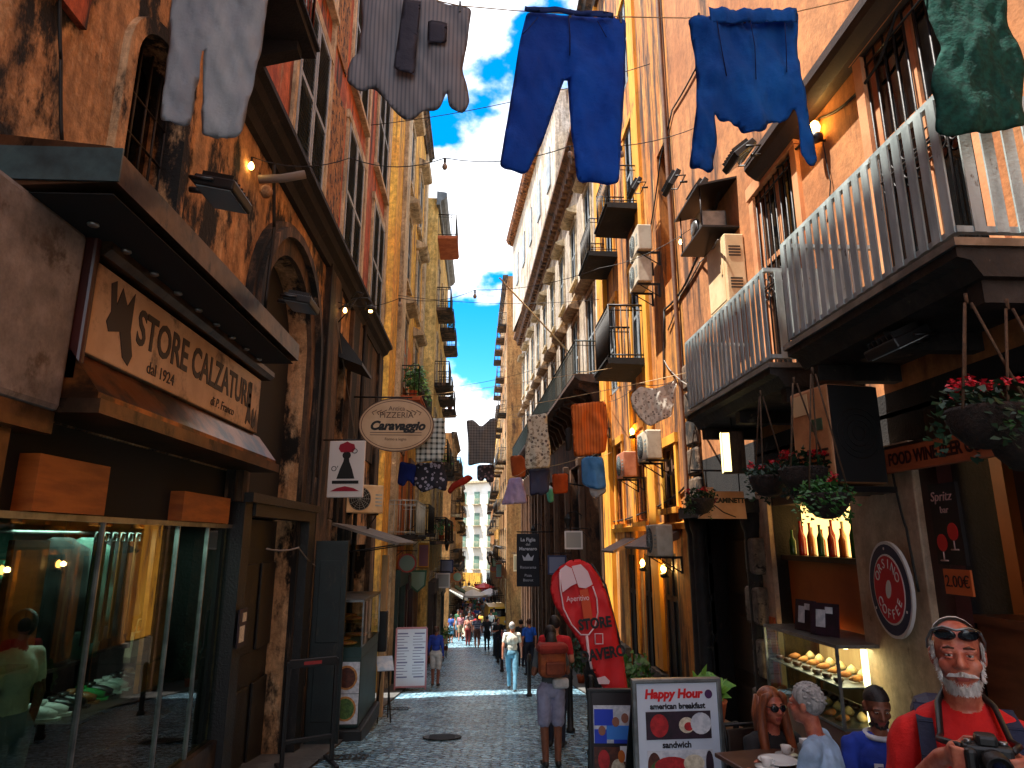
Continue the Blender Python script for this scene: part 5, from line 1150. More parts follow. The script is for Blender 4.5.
fpoly('glass_foam', [(559,570),(565,565),(571,568),(576,583),(570,586),(562,592)], PINKW); fpoly('glass_shine', [(571,566),(580,564),(587,571),(592,584),(585,588),(578,587)], PINKW)
fpoly('orange_slice', [(579,590),(587,588),(590,604),(592,618),(583,618)], M('flag_orange',(206,70,20),rough=.6,bump=0))
fpoly('glass_foot', [(596,677),(604,675),(609,680),(608,683),(598,683)], PINKW)
tv = fp(594,623,-.062); text('STORE', .145, tv, (R(90),R(-6),0), INK, fl, sx=.8, weight=.006)
tv = fp(602,653,-.062); text('DAVERO', .15, tv, (R(90),R(-8),0), INK, fl, sx=.8, weight=.006)
tv = fp(577,598,-.062); text('Aperitivo', .08, tv, (R(90),R(-4),0), PINKW, fl, sx=.8)
tv = fp(598,638,-.06); mb = MB(); mb.tube([(tv[0]-.04,-.06,tv[2]-.05),(tv[0]+.04,-.06,tv[2]-.05),(tv[0]+.04,-.06,tv[2]+.05),(tv[0]-.04,-.06,tv[2]+.05),(tv[0]-.04,-.06,tv[2]-.05)],.007,4); mb.build('square_mark', PINKW, fl)
# ---------------------------------------------------------------- A-boards on the right
def dish(parent, x, z, w, h, bg_, items, y=-.022, name='food_picture'):
    mb = MB(); mb.box(x-w/2,x+w/2,y,y+.004,z-h/2,z+h/2); b_ = mb.build(name, bg_, parent)
    for i, (dx,dz,a,c,m) in enumerate(items):
        mb = MB(); mb.prism([(x+dx+a*math.cos(2*PI*k/18), y-.001-.0012*i, z+dz+c*math.sin(2*PI*k/18)) for k in range(18)],(0,-.001,0)); mb.build('food_print', m, b_)
FOODR = M('print_red',(190,40,44),(150,26,30),(30,30,30),rough=.5,bump=0); FOODC = M('print_cream',(226,214,190),(190,176,150),(30,30,30),rough=.5,bump=0); FOODG = M('print_green',(90,120,60),(50,80,40),(30,30,30),rough=.5,bump=0); FOODB = M('print_brown',(96,50,34),(60,30,24),(20,20,20),rough=.5,bump=0); FOODD = M('print_dark',(52,30,46),(30,20,30),(9,9,9),rough=.5,bump=0); FOODW = M('print_white',(214,216,222),(180,186,196),(20,20,20),rough=.5,bump=0)
def aboard(name, label, px, Y, w, h, mfr, mface, rz=0.):
    x = atY(px, 700, Y).x; r = empty(name, (x, Y, ground(Y)), rz, label, 'menu board')
    ax = R(-7); T = Matrix.Rotation(ax,3,'X')
    return r, T
Ym = 5.35
vt = atY(676,680,Ym); hb = vt.z-ground(Ym)
mn = empty('menu_board', (atY(676,690,Ym).x, Ym, ground(Ym)), R(3), 'silver framed pale blue menu board with burger pictures', 'menu board')
fr = empty('x', (0,0,0)); bpy.data.objects.remove(fr)
wm = .66
mb = MB(); mb.bbox((0,0,hb/2),(wm,.03,hb),.012); pan = mb.build('board', M('menu_face',(206,214,226),(188,200,216),(2,2,2),rough=.3,bump=0), mn)
mb = MB()
for xx in (-wm/2,wm/2): mb.bbox((xx,-.005,hb/2),(.035,.05,hb+.03),.008)
for zz in (hb,.06): mb.bbox((0,-.005,zz),(wm,.05,.035),.008)
mb.build('frame', STEEL, mn)
mb = MB(); mb.prism([(-wm/2,.02,hb-.05),(wm/2,.02,hb-.05),(wm/2,.55,0),(-wm/2,.55,0)],(0,.02,0)); mb.build('rear_leg', IRON, mn)
text('Happy Hour', .088, (-.03,-.018,hb-.095), FACE_C, RED, mn, shear=.15, weight=.004); text('american breakfast', .056, (0,-.018,hb-.18), FACE_C, DK, mn, weight=.002)
dish(mn,0,hb-.31,.5,.19,FOODD,[(-.15,0,.07,.08,FOODR),(.06,.0,.06,.055,FOODC),(.075,-.01,.035,.03,FOODR),(.17,.01,.08,.075,FOODW)])
text('sandwich', .06, (-.02,-.018,hb-.445), FACE_C, DK, mn, weight=.002)
dish(mn,0,hb-.58,.5,.2,FOODW,[(-.2,-.0,.05,.09,FOODB),(-.07,-.02,.16,.075,FOODG),(-.07,.0,.13,.06,FOODR),(.1,.01,.08,.06,FOODC),(.22,0,.03,.095,FOODD)])
text('bruschetteria', .06, (0,-.018,hb-.72), FACE_C, DK, mn, weight=.002)
dish(mn,0,hb-.86,.5,.2,FOODC,[(-.13,-.02,.11,.07,FOODR),(.02,.03,.08,.05,FOODW),(.15,-.02,.09,.07,FOODR),(.0,-.06,.2,.03,FOODG)])
mb = MB(); mb.prism([(.245+.03*math.cos(2*PI*k/16),-.0175,hb-.1+.032*math.sin(2*PI*k/16)) for k in range(16)],(0,-.002,0)); mb.build('round_logo', M('logo_purple',(70,30,80),rough=.5,bump=0), mn)
Yn = 6.2
vt = atY(612,690,Yn); hn = vt.z-ground(Yn); wn = .40
nb = empty('menu_board', (vt.x, Yn, ground(Yn)), R(-4), 'narrow black framed board with blue football and food pictures', 'menu board')
mb = MB(); mb.bbox((0,0,hn/2),(wn,.03,hn),.01); mb.build('board', plain('board_dark',(30,20,24),.4), nb)
mb = MB()
for xx in (-wn/2,wn/2): mb.bbox((xx,-.003,hn/2),(.03,.045,hn+.02),.006)
mb.bbox((0,-.003,hn),(wn,.045,.03),.006); mb.build('frame', BLACK, nb)
mb = MB(); mb.prism([(-wn/2,.02,hn-.05),(wn/2,.02,hn-.05),(wn/2,.5,0),(-wn/2,.5,0)],(0,.02,0)); mb.build('rear_leg', IRON, nb)
mb = MB(); mb.box(-.17,.17,-.02,-.016,hn-.42,hn-.12); sp = mb.build('blue_poster', FOODW, nb)
BL1_ = plain('print_blue',(30,60,190),.5); BL2_ = plain('print_light_blue',(60,130,220),.5)
mb = MB(); 
for a,b2,c,d,i in ((-.165,-.0,.14,.27,0),(-.165,-.06,-.0,.11,0),(-.06,.16,.03,.14,1),(.0,.12,-.0,.06,0)): mb.cur = i; mb.box(a,b2,-.023-.0005*i,-.02,hn-.42+c-.0,hn-.42+d)
for cx_,cz_ in ((-.1,.1),(.1,.2),(.02,.17)): mb.cur = 2; mb.prism([(cx_+.032*math.cos(2*PI*k/12),-.0245,hn-.42+cz_+.04*math.sin(2*PI*k/12)) for k in range(12)],(0,-.001,0))
mb.build('player_print', [BL1_, BL2_, M('print_skin',(150,96,76),rough=.5,bump=0)], sp)
dish(nb,-.02,hn-.6,.3,.3,FOODB,[(-.07,.05,.05,.08,FOODR),(.05,-.02,.06,.08,FOODC),(-.04,-.08,.06,.05,FOODG),(.08,.08,.03,.05,M('print_orange',(206,110,40),rough=.5,bump=0))])
mb = MB(); mb.box(.05,.17,-.027,-.0245,hn-.56,hn-.44); mb.build('price_note', PAPER, nb)
dish(nb,0,hn-.88,.32,.2,BL1_,[(-.06,0,.07,.06,FOODW),(.08,0,.06,.05,BL2_)])
# left white menu board on the pavement
Yw = 19.6
v0, v1 = atY(395,678,Yw), atY(427,628,Yw); 
wb = empty('menu_board', ((v0.x+v1.x)/2, Yw, ground(Yw)), R(6), 'tall white printed menu board on the left pavement', 'menu board')
wd, hg = v1.x-v0.x, v1.z-ground(Yw)
mb = MB(); mb.bbox((0,0,hg/2+.04),(wd,.04,hg-.08),.012); mb.build('board', plain('menu_white',(214,218,232),.45), wb)
mb = MB()
for xx in (-wd/2,wd/2): mb.bbox((xx,0,hg/2),(.05,.06,hg),.01)
mb.bbox((0,0,hg),(wd,.06,.05),.01); mb.bbox((0,0,.08),(wd,.06,.05),.01); mb.build('frame', plain('menu_frame_pink',(176,120,128),.5), wb)
mb = MB(); rnd = random.Random(8)
for c in (-.24,.22):
    for k in range(16):
        w_ = rnd.uniform(.2,.36); z_ = hg-.14-.075*k
        if k % 5 == 0: mb.box(c-.14,c+.14,-.024,-.02,z_-.018,z_+.018)
        else: mb.box(c-.18,c-.18+w_,-.024,-.02,z_-.008,z_+.008)
mb.build('menu_lines', plain('menu_print_grey',(110,112,150),.6), wb)
mb = MB(); mb.prism([(-wd/2,.02,hg-.1),(wd/2,.02,hg-.1),(wd/2,.6,0),(-wd/2,.6,0)],(0,.02,0)); mb.build('rear_leg', IRON, wb)
# small black stand in front of the portal
st = empty('notice_stand', (XL+.62, 9.0, ground(9.0)), R(28), 'empty black framed stand before the dark portal', 'stand')
mb = MB()
for xx in (-.3,.3): mb.bbox((xx,0,.62),(.05,.05,1.22),.008); mb.bbox((xx,.0,.02),(.06,.5,.04),.008)
mb.bbox((0,0,1.2),(.6,.05,.1),.008); mb.bbox((0,0,.32),(.6,.05,.05),.008); mb.build('frame', BLACK, st)
mb = MB(); mb.box(-.12,.1,-.03,-.026,1.18,1.22); mb.build('sticker', M('sticker_red',(140,40,40),bump=0), st)
for i,(yy,zz,lab,m1,m2) in enumerate([(7.48,.7,'small dark framed photo poster on the portal jamb',FOODD,FOODC),(11.2,.55,'small red, white and green poster on the stone blocks',FOODW,FOODR)]):
    r = empty('wall_poster', (XL+.2+(.0 if i == 0 else -.02), yy, zz), 0, lab, 'poster')
    mb = MB(); mb.box(0,.012,-.12,.12,-.19,.19); mb.build('sheet', m1, r)
    mb = MB(); mb.box(.012,.015,-.08,.06,-.14,.02); mb.box(.012,.015,-.02,.09,.06,.15); mb.build('print', m2, r)
    if i: mb = MB(); mb.box(.012,.016,-.11,-.03,.05,.18); mb.build('green_print', FOODG, r)
# ---------------------------------------------------------------- pizza counter on the left
pz = empty('pizza_counter', (XL+.42, 12.1, ground(12.1)), R(0), 'narrow street pizza counter with a glass case and pizza pictures', 'food counter')
DG = M('dark_green_paint',(34,62,60),(24,46,46),(3,3,3),rough=.45,bump=.05)
mb = MB(); mb.bbox((0,0,.12),(1.0,1.9,.24),.02); mb.build('plinth', BLACKST, pz)
mb = MB(); mb.bbox((0,.05,.75),(.84,1.75,1.02),.02); mb.box(-.42,.42,-.83,.93,1.26,1.42); mb.build('cabinet', DG, pz)
mb = MB()
for x0,x1 in ((-.4,0.005),(.01,.41)):
    for z0,z1 in ((.3,.73),(.74,1.2)): mb.box(x0,x1,-.838,-.832,z0,z1)
mb.build('poster_panel', FOODW, pz)
for dx,dz,m in ((-.2,.97,FOODR),(.21,.97,FOODB),(-.2,.52,FOODR),(.21,.52,FOODG)):
    mb = MB(); mb.prism([(dx+.17*math.cos(2*PI*k/20),-.84,dz+.18*math.sin(2*PI*k/20)) for k in range(20)],(0,-.003,0)); q = mb.build('pizza_picture', M('print_crust',(206,150,84),(170,110,56),(20,20,20),rough=.5,bump=0), pz)
    mb = MB(); mb.prism([(dx+.14*math.cos(2*PI*k/20),-.844,dz+.15*math.sin(2*PI*k/20)) for k in range(20)],(0,-.002,0)); mb.build('topping', m, q)
mb = MB(); mb.box(-.42,-.414,-.83,.93,1.42,2.1); mb.box(.414,.42,-.83,.93,1.42,2.1); mb.box(-.41,.41,-.83,-.824,1.42,2.1); mb.box(-.41,.41,-.8,.9,1.74,1.748); mb.build('glass_case', GLASS, pz)
mb = MB(); mb.box(-.43,.43,-.84,.94,2.1,2.14)
for xx in (-.42,.42):
    for yy in (-.83,.93): mb.box(xx-.012,xx+.012,yy-.012,yy+.012,1.42,2.1)
mb.build('case_frame', STEEL, pz)
DOUGH = M('baked_crust',(196,130,66),(150,86,40),(14,14,14),rough=.8); SAUCE = M('tomato_topping',(176,44,26),(206,150,90),(22,22,22),rough=.6,bump=.2)
pzz = None
for k in range(6):
    zz = 1.43 if k < 3 else 1.755
    if pzz is None:
        mb = MB(); mb.lathe([(.17,0),(.2,.015),(.19,.03),(.16,.02),(.0,.018)],(0,0,0),18); pr_ = mb.build('pizza', DOUGH); mb = MB(); mb.lathe([(.165,.02),(.1,.026),(.0,.027)],(0,0,0),18); mb.build('topping', SAUCE, pr_); pzz = pr_; o = pr_
    else: o = copy_tree(pzz)
    o.location = (XL+.42+(-.1 if k % 2 else .1), 12.1-.55+.5*(k % 3), ground(12.1)+zz)
    tag(o, 'pizza with tomato topping on the %s shelf of the glass case' % ('lower','upper')[k//3], 'pizza', 'pizzas on the %s shelf' % ('lower','upper')[k//3])
mb = MB(); mb.prism([(0,-1.6,0),(1.15,-1.6,-.34),(1.17,-1.6,-.3),(0,-1.6,.05)],(0,3.4,0)); aw = mb.build('awning', M('grey_awning',(120,116,110),(94,90,86),(2,2,2),rough=.8,dirt=(60,50,44),dscale=(4,4,4),dlo=.56,dhi=.66,bump=.1), None, (XL+.1,13.6,1.85)); tag(aw,'grey sloping awning above the pizza counter','awning')
mb = MB()
for yy in (-1.5,1.7): mb.tube([(0,yy,-.5),(1.1,yy,-.33)],.015,6)
mb.build('stay', IRON, aw)
pc = empty('pale_wooden_post', (XL+.8, 13.9, ground(13.9)), 0, 'pale wooden post with black band beside the pizza counter', 'post')
mb = MB(); mb.bbox((0,0,1.5),(.13,.13,3.0),.015); mb.build('shaft', PALEWOOD, pc); mb = MB(); mb.bbox((0,0,1.55),(.18,.18,.75),.02); mb.build('band', BLACK, pc)
sf = empty('folding_stand', (XL+.95, 13.3, ground(13.3)), R(15), 'thin legged stand holding a blue and white sheet', 'stand')
mb = MB(); 
for a in ((-.12,-.2),(.12,-.2),(-.12,.2),(.12,.2)): mb.tube([(a[0],a[1],0),(a[0]*.6,-a[1]*.5,.9)],.014,6)
mb.tube([(-.1,0,.9),(.1,0,.9)],.014,6); mb.build('legs', IRON, sf)
mb = MB(); mb.cbox((0,-.02,.98),(.3,.36,.02),Matrix.Rotation(R(35),3,'X')); mb.build('sheet', M('pale_blue_sheet',(150,180,206),(206,216,226),(5,5,5),rough=.6,bump=0), sf)
dp = empty('shutter_door_leaf', (XL+.18, 10.75, ground(10.75)), 0, 'dark green open door leaf between stone blocks and pizza counter', 'door')
DGD = M('black_green_paint',(18,32,34),(12,22,24),(3,3,3),rough=.5,dirt=(50,46,40),dscale=(5,5,2),dlo=.58,dhi=.7,bump=.1); mb = MB(); mb.bbox((.22,0,1.45),(.5,.06,2.9),.01); mb.build('leaf', DGD, dp); mb = MB(); mb.bbox((.22,-.035,2.0),(.34,.02,1.2),.01); mb.build('panel', DGD, dp); mb = MB(); mb.bbox((.22,-.035,.75),(.34,.02,.9),.01); mb.build('panel', DGD, dp)
# ---------------------------------------------------------------- bollards
bol = None
for i,(px,Y) in enumerate([(569,11.6),(590,9.6),(529,17.5),(545,14.6),(502,25),(498,29),(494,33)]):
    if bol is None:
        mb = MB(); mb.lathe([(.075,0),(.075,.05),(.05,.07),(.048,.78),(.06,.8),(.06,.84),(.05,.86),(.055,.93),(.03,.98)],(0,0,0),12); bol = mb.build('bollard', IRON); o = bol
    else: o = bol.copy(); COL.objects.link(o)
    x = atY(px,650,Y).x; o.location = (x, Y, ground(Y)); tag(o, ['black iron bollard left of the narrow board, second nearest','black iron bollard nearest the red flag','black iron bollard beside the white shirted walker','black iron bollard behind the woman in lilac shorts','black iron bollard farther down the right edge, nearest of three','black iron bollard farther down the right edge, middle of three','black iron bollard farther down the right edge, farthest of three'][i], 'bollard', 'bollards along the right pavement')
# ---------------------------------------------------------------- bar display case, menus, bottles
GB = lambda y: ground(y)
dc = empty('pastry_case', (3.42, 6.75, ground(6.75)), RW, 'glass pastry display case glowing in the bar window', 'display case')
mb = MB(); mb.bbox((0,0,.42),(1.5,.6,.84),.015); mb.build('cabinet', M('case_front',(150,110,84),(120,84,60),(2,2,2),rough=.4,bump=0), dc)
mb = MB(); mb.box(-.75,.75,-.3,-.294,.86,1.5); mb.box(-.75,-.744,-.3,.3,.86,1.5); mb.box(.744,.75,-.3,.3,.86,1.5); mb.build('glass', GLASS, dc)
mb = MB(); mb.box(-.76,.76,-.31,.31,1.5,1.53); mb.box(-.76,.76,-.31,.31,.84,.862); mb.box(-.74,.74,-.28,.28,1.17,1.182)
for xx in (-.75,.75): mb.box(xx-.012,xx+.012,-.312,-.29,.86,1.5)
mb.build('frame', STEEL, dc)
mb = MB(); mb.box(-.74,.74,.285,.295,.87,1.49); mb.build('back_panel', PALEWOOD, dc)
mb = MB(); mb.box(-.7,.7,-.2,-.17,1.485,1.499); mb.build('lamp_strip', M('lit_strip',(255,236,190),bump=0,emit=(255,228,170),estr=2.), dc)
mb = MB(); mb.box(.66,.7,-.04,-.0,.87,1.48); mb.build('lit_tube', M('lit_strip',(255,236,190)), dc)
l = bpy.data.lights.new('case_lamp','AREA'); l.shape = 'RECTANGLE'; l.size = 1.3; l.size_y = .3; l.energy = 3.5; l.color = (1,.82,.55); o = bpy.data.objects.new('case_lamp', l); COL.objects.link(o); o.parent = dc; o.location = (0,0,1.47)
cro = None; rnd = random.Random(6)
pm = [DOUGH, M('chocolate_glaze',(70,36,22),(50,24,16),(20,20,20),rough=.3), M('cream_pastry',(232,206,150),(214,176,110),(20,20,20),rough=.7)]
meshes = []
mb = MB(); mb.tube([(-.06,.03,.02),(-.04,.0,.03),(0,-.015,.035),(.04,0,.03),(.06,.03,.02)],[.008,.024,.032,.024,.008],8); meshes.append((mb,'croissant',0))
mb = MB(); mb.lathe([(.03,0),(.045,.02),(.04,.04),(.02,.045),(.012,.03)],(0,0,0),12); meshes.append((mb,'doughnut',1))
mb = MB(); mb.lathe([(.035,0),(.05,.03),(.03,.06),(.005,.08)],(0,0,0),12); meshes.append((mb,'cream_puff',2))
protos = [b_.build(n_, pm[k_]) for b_, n_, k_ in meshes]; used = [False]*3
for k in range(42):
    t = [0,2,1][(k//7) % 3] if k < 21 else [1,0,2][(k//7) % 3]
    o = protos[t] if not used[t] else protos[t].copy()
    if used[t]: COL.objects.link(o)
    used[t] = True
    a = -.66+.2*(k % 7)+rnd.uniform(-.01,.01); b_ = -.2+.17*((k//7) % 3); z = .864 if k < 21 else 1.184
    o.location = (3.42+b_, 6.75-a, ground(6.75)+z); o.rotation_euler = (0,0,rnd.random()*.6); nm = ['golden croissant','chocolate glazed doughnut','pale cream puff'][t]
    tag(o, '%s lined up on the %s shelf of the pastry case' % (nm, 'bottom' if k < 21 else 'upper'), nm.split()[-1], nm+'s on the '+('bottom' if k < 21 else 'upper')+' shelf')
for k, yy in enumerate((6.9,6.55)):
    r = empty('menu_holder', (3.3+.02*k, yy, ground(6.75)+1.53), R(-80+16*k), ['dark menu holder on the pastry case, farther of two','dark menu holder on the pastry case, nearer of two'][k], 'menu holder')
    mb = MB(); mb.cbox((0,0,.15),(.3,.02,.3),Matrix.Rotation(R(-8),3,'X')); mb.build('card', FOODD, r); mb = MB(); mb.cbox((-.03,-.02,.16),(.1,.004,.16),Matrix.Rotation(R(-8),3,'X')); mb.cbox((.07,-.022,.24),(.08,.004,.06),Matrix.Rotation(R(-8),3,'X')); mb.build('white_print', FOODW, r)
bcol = [M('amber_bottle',(176,90,24),rough=.15,bump=0),M('green_bottle',(40,90,40),rough=.15,bump=0),M('red_bottle',(150,30,24),rough=.15,bump=0),M('clear_bottle',(206,200,170),rough=.15,bump=0)]
mb = MB(); mb.lathe([(.036,0),(.038,.02),(.038,.2),(.016,.26),(.014,.33),(.017,.335),(.017,.35)],(0,0,0),10); bot = mb.build('bottle', bcol[0]); bot.data.materials[0] = bcol[0]; first = True
for k in range(17):
    o = bot if first else bot.copy()
    if not first: COL.objects.link(o)
    first = False; o.location = (XR+.16+.08*(k % 2), 6.38+.115*k, 1.42); ci = (k*7+k//3) % 4
    o.material_slots[0].link = 'OBJECT'; o.material_slots[0].material = bcol[ci]
    o.scale = (1, 1, [1,.86,1.08,.94,1.15][k % 5])
    nm = ['amber','green','red','clear'][ci]; tag(o, nm+' glass bottle in the row on the lit bar shelf', 'bottle', nm+' bottles on the lit bar shelf')
# ---------------------------------------------------------------- cafe tables and chairs in front of the bar
def cafe_table(x, y, label):
    r = empty('cafe_table', (x, y, ground(y)), .2, label, 'table')
    mb = MB(); mb.bbox((0,0,.73),(.62,.62,.03),.008); mb.build('tabletop', M('table_wood',(96,60,40),(70,42,28),(3,3,12),rough=.4,bump=.05), r)
    mb = MB(); mb.tube([(0,0,.03),(0,0,.71)],.03,8); mb.build('column', IRON, r)
    mb = MB(); mb.lathe([(.22,0),(.2,.02),(.04,.04)],(0,0,0),16); mb.build('base', IRON, r); return r
def cafe_chair(x, y, rz, label):
    r = empty('cafe_chair', (x, y, ground(y)), rz, label, 'chair', 'cafe chairs in front of the bar')
    mb = MB(); mb.bbox((0,0,.45),(.42,.42,.04),.015); mb.build('seat', WOODD, r)
    for a,b_ in ((-.18,-.18),(.18,-.18),(-.18,.18),(.18,.18)): mb = MB(); mb.tube([(a,b_,.44),(a*1.12,b_*1.12,0)],.015,6); mb.build('leg', IRON, r)
    mb = MB(); mb.tube([(-.19,.2,.45),(-.2,.25,.86),(.2,.25,.86),(.19,.2,.45)],.014,6); mb.build('back_frame', IRON, r); mb = MB(); mb.bbox((0,.245,.74),(.36,.02,.18),.01,Matrix.Rotation(R(-6),3,'X')); mb.build('backrest', WOODD, r)
cafe_table(2.0, 4.72, 'small wooden cafe table with coffee cups by the sunglasses woman')
cafe_table(2.05, 6.3, 'small cafe table with a potted herb farther from the camera')
cafe_chair(2.36, 4.42, R(-128), 'dark cafe chair under the grey haired man in light blue')
cafe_chair(2.12, 5.22, R(10), 'dark cafe chair under the woman in sunglasses')
cafe_chair(2.86, 4.55, R(-60), 'dark cafe chair under the man in the royal blue shirt')
cafe_chair(1.75, 6.35, R(-85), 'empty dark cafe chair at the farther table')
CER = plain('white_china',(226,224,220),.2)
def cup(x, y, z, label):
    mb = MB(); mb.lathe([(.06,0),(.075,.012),(.02,.01)],(0,0,0),16); mb.lathe([(.018,.01),(.03,.03),(.036,.065),(.03,.06),(.0,.02)],(0,0,0),14); mb.tube([(.034,0,.055),(.055,0,.045),(.05,0,.025),(.03,0,.02)],.004,5)
    o = mb.build('coffee_cup', CER, None, (x,y,z)); tag(o,label,'cup')
zt = ground(4.72)+.746
cup(1.86,4.62,zt,'white coffee cup and saucer at the left of the cafe table'); cup(2.1,4.86,zt,'white coffee cup and saucer in front of the sunglasses woman')
mb = MB(); mb.lathe([(.02,0),(.1,.006),(.13,.02),(.12,.02),(.0,.008)],(0,0,0),20); tag(mb.build('plate', CER, None, (1.98,4.72,zt)),'white plate in the middle of the cafe table','plate')
mb = MB(); mb.lathe([(.032,0),(.034,.11),(.03,.11),(.028,.01)],(0,0,0),14); tag(mb.build('water_glass', GLASS, None, (2.18,4.62,zt)),'water glass beside the grey haired man','glass')
mb = MB(); mb.bbox((0,0,.05),(.1,.08,.1),.01); nh = mb.build('napkin_holder', STEEL, None, (2.2,4.76,zt)); tag(nh,'steel napkin holder on the cafe table','napkin holder')
mb = MB(); mb.box(-.035,.035,-.03,.03,.1,.13); mb.build('napkin', PAPER, nh)
potted((2.1,6.35,ground(6.3)+.745), 'fresh green herb pot on the farther cafe table', .22, 41, LEAFL, True, .13, 70)
mb = MB(); mb.lathe([(.04,0),(.04,.13),(.03,.14)],(0,0,0),12); tag(mb.build('candle_jar', CER, None, (1.9,6.3,ground(6.3)+.745)),'white jar beside the herb pot','jar')
# planter fence / railing left of the tables
pf = empty('planter_screen', (1.86, 5.9, ground(5.9)), R(8), 'low black terrace screen with pale panels beside the menu board', 'screen')
mb = MB()
for xx in (-.3,.3): mb.bbox((xx,0,.42),(.04,.04,.84),.006)
for zz in (.82,.5,.1): mb.bbox((0,0,zz),(.6,.03,.03),.006)
mb.build('frame', BLACK, pf); mb = MB(); mb.box(-.28,.28,-.008,.008,.13,.47); mb.build('panel', M('smoked_panel',(120,124,130),(84,90,96),(4,4,4),rough=.2,bump=0), pf)
# flower-trough etc. things inside the shoe shop window
bagm = [M('red_leather',(190,24,34),(150,16,24),(5,5,5),rough=.4,bump=.1),M('olive_leather',(110,100,50),(84,76,36),(5,5,5),rough=.5,bump=.1),M('orange_leather',(206,90,40),(180,70,30),(5,5,5),rough=.4,bump=.1),M('cream_leather',(206,190,160),(180,160,130),(5,5,5),rough=.5,bump=.1)]
def handbag(x, y, z, m, label, sc=1.):
    r = empty('handbag', (x,y,z), R(70), label, 'handbag')
    mb = MB(); mb.prism([(-.17*sc,-.05*sc,0),(.17*sc,-.05*sc,0),(.14*sc,-.04*sc,.26*sc),(-.14*sc,-.04*sc,.26*sc)],(0,.1*sc,0)); mb.build('body', m, r)
    mb = MB(); mb.tube([(-.09*sc,0,.25*sc),(-.07*sc,0,.4*sc),(.07*sc,0,.4*sc),(.09*sc,0,.25*sc)],.01*sc,6); mb.build('handle', m, r)
handbag(XL-.3,4.1,.86,bagm[0],'red handbag at the left end of the shop window'); handbag(XL-.32,4.08,.1,bagm[1],'olive handbag low at the left end of the shop window',1.2)
handbag(XL-.5,6.95,.56,bagm[2],'orange handbag near the wooden panels in the shop window',.9); handbag(XL-.45,6.7,.56,bagm[3],'cream handbag near the wooden panels in the shop window',.8)
mb = MB(); mb.box(-.22,.22,-.5,.5,0,.02); tag(mb.build('glass_shelf', GLASS, None, (XL-.42,6.8,.54)),'glass shelf carrying two handbags in the shop window','shelf')
mb = MB(); mb.box(-.22,.22,-.35,.35,0,.02); tag(mb.build('glass_shelf', GLASS, None, (XL-.28,4.12,.84)),'glass shelf under the red handbag','shelf')
shoe = None; SH = [plain('black_shoe_leather',(26,24,26),.3),plain('white_shoe_leather',(206,204,200),.4),M('tan_shoe_leather',(140,86,48),rough=.35,bump=0),M('green_shoe_fabric',(40,150,70),rough=.6,bump=0)]
rnd = random.Random(12)
for k in range(36):
    if shoe is None:
        mb = MB(); mb.prism([(-.045,-.13,0),(.045,-.13,0),(.05,.05,0),(.03,.13,0),(-.03,.13,0),(-.05,.05,0)],(0,0,.02)); mb.tube([(0,.1,.035),(0,.03,.05),(0,-.05,.065),(0,-.11,.07)],[.03,.043,.042,.04],10); mb.lathe([(.042,0),(.04,.05),(.03,.05)],(0,-.08,.07),10); shoe = mb.build('shoe', SH[0]); o = shoe
    else: o = shoe.copy(); COL.objects.link(o)
    lv = k // 12; o.location = (XL-[1.42,1.42,.6][lv], 5.1+.19*(k % 12) if lv < 2 else 5.6+.13*(k % 12), [.03,.45,.27][lv]); o.rotation_euler = (0,0,R(-80+rnd.uniform(-8,8)))
    ci = [1,0,2,0,1,3,0][(k*3+lv) % 7] if lv == 2 else [0,0,2,0,1][(k+lv) % 5]
    o.material_slots[0].link = 'OBJECT'; o.material_slots[0].material = SH[ci]; nm = ['black','white','tan','green'][ci]; row = ['bottom row on the rear shelves','second row on the rear shelves','front row behind the glass'][lv]
    tag(o, '%s shoe in the %s of the shop' % (nm, row), 'shoe', '%s shoes in the %s' % (nm, row))
bx = None; BXC = [M('box_white',(196,190,180),bump=0),M('box_brown',(120,84,54),bump=0),M('box_green',(50,110,80),bump=0)]
for k in range(16):
    if bx is None: mb = MB(); mb.bbox((0,0,.06),(.3,.2,.12),.004); bx = mb.build('shoe_box', BXC[0]); mb = MB(); mb.bbox((0,0,.125),(.31,.21,.035),.004); mb.build('lid', BXC[0], bx); o = bx
    else: o = copy_tree(bx)
    o.location = (XL-1.42, 5.15+.28*(k % 8), .87 if k < 8 else 1.29); ci = (k*5+k//8) % 3
    for q in [o]+list(o.children): q.material_slots[0].link = 'OBJECT'; q.material_slots[0].material = BXC[ci]
    nm = ['white','brown','green'][ci]; tag(o, nm+' shoe box on the %s rear shelf of the shop' % ('third','top')[k//8], 'shoe box', nm+' shoe boxes on the %s shelf' % ('third','top')[k//8])
belts = None
for k in range(6):
    mb = MB(); mb.bbox((0,0,-.4),(.012,.045,.8),.003); o = mb.build('belt', SH[[0,2,0,2,0,2][k]], None, (XL-.16,5.2+.12*k,1.66)); mb = MB(); mb.tube([(.01,-.03,-.01),(.01,.03,-.01),(.01,.03,-.07),(.01,-.03,-.07),(.01,-.03,-.01)],.006,5); mb.build('buckle', STEEL, o); nm = ['black','tan'][k % 2]; tag(o, nm+' leather belt hanging behind the shop glass', 'belt', nm+' belts behind the glass')
handbag(XL-.3,3.3,.2,bagm[3],'cream handbag low at the far left of the shop window',1.1); handbag(XL-.3,3.25,.86,bagm[1],'olive handbag above the cream one at the far left of the window')
mb = MB(); mb.box(-.22,.22,-.45,.45,0,.02); tag(mb.build('glass_shelf', GLASS, None, (XL-.3,3.25,.84)),'glass shelf under the olive handbag at the far left','shelf'); mb = MB(); mb.box(-.22,.22,-.45,.45,0,.02); tag(mb.build('glass_shelf', GLASS, None, (XL-.3,3.3,.18)),'low glass shelf under the cream handbag at the far left','shelf')
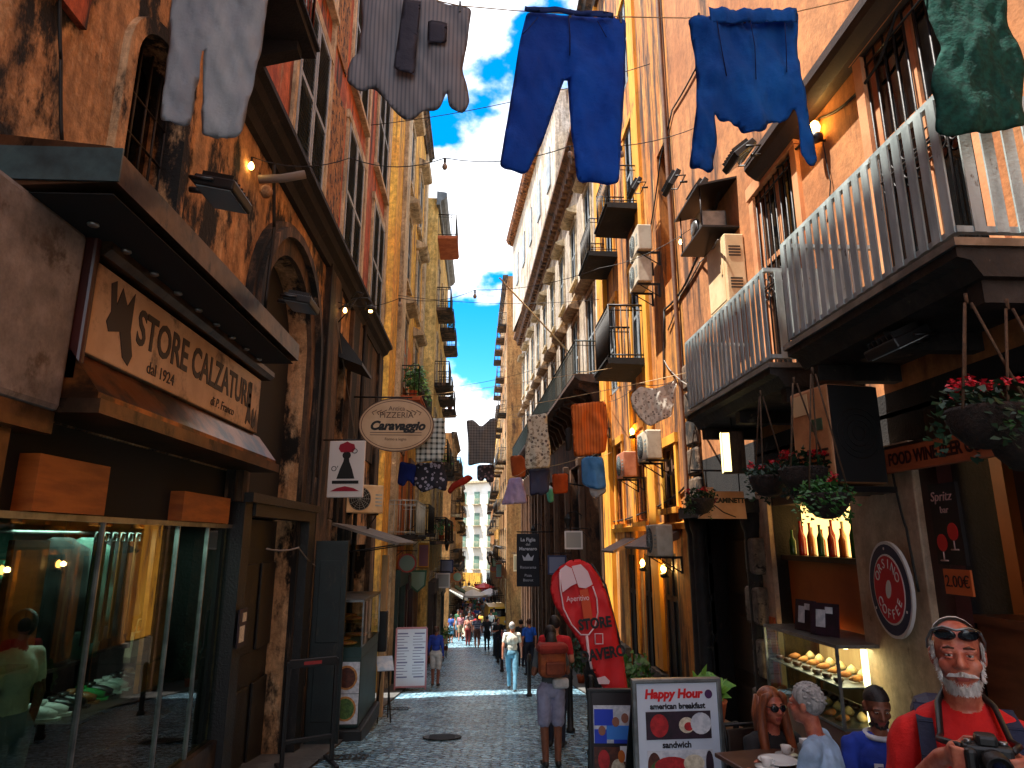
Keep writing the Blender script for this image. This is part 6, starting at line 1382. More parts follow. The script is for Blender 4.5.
# street ironwork and litter
for i,(x,y,l_) in enumerate([(-.55,11.2,'round iron manhole cover in the setts'),]):
    mb = MB(); mb.lathe([(.3,0),(.3,.012),(.27,.012),(.26,.008),(.0,.008)],(0,0,0),24)
    for a in range(5): mb.box(-.2,.2,-.18+.09*a-.012,-.18+.09*a+.012,.008,.014)
    o = mb.build('manhole_cover', IRON, None, (x,y,ground(y)+.004)); o.rotation_euler = (R(-7),0,0); tag(o,l_,'manhole cover')
for i,y in enumerate((9.5,15.)):
    mb = MB(); mb.box(-.3,.3,-.02,.0,0,.012); mb.box(-.3,.3,.28,.3,0,.012)
    for a in range(9): mb.box(-.29+.07*a,-.265+.07*a,0,.28,0,.011)
    o = mb.build('drain_grate', IRON, None, (-1.75,y,ground(y)+.0)); o.rotation_euler = (R(-7),0,0); tag(o, ['iron drain grate by the left kerb, nearer one','iron drain grate by the left kerb, farther one'][i], 'drain grate')
# coats hung inside
for k,(yy,m,lab) in enumerate([(5.35,M('teal_cloth',(24,30,30),(16,20,20),(4,4,4),rough=.9),'teal coat hung in the shop window'),(5.7,M('green_grey_cloth',(70,100,92),(50,76,70),(4,4,4),rough=.9),'grey green jacket hung in the shop window'),(6.2,M('charcoal_cloth',(40,44,48),(28,30,34),(4,4,4),rough=.9),'charcoal jacket hung in the shop window')]):
    o = cloth_data([(-.08,0),(.08,0),(.26,-.1),(.3,-.7),(.22,-.72),(.2,-.3),(.22,-.95),(-.22,-.95),(-.2,-.3),(-.22,-.72),(-.3,-.7),(-.26,-.1)],.04,.05,.03,60+k).build('coat', m, None, (XL-.5,yy,1.62)); o.rotation_euler = (0,0,R(65)); tag(o, lab, 'coat')
mb = MB(); mb.tube([(0,-1.2,0),(0,1.2,0)],.015,6); tag(mb.build('clothes_rail', STEEL, None, (XL-.75,5.9,1.66)),'steel rail holding the coats in the shop window','clothes rail')
# ---------------------------------------------------------------- far vehicles
def scooter(x, y, rz, m, label):
    r = empty('scooter', (x,y,ground(y)), rz, label, 'scooter')
    mb = MB(); mb.bbox((0,.28,.62),(.3,.75,.34),.1); mb.bbox((0,-.45,.62),(.34,.12,.6),.04,Matrix.Rotation(R(-14),3,'X')); mb.bbox((0,-.12,.32),(.3,.6,.08),.03); mb.build('body', m, r)
    for yy in (-.62,.52): mb = MB(); mb.lathe([(.15,-.05),(.22,-.05),(.24,0),(.22,.05),(.15,.05)],(0,yy,.24),16,Matrix.Rotation(R(90),3,'Y')); mb.build('wheel', BLACK, r)
    mb = MB(); mb.bbox((0,.25,.84),(.28,.7,.1),.04); mb.build('seat', BLACK, r)
    mb = MB(); mb.tube([(-.33,-.3,1.02),(0,-.42,1.0),(.33,-.3,1.02)],.02,6); mb.tube([(0,-.42,1.0),(0,-.5,.8)],.03,6); mb.build('handlebar', BLACK, r)
    mb = MB(); mb.ell((0,-.53,.92),(.09,.06,.09),10,6); mb.build('headlight', FOODW, r)
for i,(x,y,rz,m,l_) in enumerate([(1.3,40,20,plain('scooter_red',(170,24,28),.25),'red scooter parked at the sunlit crossing'),(.9,46,-30,plain('scooter_grey',(120,124,128),.25),'grey scooter farther along on the right'),(-.9,44,15,plain('scooter_cream',(214,206,184),.25),'cream scooter on the left past the crossing'),(-1.2,48.5,10,plain('scooter_black',(24,24,26),.25),'black scooter on the left past the crossing')]): scooter(x,y,R(rz),m,l_)
vn = empty('yellow_van', (1.35, 50., ground(50)), R(4), 'small yellow van parked nose first down the street', 'van')
YV = plain('van_yellow',(226,176,60),.35)
mb = MB(); mb.prism([(-.75,0,.3),(-.75,0,1.0),(-.66,0,1.75),(.66,0,1.75),(.75,0,1.0),(.75,0,.3)],(0,3.2,0)); mb.build('body', YV, vn)
mb = MB(); mb.prism([(-.62,-.01,1.08),(-.55,-.01,1.62),(.55,-.01,1.62),(.62,-.01,1.08)],(0,.012,0)); mb.build('windscreen', DGLASS, vn)
for sx_ in (-.55,.55): mb = MB(); mb.lathe([(.1,0),(.1,.03)],(sx_,0,.72),14,Matrix.Rotation(R(90),3,'X')); mb.build('headlight', FOODW, vn)
for sx_ in (-.7,.7):
    for yy in (.6,2.5): mb = MB(); mb.lathe([(.28,-.08),(.3,0),(.28,.08)],(sx_,yy,.3),16,Matrix.Rotation(R(90),3,'Y')); mb.build('wheel', BLACK, vn)
mb = MB(); mb.box(-.76,.76,-.05,.05,.32,.5); mb.build('bumper', BLACK, vn)
# parasols / stalls at the far end
for i,(x,y,m,l_) in enumerate([(-.6,62,WHITE,'white market parasol over the far crowd, left one'),(1.0,66,PAPER,'white market parasol over the far crowd, right one'),(-1.1,74,plain('parasol_sand',(206,190,150),.8),'sand coloured parasol deeper in the far crowd'),(.5,80,RED,'red parasol deepest in the far crowd')]):
    r = empty('market_parasol', (x,y,ground(y)), .3*i, l_, 'parasol')
    mb = MB(); mb.tube([(0,0,0),(0,0,2.75)],.03,6); mb.build('pole', STEEL, r); mb = MB(); mb.lathe([(1.25,2.1),(1.25,2.25),(.6,2.52),(.03,2.75)],(0,0,0),8,None,False); mb.build('canopy', m, r)
for i,(yy,s_,m,l_) in enumerate([(21.,1,plain('awn1',(150,90,50),.8),'brown shop awning on the right'),(46.,-1,plain('awn2',(206,206,196),.8),'pale shop awning far down the left side'),(52.,1,plain('awn3',(170,60,40),.8),'red shop awning far down the right side'),(58.,-1,plain('awn4',(60,100,80),.8),'green shop awning far down the left side'),(64.,1,plain('awn5',(214,200,160),.8),'cream shop awning far down the right side')]):
    if i in (0,2,4): continue
    xw = {46.:-2.0,58.:-2.15,52.:1.8,64.:1.7}[yy]; g0 = ground(yy)
    mb = MB(); mb.prism([(xw,yy,g0+3.0),(xw+(-s_)*.9,yy,g0+2.55),(xw+(-s_)*.9,yy,g0+2.4),(xw,yy,g0+2.95)],(0,3,0)); tag(mb.build('shop_awning', m), l_, 'awning')
# ================================================================ street level clutter down the alley
rnd = random.Random(77)
PS = [('oxblood',(130,34,30)),('bottle green',(30,80,56)),('mustard',(206,150,50)),('white',(220,218,210)),('navy blue',(34,46,90)),('terracotta',(186,92,54)),('black',(24,24,26)),('cream',(222,206,170))]
def proj_sign(x, y, z, s_, i, side, where):
    nm, c = PS[i % 8]; shape = ['round','square','tall','shield'][(i*3+i//4) % 4]
    r = empty('projecting_sign', (x, y, z), R(rnd.uniform(-5,5)), '%s %s projecting sign %s' % (nm, shape, where), 'sign')
    m = plain('sign_'+nm.replace(' ','_'), c, .5); w = rnd.uniform(.5,.75)
    P = {'round': [(w/2*math.cos(2*PI*k/24), w/2*math.sin(2*PI*k/24)) for k in range(24)], 'square': [(-w/2,-w/2),(w/2,-w/2),(w/2,w/2),(-w/2,w/2)], 'tall': [(-w*.35,-w*.8),(w*.35,-w*.8),(w*.35,w*.8),(-w*.35,w*.8)], 'shield': [(0,-w*.6),(w*.4,-w*.25),(w*.45,w*.5),(-w*.45,w*.5),(-w*.4,-w*.25)]}[shape]
    cx = -s_*(w/2+.15)
    mb = MB(); mb.prism([(cx+a,-.03,b) for a,b in P],(0,.06,0)); mb.build('panel', m, r)
    mb = MB(); mb.prism([(cx+a*.82,-.034,b*.82) for a,b in P],(0,.004,0)); mb.build('face', plain('signface_'+nm.replace(' ','_'), tuple(int(v*.6+100) if v < 120 else int(v*.7) for v in c), .5), r)
    top = max(b for a,b in P)
    mb = MB(); mb.tube([(s_*.05,0,top+.08),(cx-s_*w*.5,0,top+.08)],.018,6); mb.tube([(s_*.05,0,top-.2),(cx*.6,0,top+.07)],.012,5)
    for a in (-.15,.15): mb.tube([(cx+a,0,top-.06 if shape != 'round' else top-.1),(cx+a,0,top+.08)],.008,5)
    mb.build('bracket', IRON, r)
def wall_x(side, y):
    if side < 0: return -2.7 if y < 28.5 else -2.15 if y < 39 else -2.05 if y < 57 else -2.2
    return 3.7 if y < 19.6 else 3.75-.0305*(y-19.6)-.22 if y < 46.5 else 1.9 if y < 62 else 1.75
WH = {0:'first along the yellow building',1:'beside the lane corner pilaster'}
L_ = [(21.4,.9),(24.6,.2),(27.4,1.0),(31.5,-.2),(35.,.3),(48.,-.9),(52.5,-.3),(58.5,-1.2),(66,-.8)]
R_ = [(21.8,1.6),(25.2,.7),(34.,.0),(38.,-.4),(43.,.2),(50.5,-.6),(56.,-.2),(64.,-1.),(71.,-.4)]
for i,(y,z) in enumerate(L_): proj_sign(wall_x(-1,y), y, z, -1, i, -1, 'on the left side, number %s from the lane' % 'one two three four five six seven eight nine'.split()[i])
for i,(y,z) in enumerate(R_): proj_sign(wall_x(1,y), y, z, 1, i+3, 1, 'on the right side, number %s past the golden building' % 'one two three four five six seven eight nine'.split()[i])
# projecting shop fronts (parts of their buildings)
def shopfront(parent, s_, y0, y1, z0, z1, m, out=.22):
    mb = MB(); X = -s_*out
    a, b = min(0,X), max(0,X)
    mb.box(a,b,y0,y0+.22,z0,z1); mb.box(a,b,y1-.22,y1,z0,z1); mb.box(min(0,X*1.3),max(0,X*1.3),y0-.06,y1+.06,z1,z1+.5); mb.box(a,b,y0+.22,y1-.22,z0,z0+.6)
    f = mb.build('shopfront', m, parent)
    mb = MB(); mb.box(min(X*.3,X*.4),max(X*.3,X*.4),y0+.22,y1-.22,z0+.6,z1); mb.build('display_pane', DGLASS, f)
for k,(y0,y1,m) in enumerate([(2.5,4.6,DG),(5.2,7.4,MAROON),(7.6,9.3,WOODB)]): shopfront(bl2, -1, y0, y1, ground(Y2+y0)-.1, ground(Y2+y0)+2.75, m)
for k,(y0,y1,m) in enumerate([(.5,3.0,WOODD),(3.4,6.2,CREAM),(6.6,9.6,DG)]): shopfront(bl3, -1, y0, y1, ground(28.6+y0)-.1, ground(28.6+y0)+2.7, m)
# goods stands, crates and planters along the walls
FR_ = [M('fruit_orange',(226,120,30),rough=.5,bump=0),M('fruit_lemon',(232,206,60),rough=.5,bump=0),M('fruit_red',(190,30,26),rough=.4,bump=0),M('fruit_green',(90,140,50),rough=.5,bump=0)]; FN = ['oranges','lemons','red tomatoes','green peppers']
def fruit_crate(x, y, i, where):
    r = empty('fruit_crate', (x, y, ground(y)), R(rnd.uniform(-8,8)), 'slatted crate of %s on a trestle %s' % (FN[i % 4], where), 'crate')
    mb = MB()
    for z in (.62,.74): mb.box(-.3,.3,-.21,-.19,z,z+.09); mb.box(-.3,.3,.19,.21,z,z+.09); mb.box(-.31,-.29,-.2,.2,z,z+.09); mb.box(.29,.31,-.2,.2,z,z+.09)
    mb.box(-.3,.3,-.2,.2,.6,.62); mb.build('slats', PALEWOOD, r)
    mb = MB()
    for q in range(26): mb.ell((rnd.uniform(-.24,.24),rnd.uniform(-.15,.15),.78+rnd.uniform(0,.09)),(.05,.05,.048),8,5)
    mb.build('fruit', FR_[i % 4], r)
    mb = MB()
    for a in (-.26,.26): mb.tube([(a,-.18,0),(a,.0,.6)],.016,5); mb.tube([(a,.18,0),(a,.0,.6)],.016,5)
    mb.build('trestle', IRON, r)
for i,(x,y,w_) in enumerate([(-2.15,21.6,'nearest the lane on the left'),(-2.1,24.0,'second along the yellow building'),(-1.75,30.,'by the pale building, nearer one'),(-1.75,32.2,'by the pale building, farther one')]): fruit_crate(x,y,i,w_)
for i,(x,y,h,l_) in enumerate([(3.1,13.95,.9,'leafy potted shrub between the golden building doors'),(3.05,21.,1.1,'leafy potted shrub by the first dark pilaster'),(2.8,27.,1.0,'leafy potted shrub halfway along the dark pilasters'),(2.45,36.,1.1,'leafy potted shrub at the far end of the dark pilasters'),(-1.75,37.5,1.0,'leafy potted shrub at the corner before the sunlit crossing')]): potted((x,y,ground(y)), l_, h, 50+i, [LEAF,LEAFD][i%2], True, .35, 220)
# wall lanterns
for i,(x,y,z,s_,l_) in enumerate([(-2.7,26.2,2.0,-1,'old iron lantern on the yellow building'),(-2.15,34.,1.5,-1,'old iron lantern on the pale building'),(3.5,23.,2.4,1,'old iron lantern among the dark pilasters, nearer one'),(3.05,32.4,2.2,1,'old iron lantern among the dark pilasters, farther one')]):
    r = empty('wall_lantern', (x,y,z), 0, l_, 'lantern')
    mb = MB(); mb.tube([(0,0,.0),(-s_*.2,0,.16),(-s_*.5,0,.1)],.018,6); mb.build('bracket', IRON, r)
    mb = MB(); mb.lathe([(.05,-.42),(.12,-.1),(.14,-.08),(.03,.08)],(-s_*.5,0,0),6,None,False); mb.build('lantern_cage', IRON, r)
# ================================================================ people
def sd_prim(p, pr):
    if pr[0] == 'cap':
        a, b, r0, r1 = pr[2], pr[3], pr[4], pr[5]; d = b-a; L = d.length_squared; t = 0 if L == 0 else max(0, min(1, (p-a).dot(d)/L))
        return (p-(a+d*t)).length - (r0+(r1-r0)*t)
    c, rad, Mi = pr[2], pr[3], pr[4]; q = Mi @ (p-c); k = Vector((q.x/rad[0], q.y/rad[1], q.z/rad[2])); l = k.length
    return (l-1)*min(rad) if l < 1e-6 else (l-1)*l/Vector((k.x/rad[0],k.y/rad[1],k.z/rad[2])).length
class Fig:
    """builds a body as one fused surface out of tapered limbs; every limb carries a cloth tag"""
    def __init__(s): s.pr = []
    def cap(s, tag_, a, b, r0, r1=None): s.pr.append(('cap', tag_, Vector(a), Vector(b), r0, r1 if r1 is not None else r0)); return s
    def ell(s, tag_, c, rad, rot=None):
        Mr = rot or Matrix.Identity(3); s.pr.append(('ell', tag_, Vector(c), rad, Mr.inverted(), Mr)); return s
    def mesh(s, name, voxel, mats, order, smooth=3, override=None, noise_amp=None):
        mb = MB()
        for pr in s.pr:
            if pr[0] == 'cap':
                a, b, r0, r1 = pr[2:6]; d = b-a; L = d.length; ax = d.normalized() if L > 1e-6 else Vector((0,0,1))
                n = 4; pts = []; rs = []
                for i in range(n+1): t = PI/2*i/n; pts.append(a-ax*r0*math.cos(t)); rs.append(max(.0005, r0*math.sin(t)))
                for i in range(n+1): t = PI/2*i/n; pts.append(b+ax*r1*math.sin(t)); rs.append(max(.0005, r1*math.cos(t)))
                mb.tube(pts, rs, 12)
            else: mb.ell(pr[2], pr[3], 14, 10, pr[5])
        o = mb.build(name, mats[0]); md = o.modifiers.new('fuse', 'REMESH'); md.mode = 'VOXEL'; md.voxel_size = voxel
        ms = o.modifiers.new('soften', 'SMOOTH'); ms.iterations = smooth; ms.factor = .5
        dg = bpy.context.evaluated_depsgraph_get(); me = bpy.data.meshes.new_from_object(o.evaluated_get(dg)); old = o.data; o.modifiers.clear(); o.data = me; bpy.data.meshes.remove(old)
        me.materials.clear()
        for m in mats: me.materials.append(m)
        co = [v.co.copy() for v in me.vertices]; vt = []
        boxes = []
        for c in co:
            best, bt = 1e9, order[0]
            for pr in s.pr:
                d = sd_prim(c, pr)
                if d < best: best, bt = d, pr[1]
            vt.append(bt)
        if noise_amp:
            me.update(); nm = [v.normal.copy() for v in me.vertices]
            for i, v in enumerate(me.vertices):
                am = noise_amp.get(vt[i], 0)
                if am: v.co = co[i] + nm[i]*am*(noise.noise(co[i]*13)+.6*noise.noise(Vector((co[i].x*26,co[i].y*26,co[i].z*14))))
        for p in me.polygons:
            c = p.center; t = override(c, vt[p.vertices[0]]) if override else None
            if t is None:
                ts = [vt[i] for i in p.vertices]; t = max(set(ts), key=ts.count)
            p.material_index = order.index(t); p.use_smooth = True
        return o
def V(*a): return Vector(a)
def stand(h=1.72, female=False, stride=0., arms='down', shorts=False, shirt_len=.88, sleeve='short', turn=0., detail=False):
    """standing or walking figure facing -y"""
    f = Fig(); k = h/1.72; w = .9 if female else 1.
    hip = .92; sx = .095
    f.ell('trousers', (0,.0,.93), (.165*(1.05 if female else 1),.115,.13)); f.ell('shirt', (0,-.005,1.08), (.145*w,.105,.17)); f.ell('shirt', (0,.0,1.27), (.175*w,.118,.19)); f.cap('shirt', (-.13*w,0,1.40), (.13*w,0,1.40), .062)
    f.cap('skin', (0,.0,1.42), (0,-.015,1.53), .055, .052); f.ell('skin', (0,-.02,1.605), (.074,.092,.112)); f.cap('skin', (0,-.105,1.60), (0,-.112,1.585), .014)
    for sgn in (-1,1):
        st = stride*sgn; knee = V(sx*sgn*.95, -.22*st-.02, .5); ank = V(sx*sgn*.85, -.36*st+(.12*abs(st) if st < 0 else 0)+.01, .09)
        leg = 'skin' if shorts else 'trousers'
        f.cap('trousers', (sx*sgn,0,.9), V(sx*sgn,0,.9).lerp(knee,.88 if shorts else 1.), .092 if not shorts else .098, .075 if not shorts else .09); f.cap(leg, knee+V(0,0,.03), ank, .06, .043 if shorts else .05)
        f.cap('shoes', ank+V(0,.03,-.045), ank+V(sgn*.015,-.13,-.06), .042, .034)
        sh = V(.185*w*sgn, .0, 1.40)
        if arms == 'down': el = sh+V(.05*sgn, .03+.08*st, -.28); wr = el+V(.01*sgn, -.06+.1*st, -.25)
        elif arms == 'up': el = sh+V(.12*sgn, -.16, -.12); wr = el+V(-.13*sgn, -.12, .22)
        elif arms == 'fold': el = sh+V(.06*sgn, .0, -.27); wr = el+V(-.14*sgn, -.2, .08)
        f.cap('shirt', sh, sh.lerp(el, .62 if sleeve == 'short' else 1.), .056, .05); f.cap('skin' if sleeve == 'short' else 'shirt', sh.lerp(el,.5), el, .043, .038); f.cap('skin' if sleeve == 'short' else 'shirt', el, wr, .038, .028)
        hd = (wr-el).normalized(); f.ell('skin', wr+hd*.05, (.03,.024,.05) if abs(hd.z) > .6 else (.03,.05,.03))
        if detail:
            for q in range(4): f.cap('skin', wr+hd*.06+V(.012*(q-1.5),0,0), wr+hd*(.125-.008*abs(q-1.4))+V(.014*(q-1.5),-.012,0), .0095, .008)
            f.cap('skin', wr+hd*.03+V(-.02*sgn,-.01,0), wr+hd*.085+V(-.035*sgn,-.025,0), .011, .009)
    for i, pr in enumerate(f.pr):
        if pr[0] == 'cap': f.pr[i] = ('cap', pr[1], pr[2]*k, pr[3]*k, pr[4]*k, pr[5]*k)
        else: f.pr[i] = ('ell', pr[1], pr[2]*k, tuple(r*k for r in pr[3]), pr[4], pr[5])
    return f, k
ORD = ['skin','shirt','trousers','shoes']
def cloth(n, c, c2=None): return M('garment_'+n, c, c2 or tuple(int(v*.82) for v in c), (6,6,6), rough=.85, bump=.15, bscale=60, coords='obj')
def hair_cap(parent, k, m, long=0., bald=False, name='hair', c=(0,-.02,1.605)):
    mb = MB(); c = Vector(c)*k
    mb.ell(c+V(0,.016,.018)*k, (.084*k,.094*k,.112*k), 16, 8, Matrix.Rotation(R(-24),3,'X'), 0, .62)
    if long: mb.tube([c+V(0,.06,.03)*k, c+V(0,.085,-.08)*k, c+V(0,.09,-.08-long*.6)*k, c+V(0,.08,-.1-long)*k], [.06*k,.082*k,.08*k,.03*k], 10)
    return mb.build(name, m, parent)
HD = M('hair_dark',(36,24,20),(22,15,13),(40,40,8),rough=.6,bump=.3); HB = M('hair_brown',(84,50,32),(60,36,24),(40,40,8),rough=.55,bump=.3); HG_ = M('hair_grey',(176,172,168),(130,128,126),(50,50,12),rough=.6,bump=.4); HW = M('hair_white',(224,220,214),(190,186,180),(60,60,14),rough=.65,bump=.5); HR = M('hair_auburn',(150,80,44),(104,54,32),(40,40,6),rough=.45,bump=.3)
SHB = plain('shoe_black',(22,20,20),.5); SHW = plain('shoe_white',(206,204,200),.5)
def person(x, y, rz, label, shirt, trousers, hair=HD, h=1.72, voxel=.02, group=None, long=0., skin=SKIN, shoes=SHB, z=None, **kw):
    f, k = stand(h, **kw); o = f.mesh('person', voxel, [skin, shirt, trousers, shoes], ORD, 2, noise_amp={'shirt':.006,'trousers':.006} if voxel < .016 else None)
    o.location = (x, y, ground(y) if z is None else z); o.rotation_euler = (0,0,rz); tag(o, label, 'person', group)
    if hair: hair_cap(o, k, hair, long)
    return o, k
# the woman in the middle seen from behind (arms raised), the walker in the white shirt, the others down the street
xw = atY(551,700,8.8).x
pw, k = person(xw, 8.8, R(180+6), 'person seen from behind in lilac grey shorts and grey top with a rust backpack', cloth('grey_top',(92,94,96)), cloth('lilac_shorts',(160,156,184)), HD, 1.62, .012, long=.14, female=True, shorts=True, arms='fold', skin=SKINT, detail=True)
bp = empty('backpack', (xw-.0, 8.8-.17, ground(8.8)+1.22), R(6), 'rust orange backpack with a dark red flap, worn above lilac shorts', 'backpack')
mb = MB(); mb.bbox((0,0,0),(.34,.2,.36),.08); mb.build('body', M('rust_nylon',(176,88,40),(140,60,26),(9,9,9),rough=.7,bump=.3), bp)
mb = MB(); mb.bbox((0,-.02,.16),(.38,.24,.12),.05); mb.build('red_flap', cloth('rust_red',(150,44,30)), bp); mb = MB(); mb.bbox((.02,-.11,-.06),(.24,.06,.16),.025); mb.build('pocket', M('rust_nylon_dark',(130,56,26),(104,42,20),(9,9,9),rough=.7), bp)
mb = MB()
for sx_ in (-.12,.12): mb.tube([(sx_,.08,.16),(sx_,.14,.2),(sx_,.26,.16),(sx_,.3,.0),(sx_,.2,-.16),(sx_,.09,-.15)],.016,6)
mb.build('shoulder_straps', M('rust_nylon_dark',(130,56,26)), bp)
mb = MB(); mb.bbox((.12,.07,-.26),(.2,.1,.12),.03); mb.build('white_jumper', cloth('white_knit',(220,216,220)), bp)
person(atY(555,650,10.2).x, 10.2, R(160), 'person in a red top standing just beyond the backpack wearer', cloth('red_top',(206,30,36)), cloth('dark_jeans',(36,40,56)), HD, 1.76, .016, arms='fold')
person(atY(592,650,11.6).x, 11.6, R(120), 'person in black beside the red feather flag pole', cloth('black_shirt',(30,30,32)), cloth('black_trousers',(24,24,26)), HD, 1.7, .016, arms='fold')
person(atY(512,660,19.1).x, 19.1, R(176), 'person in a white T-shirt and light jeans walking away', cloth('white_tee',(226,222,206)), cloth('light_jeans',(96,150,176)), HG_, 1.74, .014, stride=.55)
person(atY(529,640,23.5).x, 23.5, R(200), 'person in a bright blue shirt standing by the dark pilasters', cloth('azure_shirt',(30,96,206)), cloth('navy_trousers',(30,34,50)), HB, 1.78, .018)
person(atY(521,640,27).x, 27, R(150), 'person in a dark shirt behind the bright blue shirt', cloth('charcoal',(44,44,48)), cloth('navy_trousers',(30,34,50)), HD, 1.7, .02)
lw_, k_ = person(atY(436,650,20.6).x, 20.6, R(165), 'person in a blue jacket and pale shorts beside the white menu board', cloth('blue_jacket',(28,56,150)), cloth('pale_shorts',(196,190,186)), HB, 1.64, .016, female=True, shorts=True, sleeve='long', skin=SKINT)
person(atY(477,630,39.4).x, 39.4, R(180), 'person in a striped navy top walking away at the sunlit crossing', pattern('navy_stripes','hstripe',(34,40,80),(190,190,200),11), cloth('brown_shorts',(110,70,56)), HD, 1.72, .02, stride=.4, shorts=True)
person(atY(468,630,41).x, 41, R(170), 'person in a pale pink top at the sunlit crossing', cloth('pink_top',(206,140,120)), cloth('red_skirt',(130,36,30)), HB, 1.66, .022, female=True)
person(atY(487,632,37).x, 37, R(190), 'person in dark clothes right of the striped navy top', cloth('charcoal',(44,44,48)), cloth('black_trousers',(24,24,26)), HD, 1.74, .022)
person(atY(498,640,31).x, 31, R(20), 'person in black facing up the street by the bollards', cloth('black_shirt',(30,30,32)), cloth('dark_jeans',(36,40,56)), HD, 1.7, .022, arms='fold')
# the crowd further on: copies of four bodies with their own clothes
CR = [('red',(196,36,40)),('white',(222,220,214)),('blue',(50,90,170)),('black',(34,34,36)),('yellow',(220,176,70)),('grey',(120,124,128)),('green',(60,110,80)),('pink',(214,140,150))]
protos_ = []
for kw in (dict(stride=.4), dict(arms='fold'), dict(female=True, shorts=True), dict(stride=-.4, shorts=True)):
    f, k = stand(1.7, **kw); o = f.mesh('person', .035, [SKIN, WHITE, NAVY, SHB], ORD, 2); hair_cap(o, k, HD); protos_.append([o, False])
rnd = random.Random(21); TR = [cloth('dark_jeans',(36,40,56)), cloth('khaki',(150,130,100)), cloth('light_jeans',(96,150,176)), cloth('black_trousers',(24,24,26))]
for i in range(66):
    yy = 42 + (i/65)**1.2*64 + rnd.uniform(-.8,.8); half = 1.55; xx = rnd.uniform(-half-.1, half-.2) if yy > 46 else rnd.uniform(-1.7,.6)
    if abs(xx-1.35) < 1.1 and 49 < yy < 54: xx = rnd.uniform(-1.6,.0)
    P_ = protos_[i % 4]
    if not P_[1]: o = P_[0]; P_[1] = True
    else: o = copy_tree(P_[0])
    nm, c = CR[(i*5+i//8) % 8]
    for q, m in ((1, cloth('crowd_'+nm, c)), (2, TR[(i*3) % 4])): o.material_slots[q].link = 'OBJECT'; o.material_slots[q].material = m
    s_ = rnd.uniform(.93,1.06); o.scale = (s_,s_,s_); o.location = (xx, yy, ground(yy)); o.rotation_euler = (0,0,rnd.choice([0,180])*PI/180+rnd.uniform(-.6,.6))
    tag(o, 'distant pedestrian in a %s top in the crowd past the sunlit crossing' % nm, 'person', 'far pedestrians in %s tops' % nm)

# ---------------------------------------------------------------- nearer people with faces
def head(f, c, k=1., yaw=0., pitch=0., beard=False):
    """adds a modelled head (facing -y) at centre c to the figure; returns the head frame"""
    Mh = Matrix.Rotation(yaw,3,'Z') @ Matrix.Rotation(pitch,3,'X'); c = Vector(c)
    def p(x,y,z): return c + Mh @ (Vector((x,y,z))*k)
    def e(t, q, r, rot=None): f.ell(t, p(*q), tuple(v*k for v in r), Mh @ (rot or Matrix.Identity(3)))
    def cp(t, a, b, r0, r1): f.cap(t, p(*a), p(*b), r0*k, r1*k)
    e('skin',(0,.012,.03),(.076,.095,.092)); e('skin',(0,-.02,-.035),(.062,.072,.082)); e('skin',(0,-.055,-.088),(.034,.032,.026))
    e('skin',(-.042,-.056,-.028),(.026,.026,.026)); e('skin',(.042,-.056,-.028),(.026,.026,.026)); e('skin',(0,-.05,-.03),(.05,.045,.06))
    cp('skin',(-.045,-.078,.022),(.045,-.078,.022),.013,.013); cp('skin',(0,-.088,.012),(0,-.112,-.026),.0105,.015); e('skin',(-.014,-.1,-.03),(.011,.012,.009)); e('skin',(.014,-.1,-.03),(.011,.012,.009))
    cp('lips',(-.02,-.088,-.061),(.02,-.088,-.061),.0065,.0065); cp('lips',(-.016,-.087,-.071),(.016,-.087,-.071),.0075,.0075)
    for sg in (-1,1):
        e('skin',(.079*sg,.012,-.005),(.012,.022,.034)); cp('skin',(.079*sg,.02,.018),(.086*sg,.024,.012),.009,.008)
    return p, Mh
def eyes(parent, p, k, lid=True):
    sk = parent.data.materials[0]
    for sg in (-1,1):
        mb = MB(); mb.ell(p(.031*sg,-.0765,.014),(.018*k,.0155*k,.0085*k),12,8); mb.ell(p(.031*sg,-.0765,-.003),(.016*k,.0135*k,.0065*k),12,8); mb.build('eyelid', sk, parent)
        mb = MB(); mb.ell(p(.031*sg,-.077,.006),(.0125*k,.0125*k,.0085*k),12,8); ey = mb.build('eye', plain('eye_white',(206,196,188),.2), parent)
        mb = MB(); mb.ell(p(.031*sg,-.0868,.006),(.0058*k,.004*k,.0055*k),10,6); mb.build('iris', plain('iris_dark',(48,36,28),.15), ey)
        mb = MB(); mb.tube([p(.014*sg,-.09,.029),p(.032*sg,-.094,.034),p(.05*sg,-.082,.026)],[.003*k,.005*k,.003*k],6); mb.build('eyebrow', HB, parent)
LIPS = plain('lips',(150,66,58),.4)
ORD2 = ['skin','shirt','trousers','shoes','lips']
# --- man with the camera
YM = 2.5; xm = atY(962,690,YM).x; gm = ground(YM); zh = atY(962,655,YM).z - gm    # head centre height above ground
f = Fig(); dz_ = zh - 1.545
def D(x,y,z): return (x,y,z+dz_)
TS = 'shirt'
f.ell(TS, D(0,.02,1.19),(.185,.135,.19)); f.ell(TS, D(0,.0,1.02),(.185,.15,.2)); f.cap(TS, D(0,.03,1.36), D(-.16,.02,1.275), .06, .062); f.cap(TS, D(0,.03,1.36), D(.16,.02,1.275), .06, .062)
f.ell('trousers', D(0,.02,.86),(.18,.13,.14))
for sg in (-1,1):
    f.cap('trousers', D(.1*sg,.02,.84), D(.1*sg,.0,.46),.095,.07); f.cap('trousers', D(.1*sg,.0,.46), (.1*sg,.02,.1),.066,.05); f.cap('shoes',(.1*sg,.05,.045),(.12*sg,-.13,.04),.045,.036)
f.cap('skin', D(0,.02,1.37), D(0,-.005,1.47),.062,.058)
pm_, Mh = head(f, D(0,-.01,1.545), 1.0, R(-4), R(-4))
hands = [(-.085,-.30,1.285),(.075,-.30,1.27)]
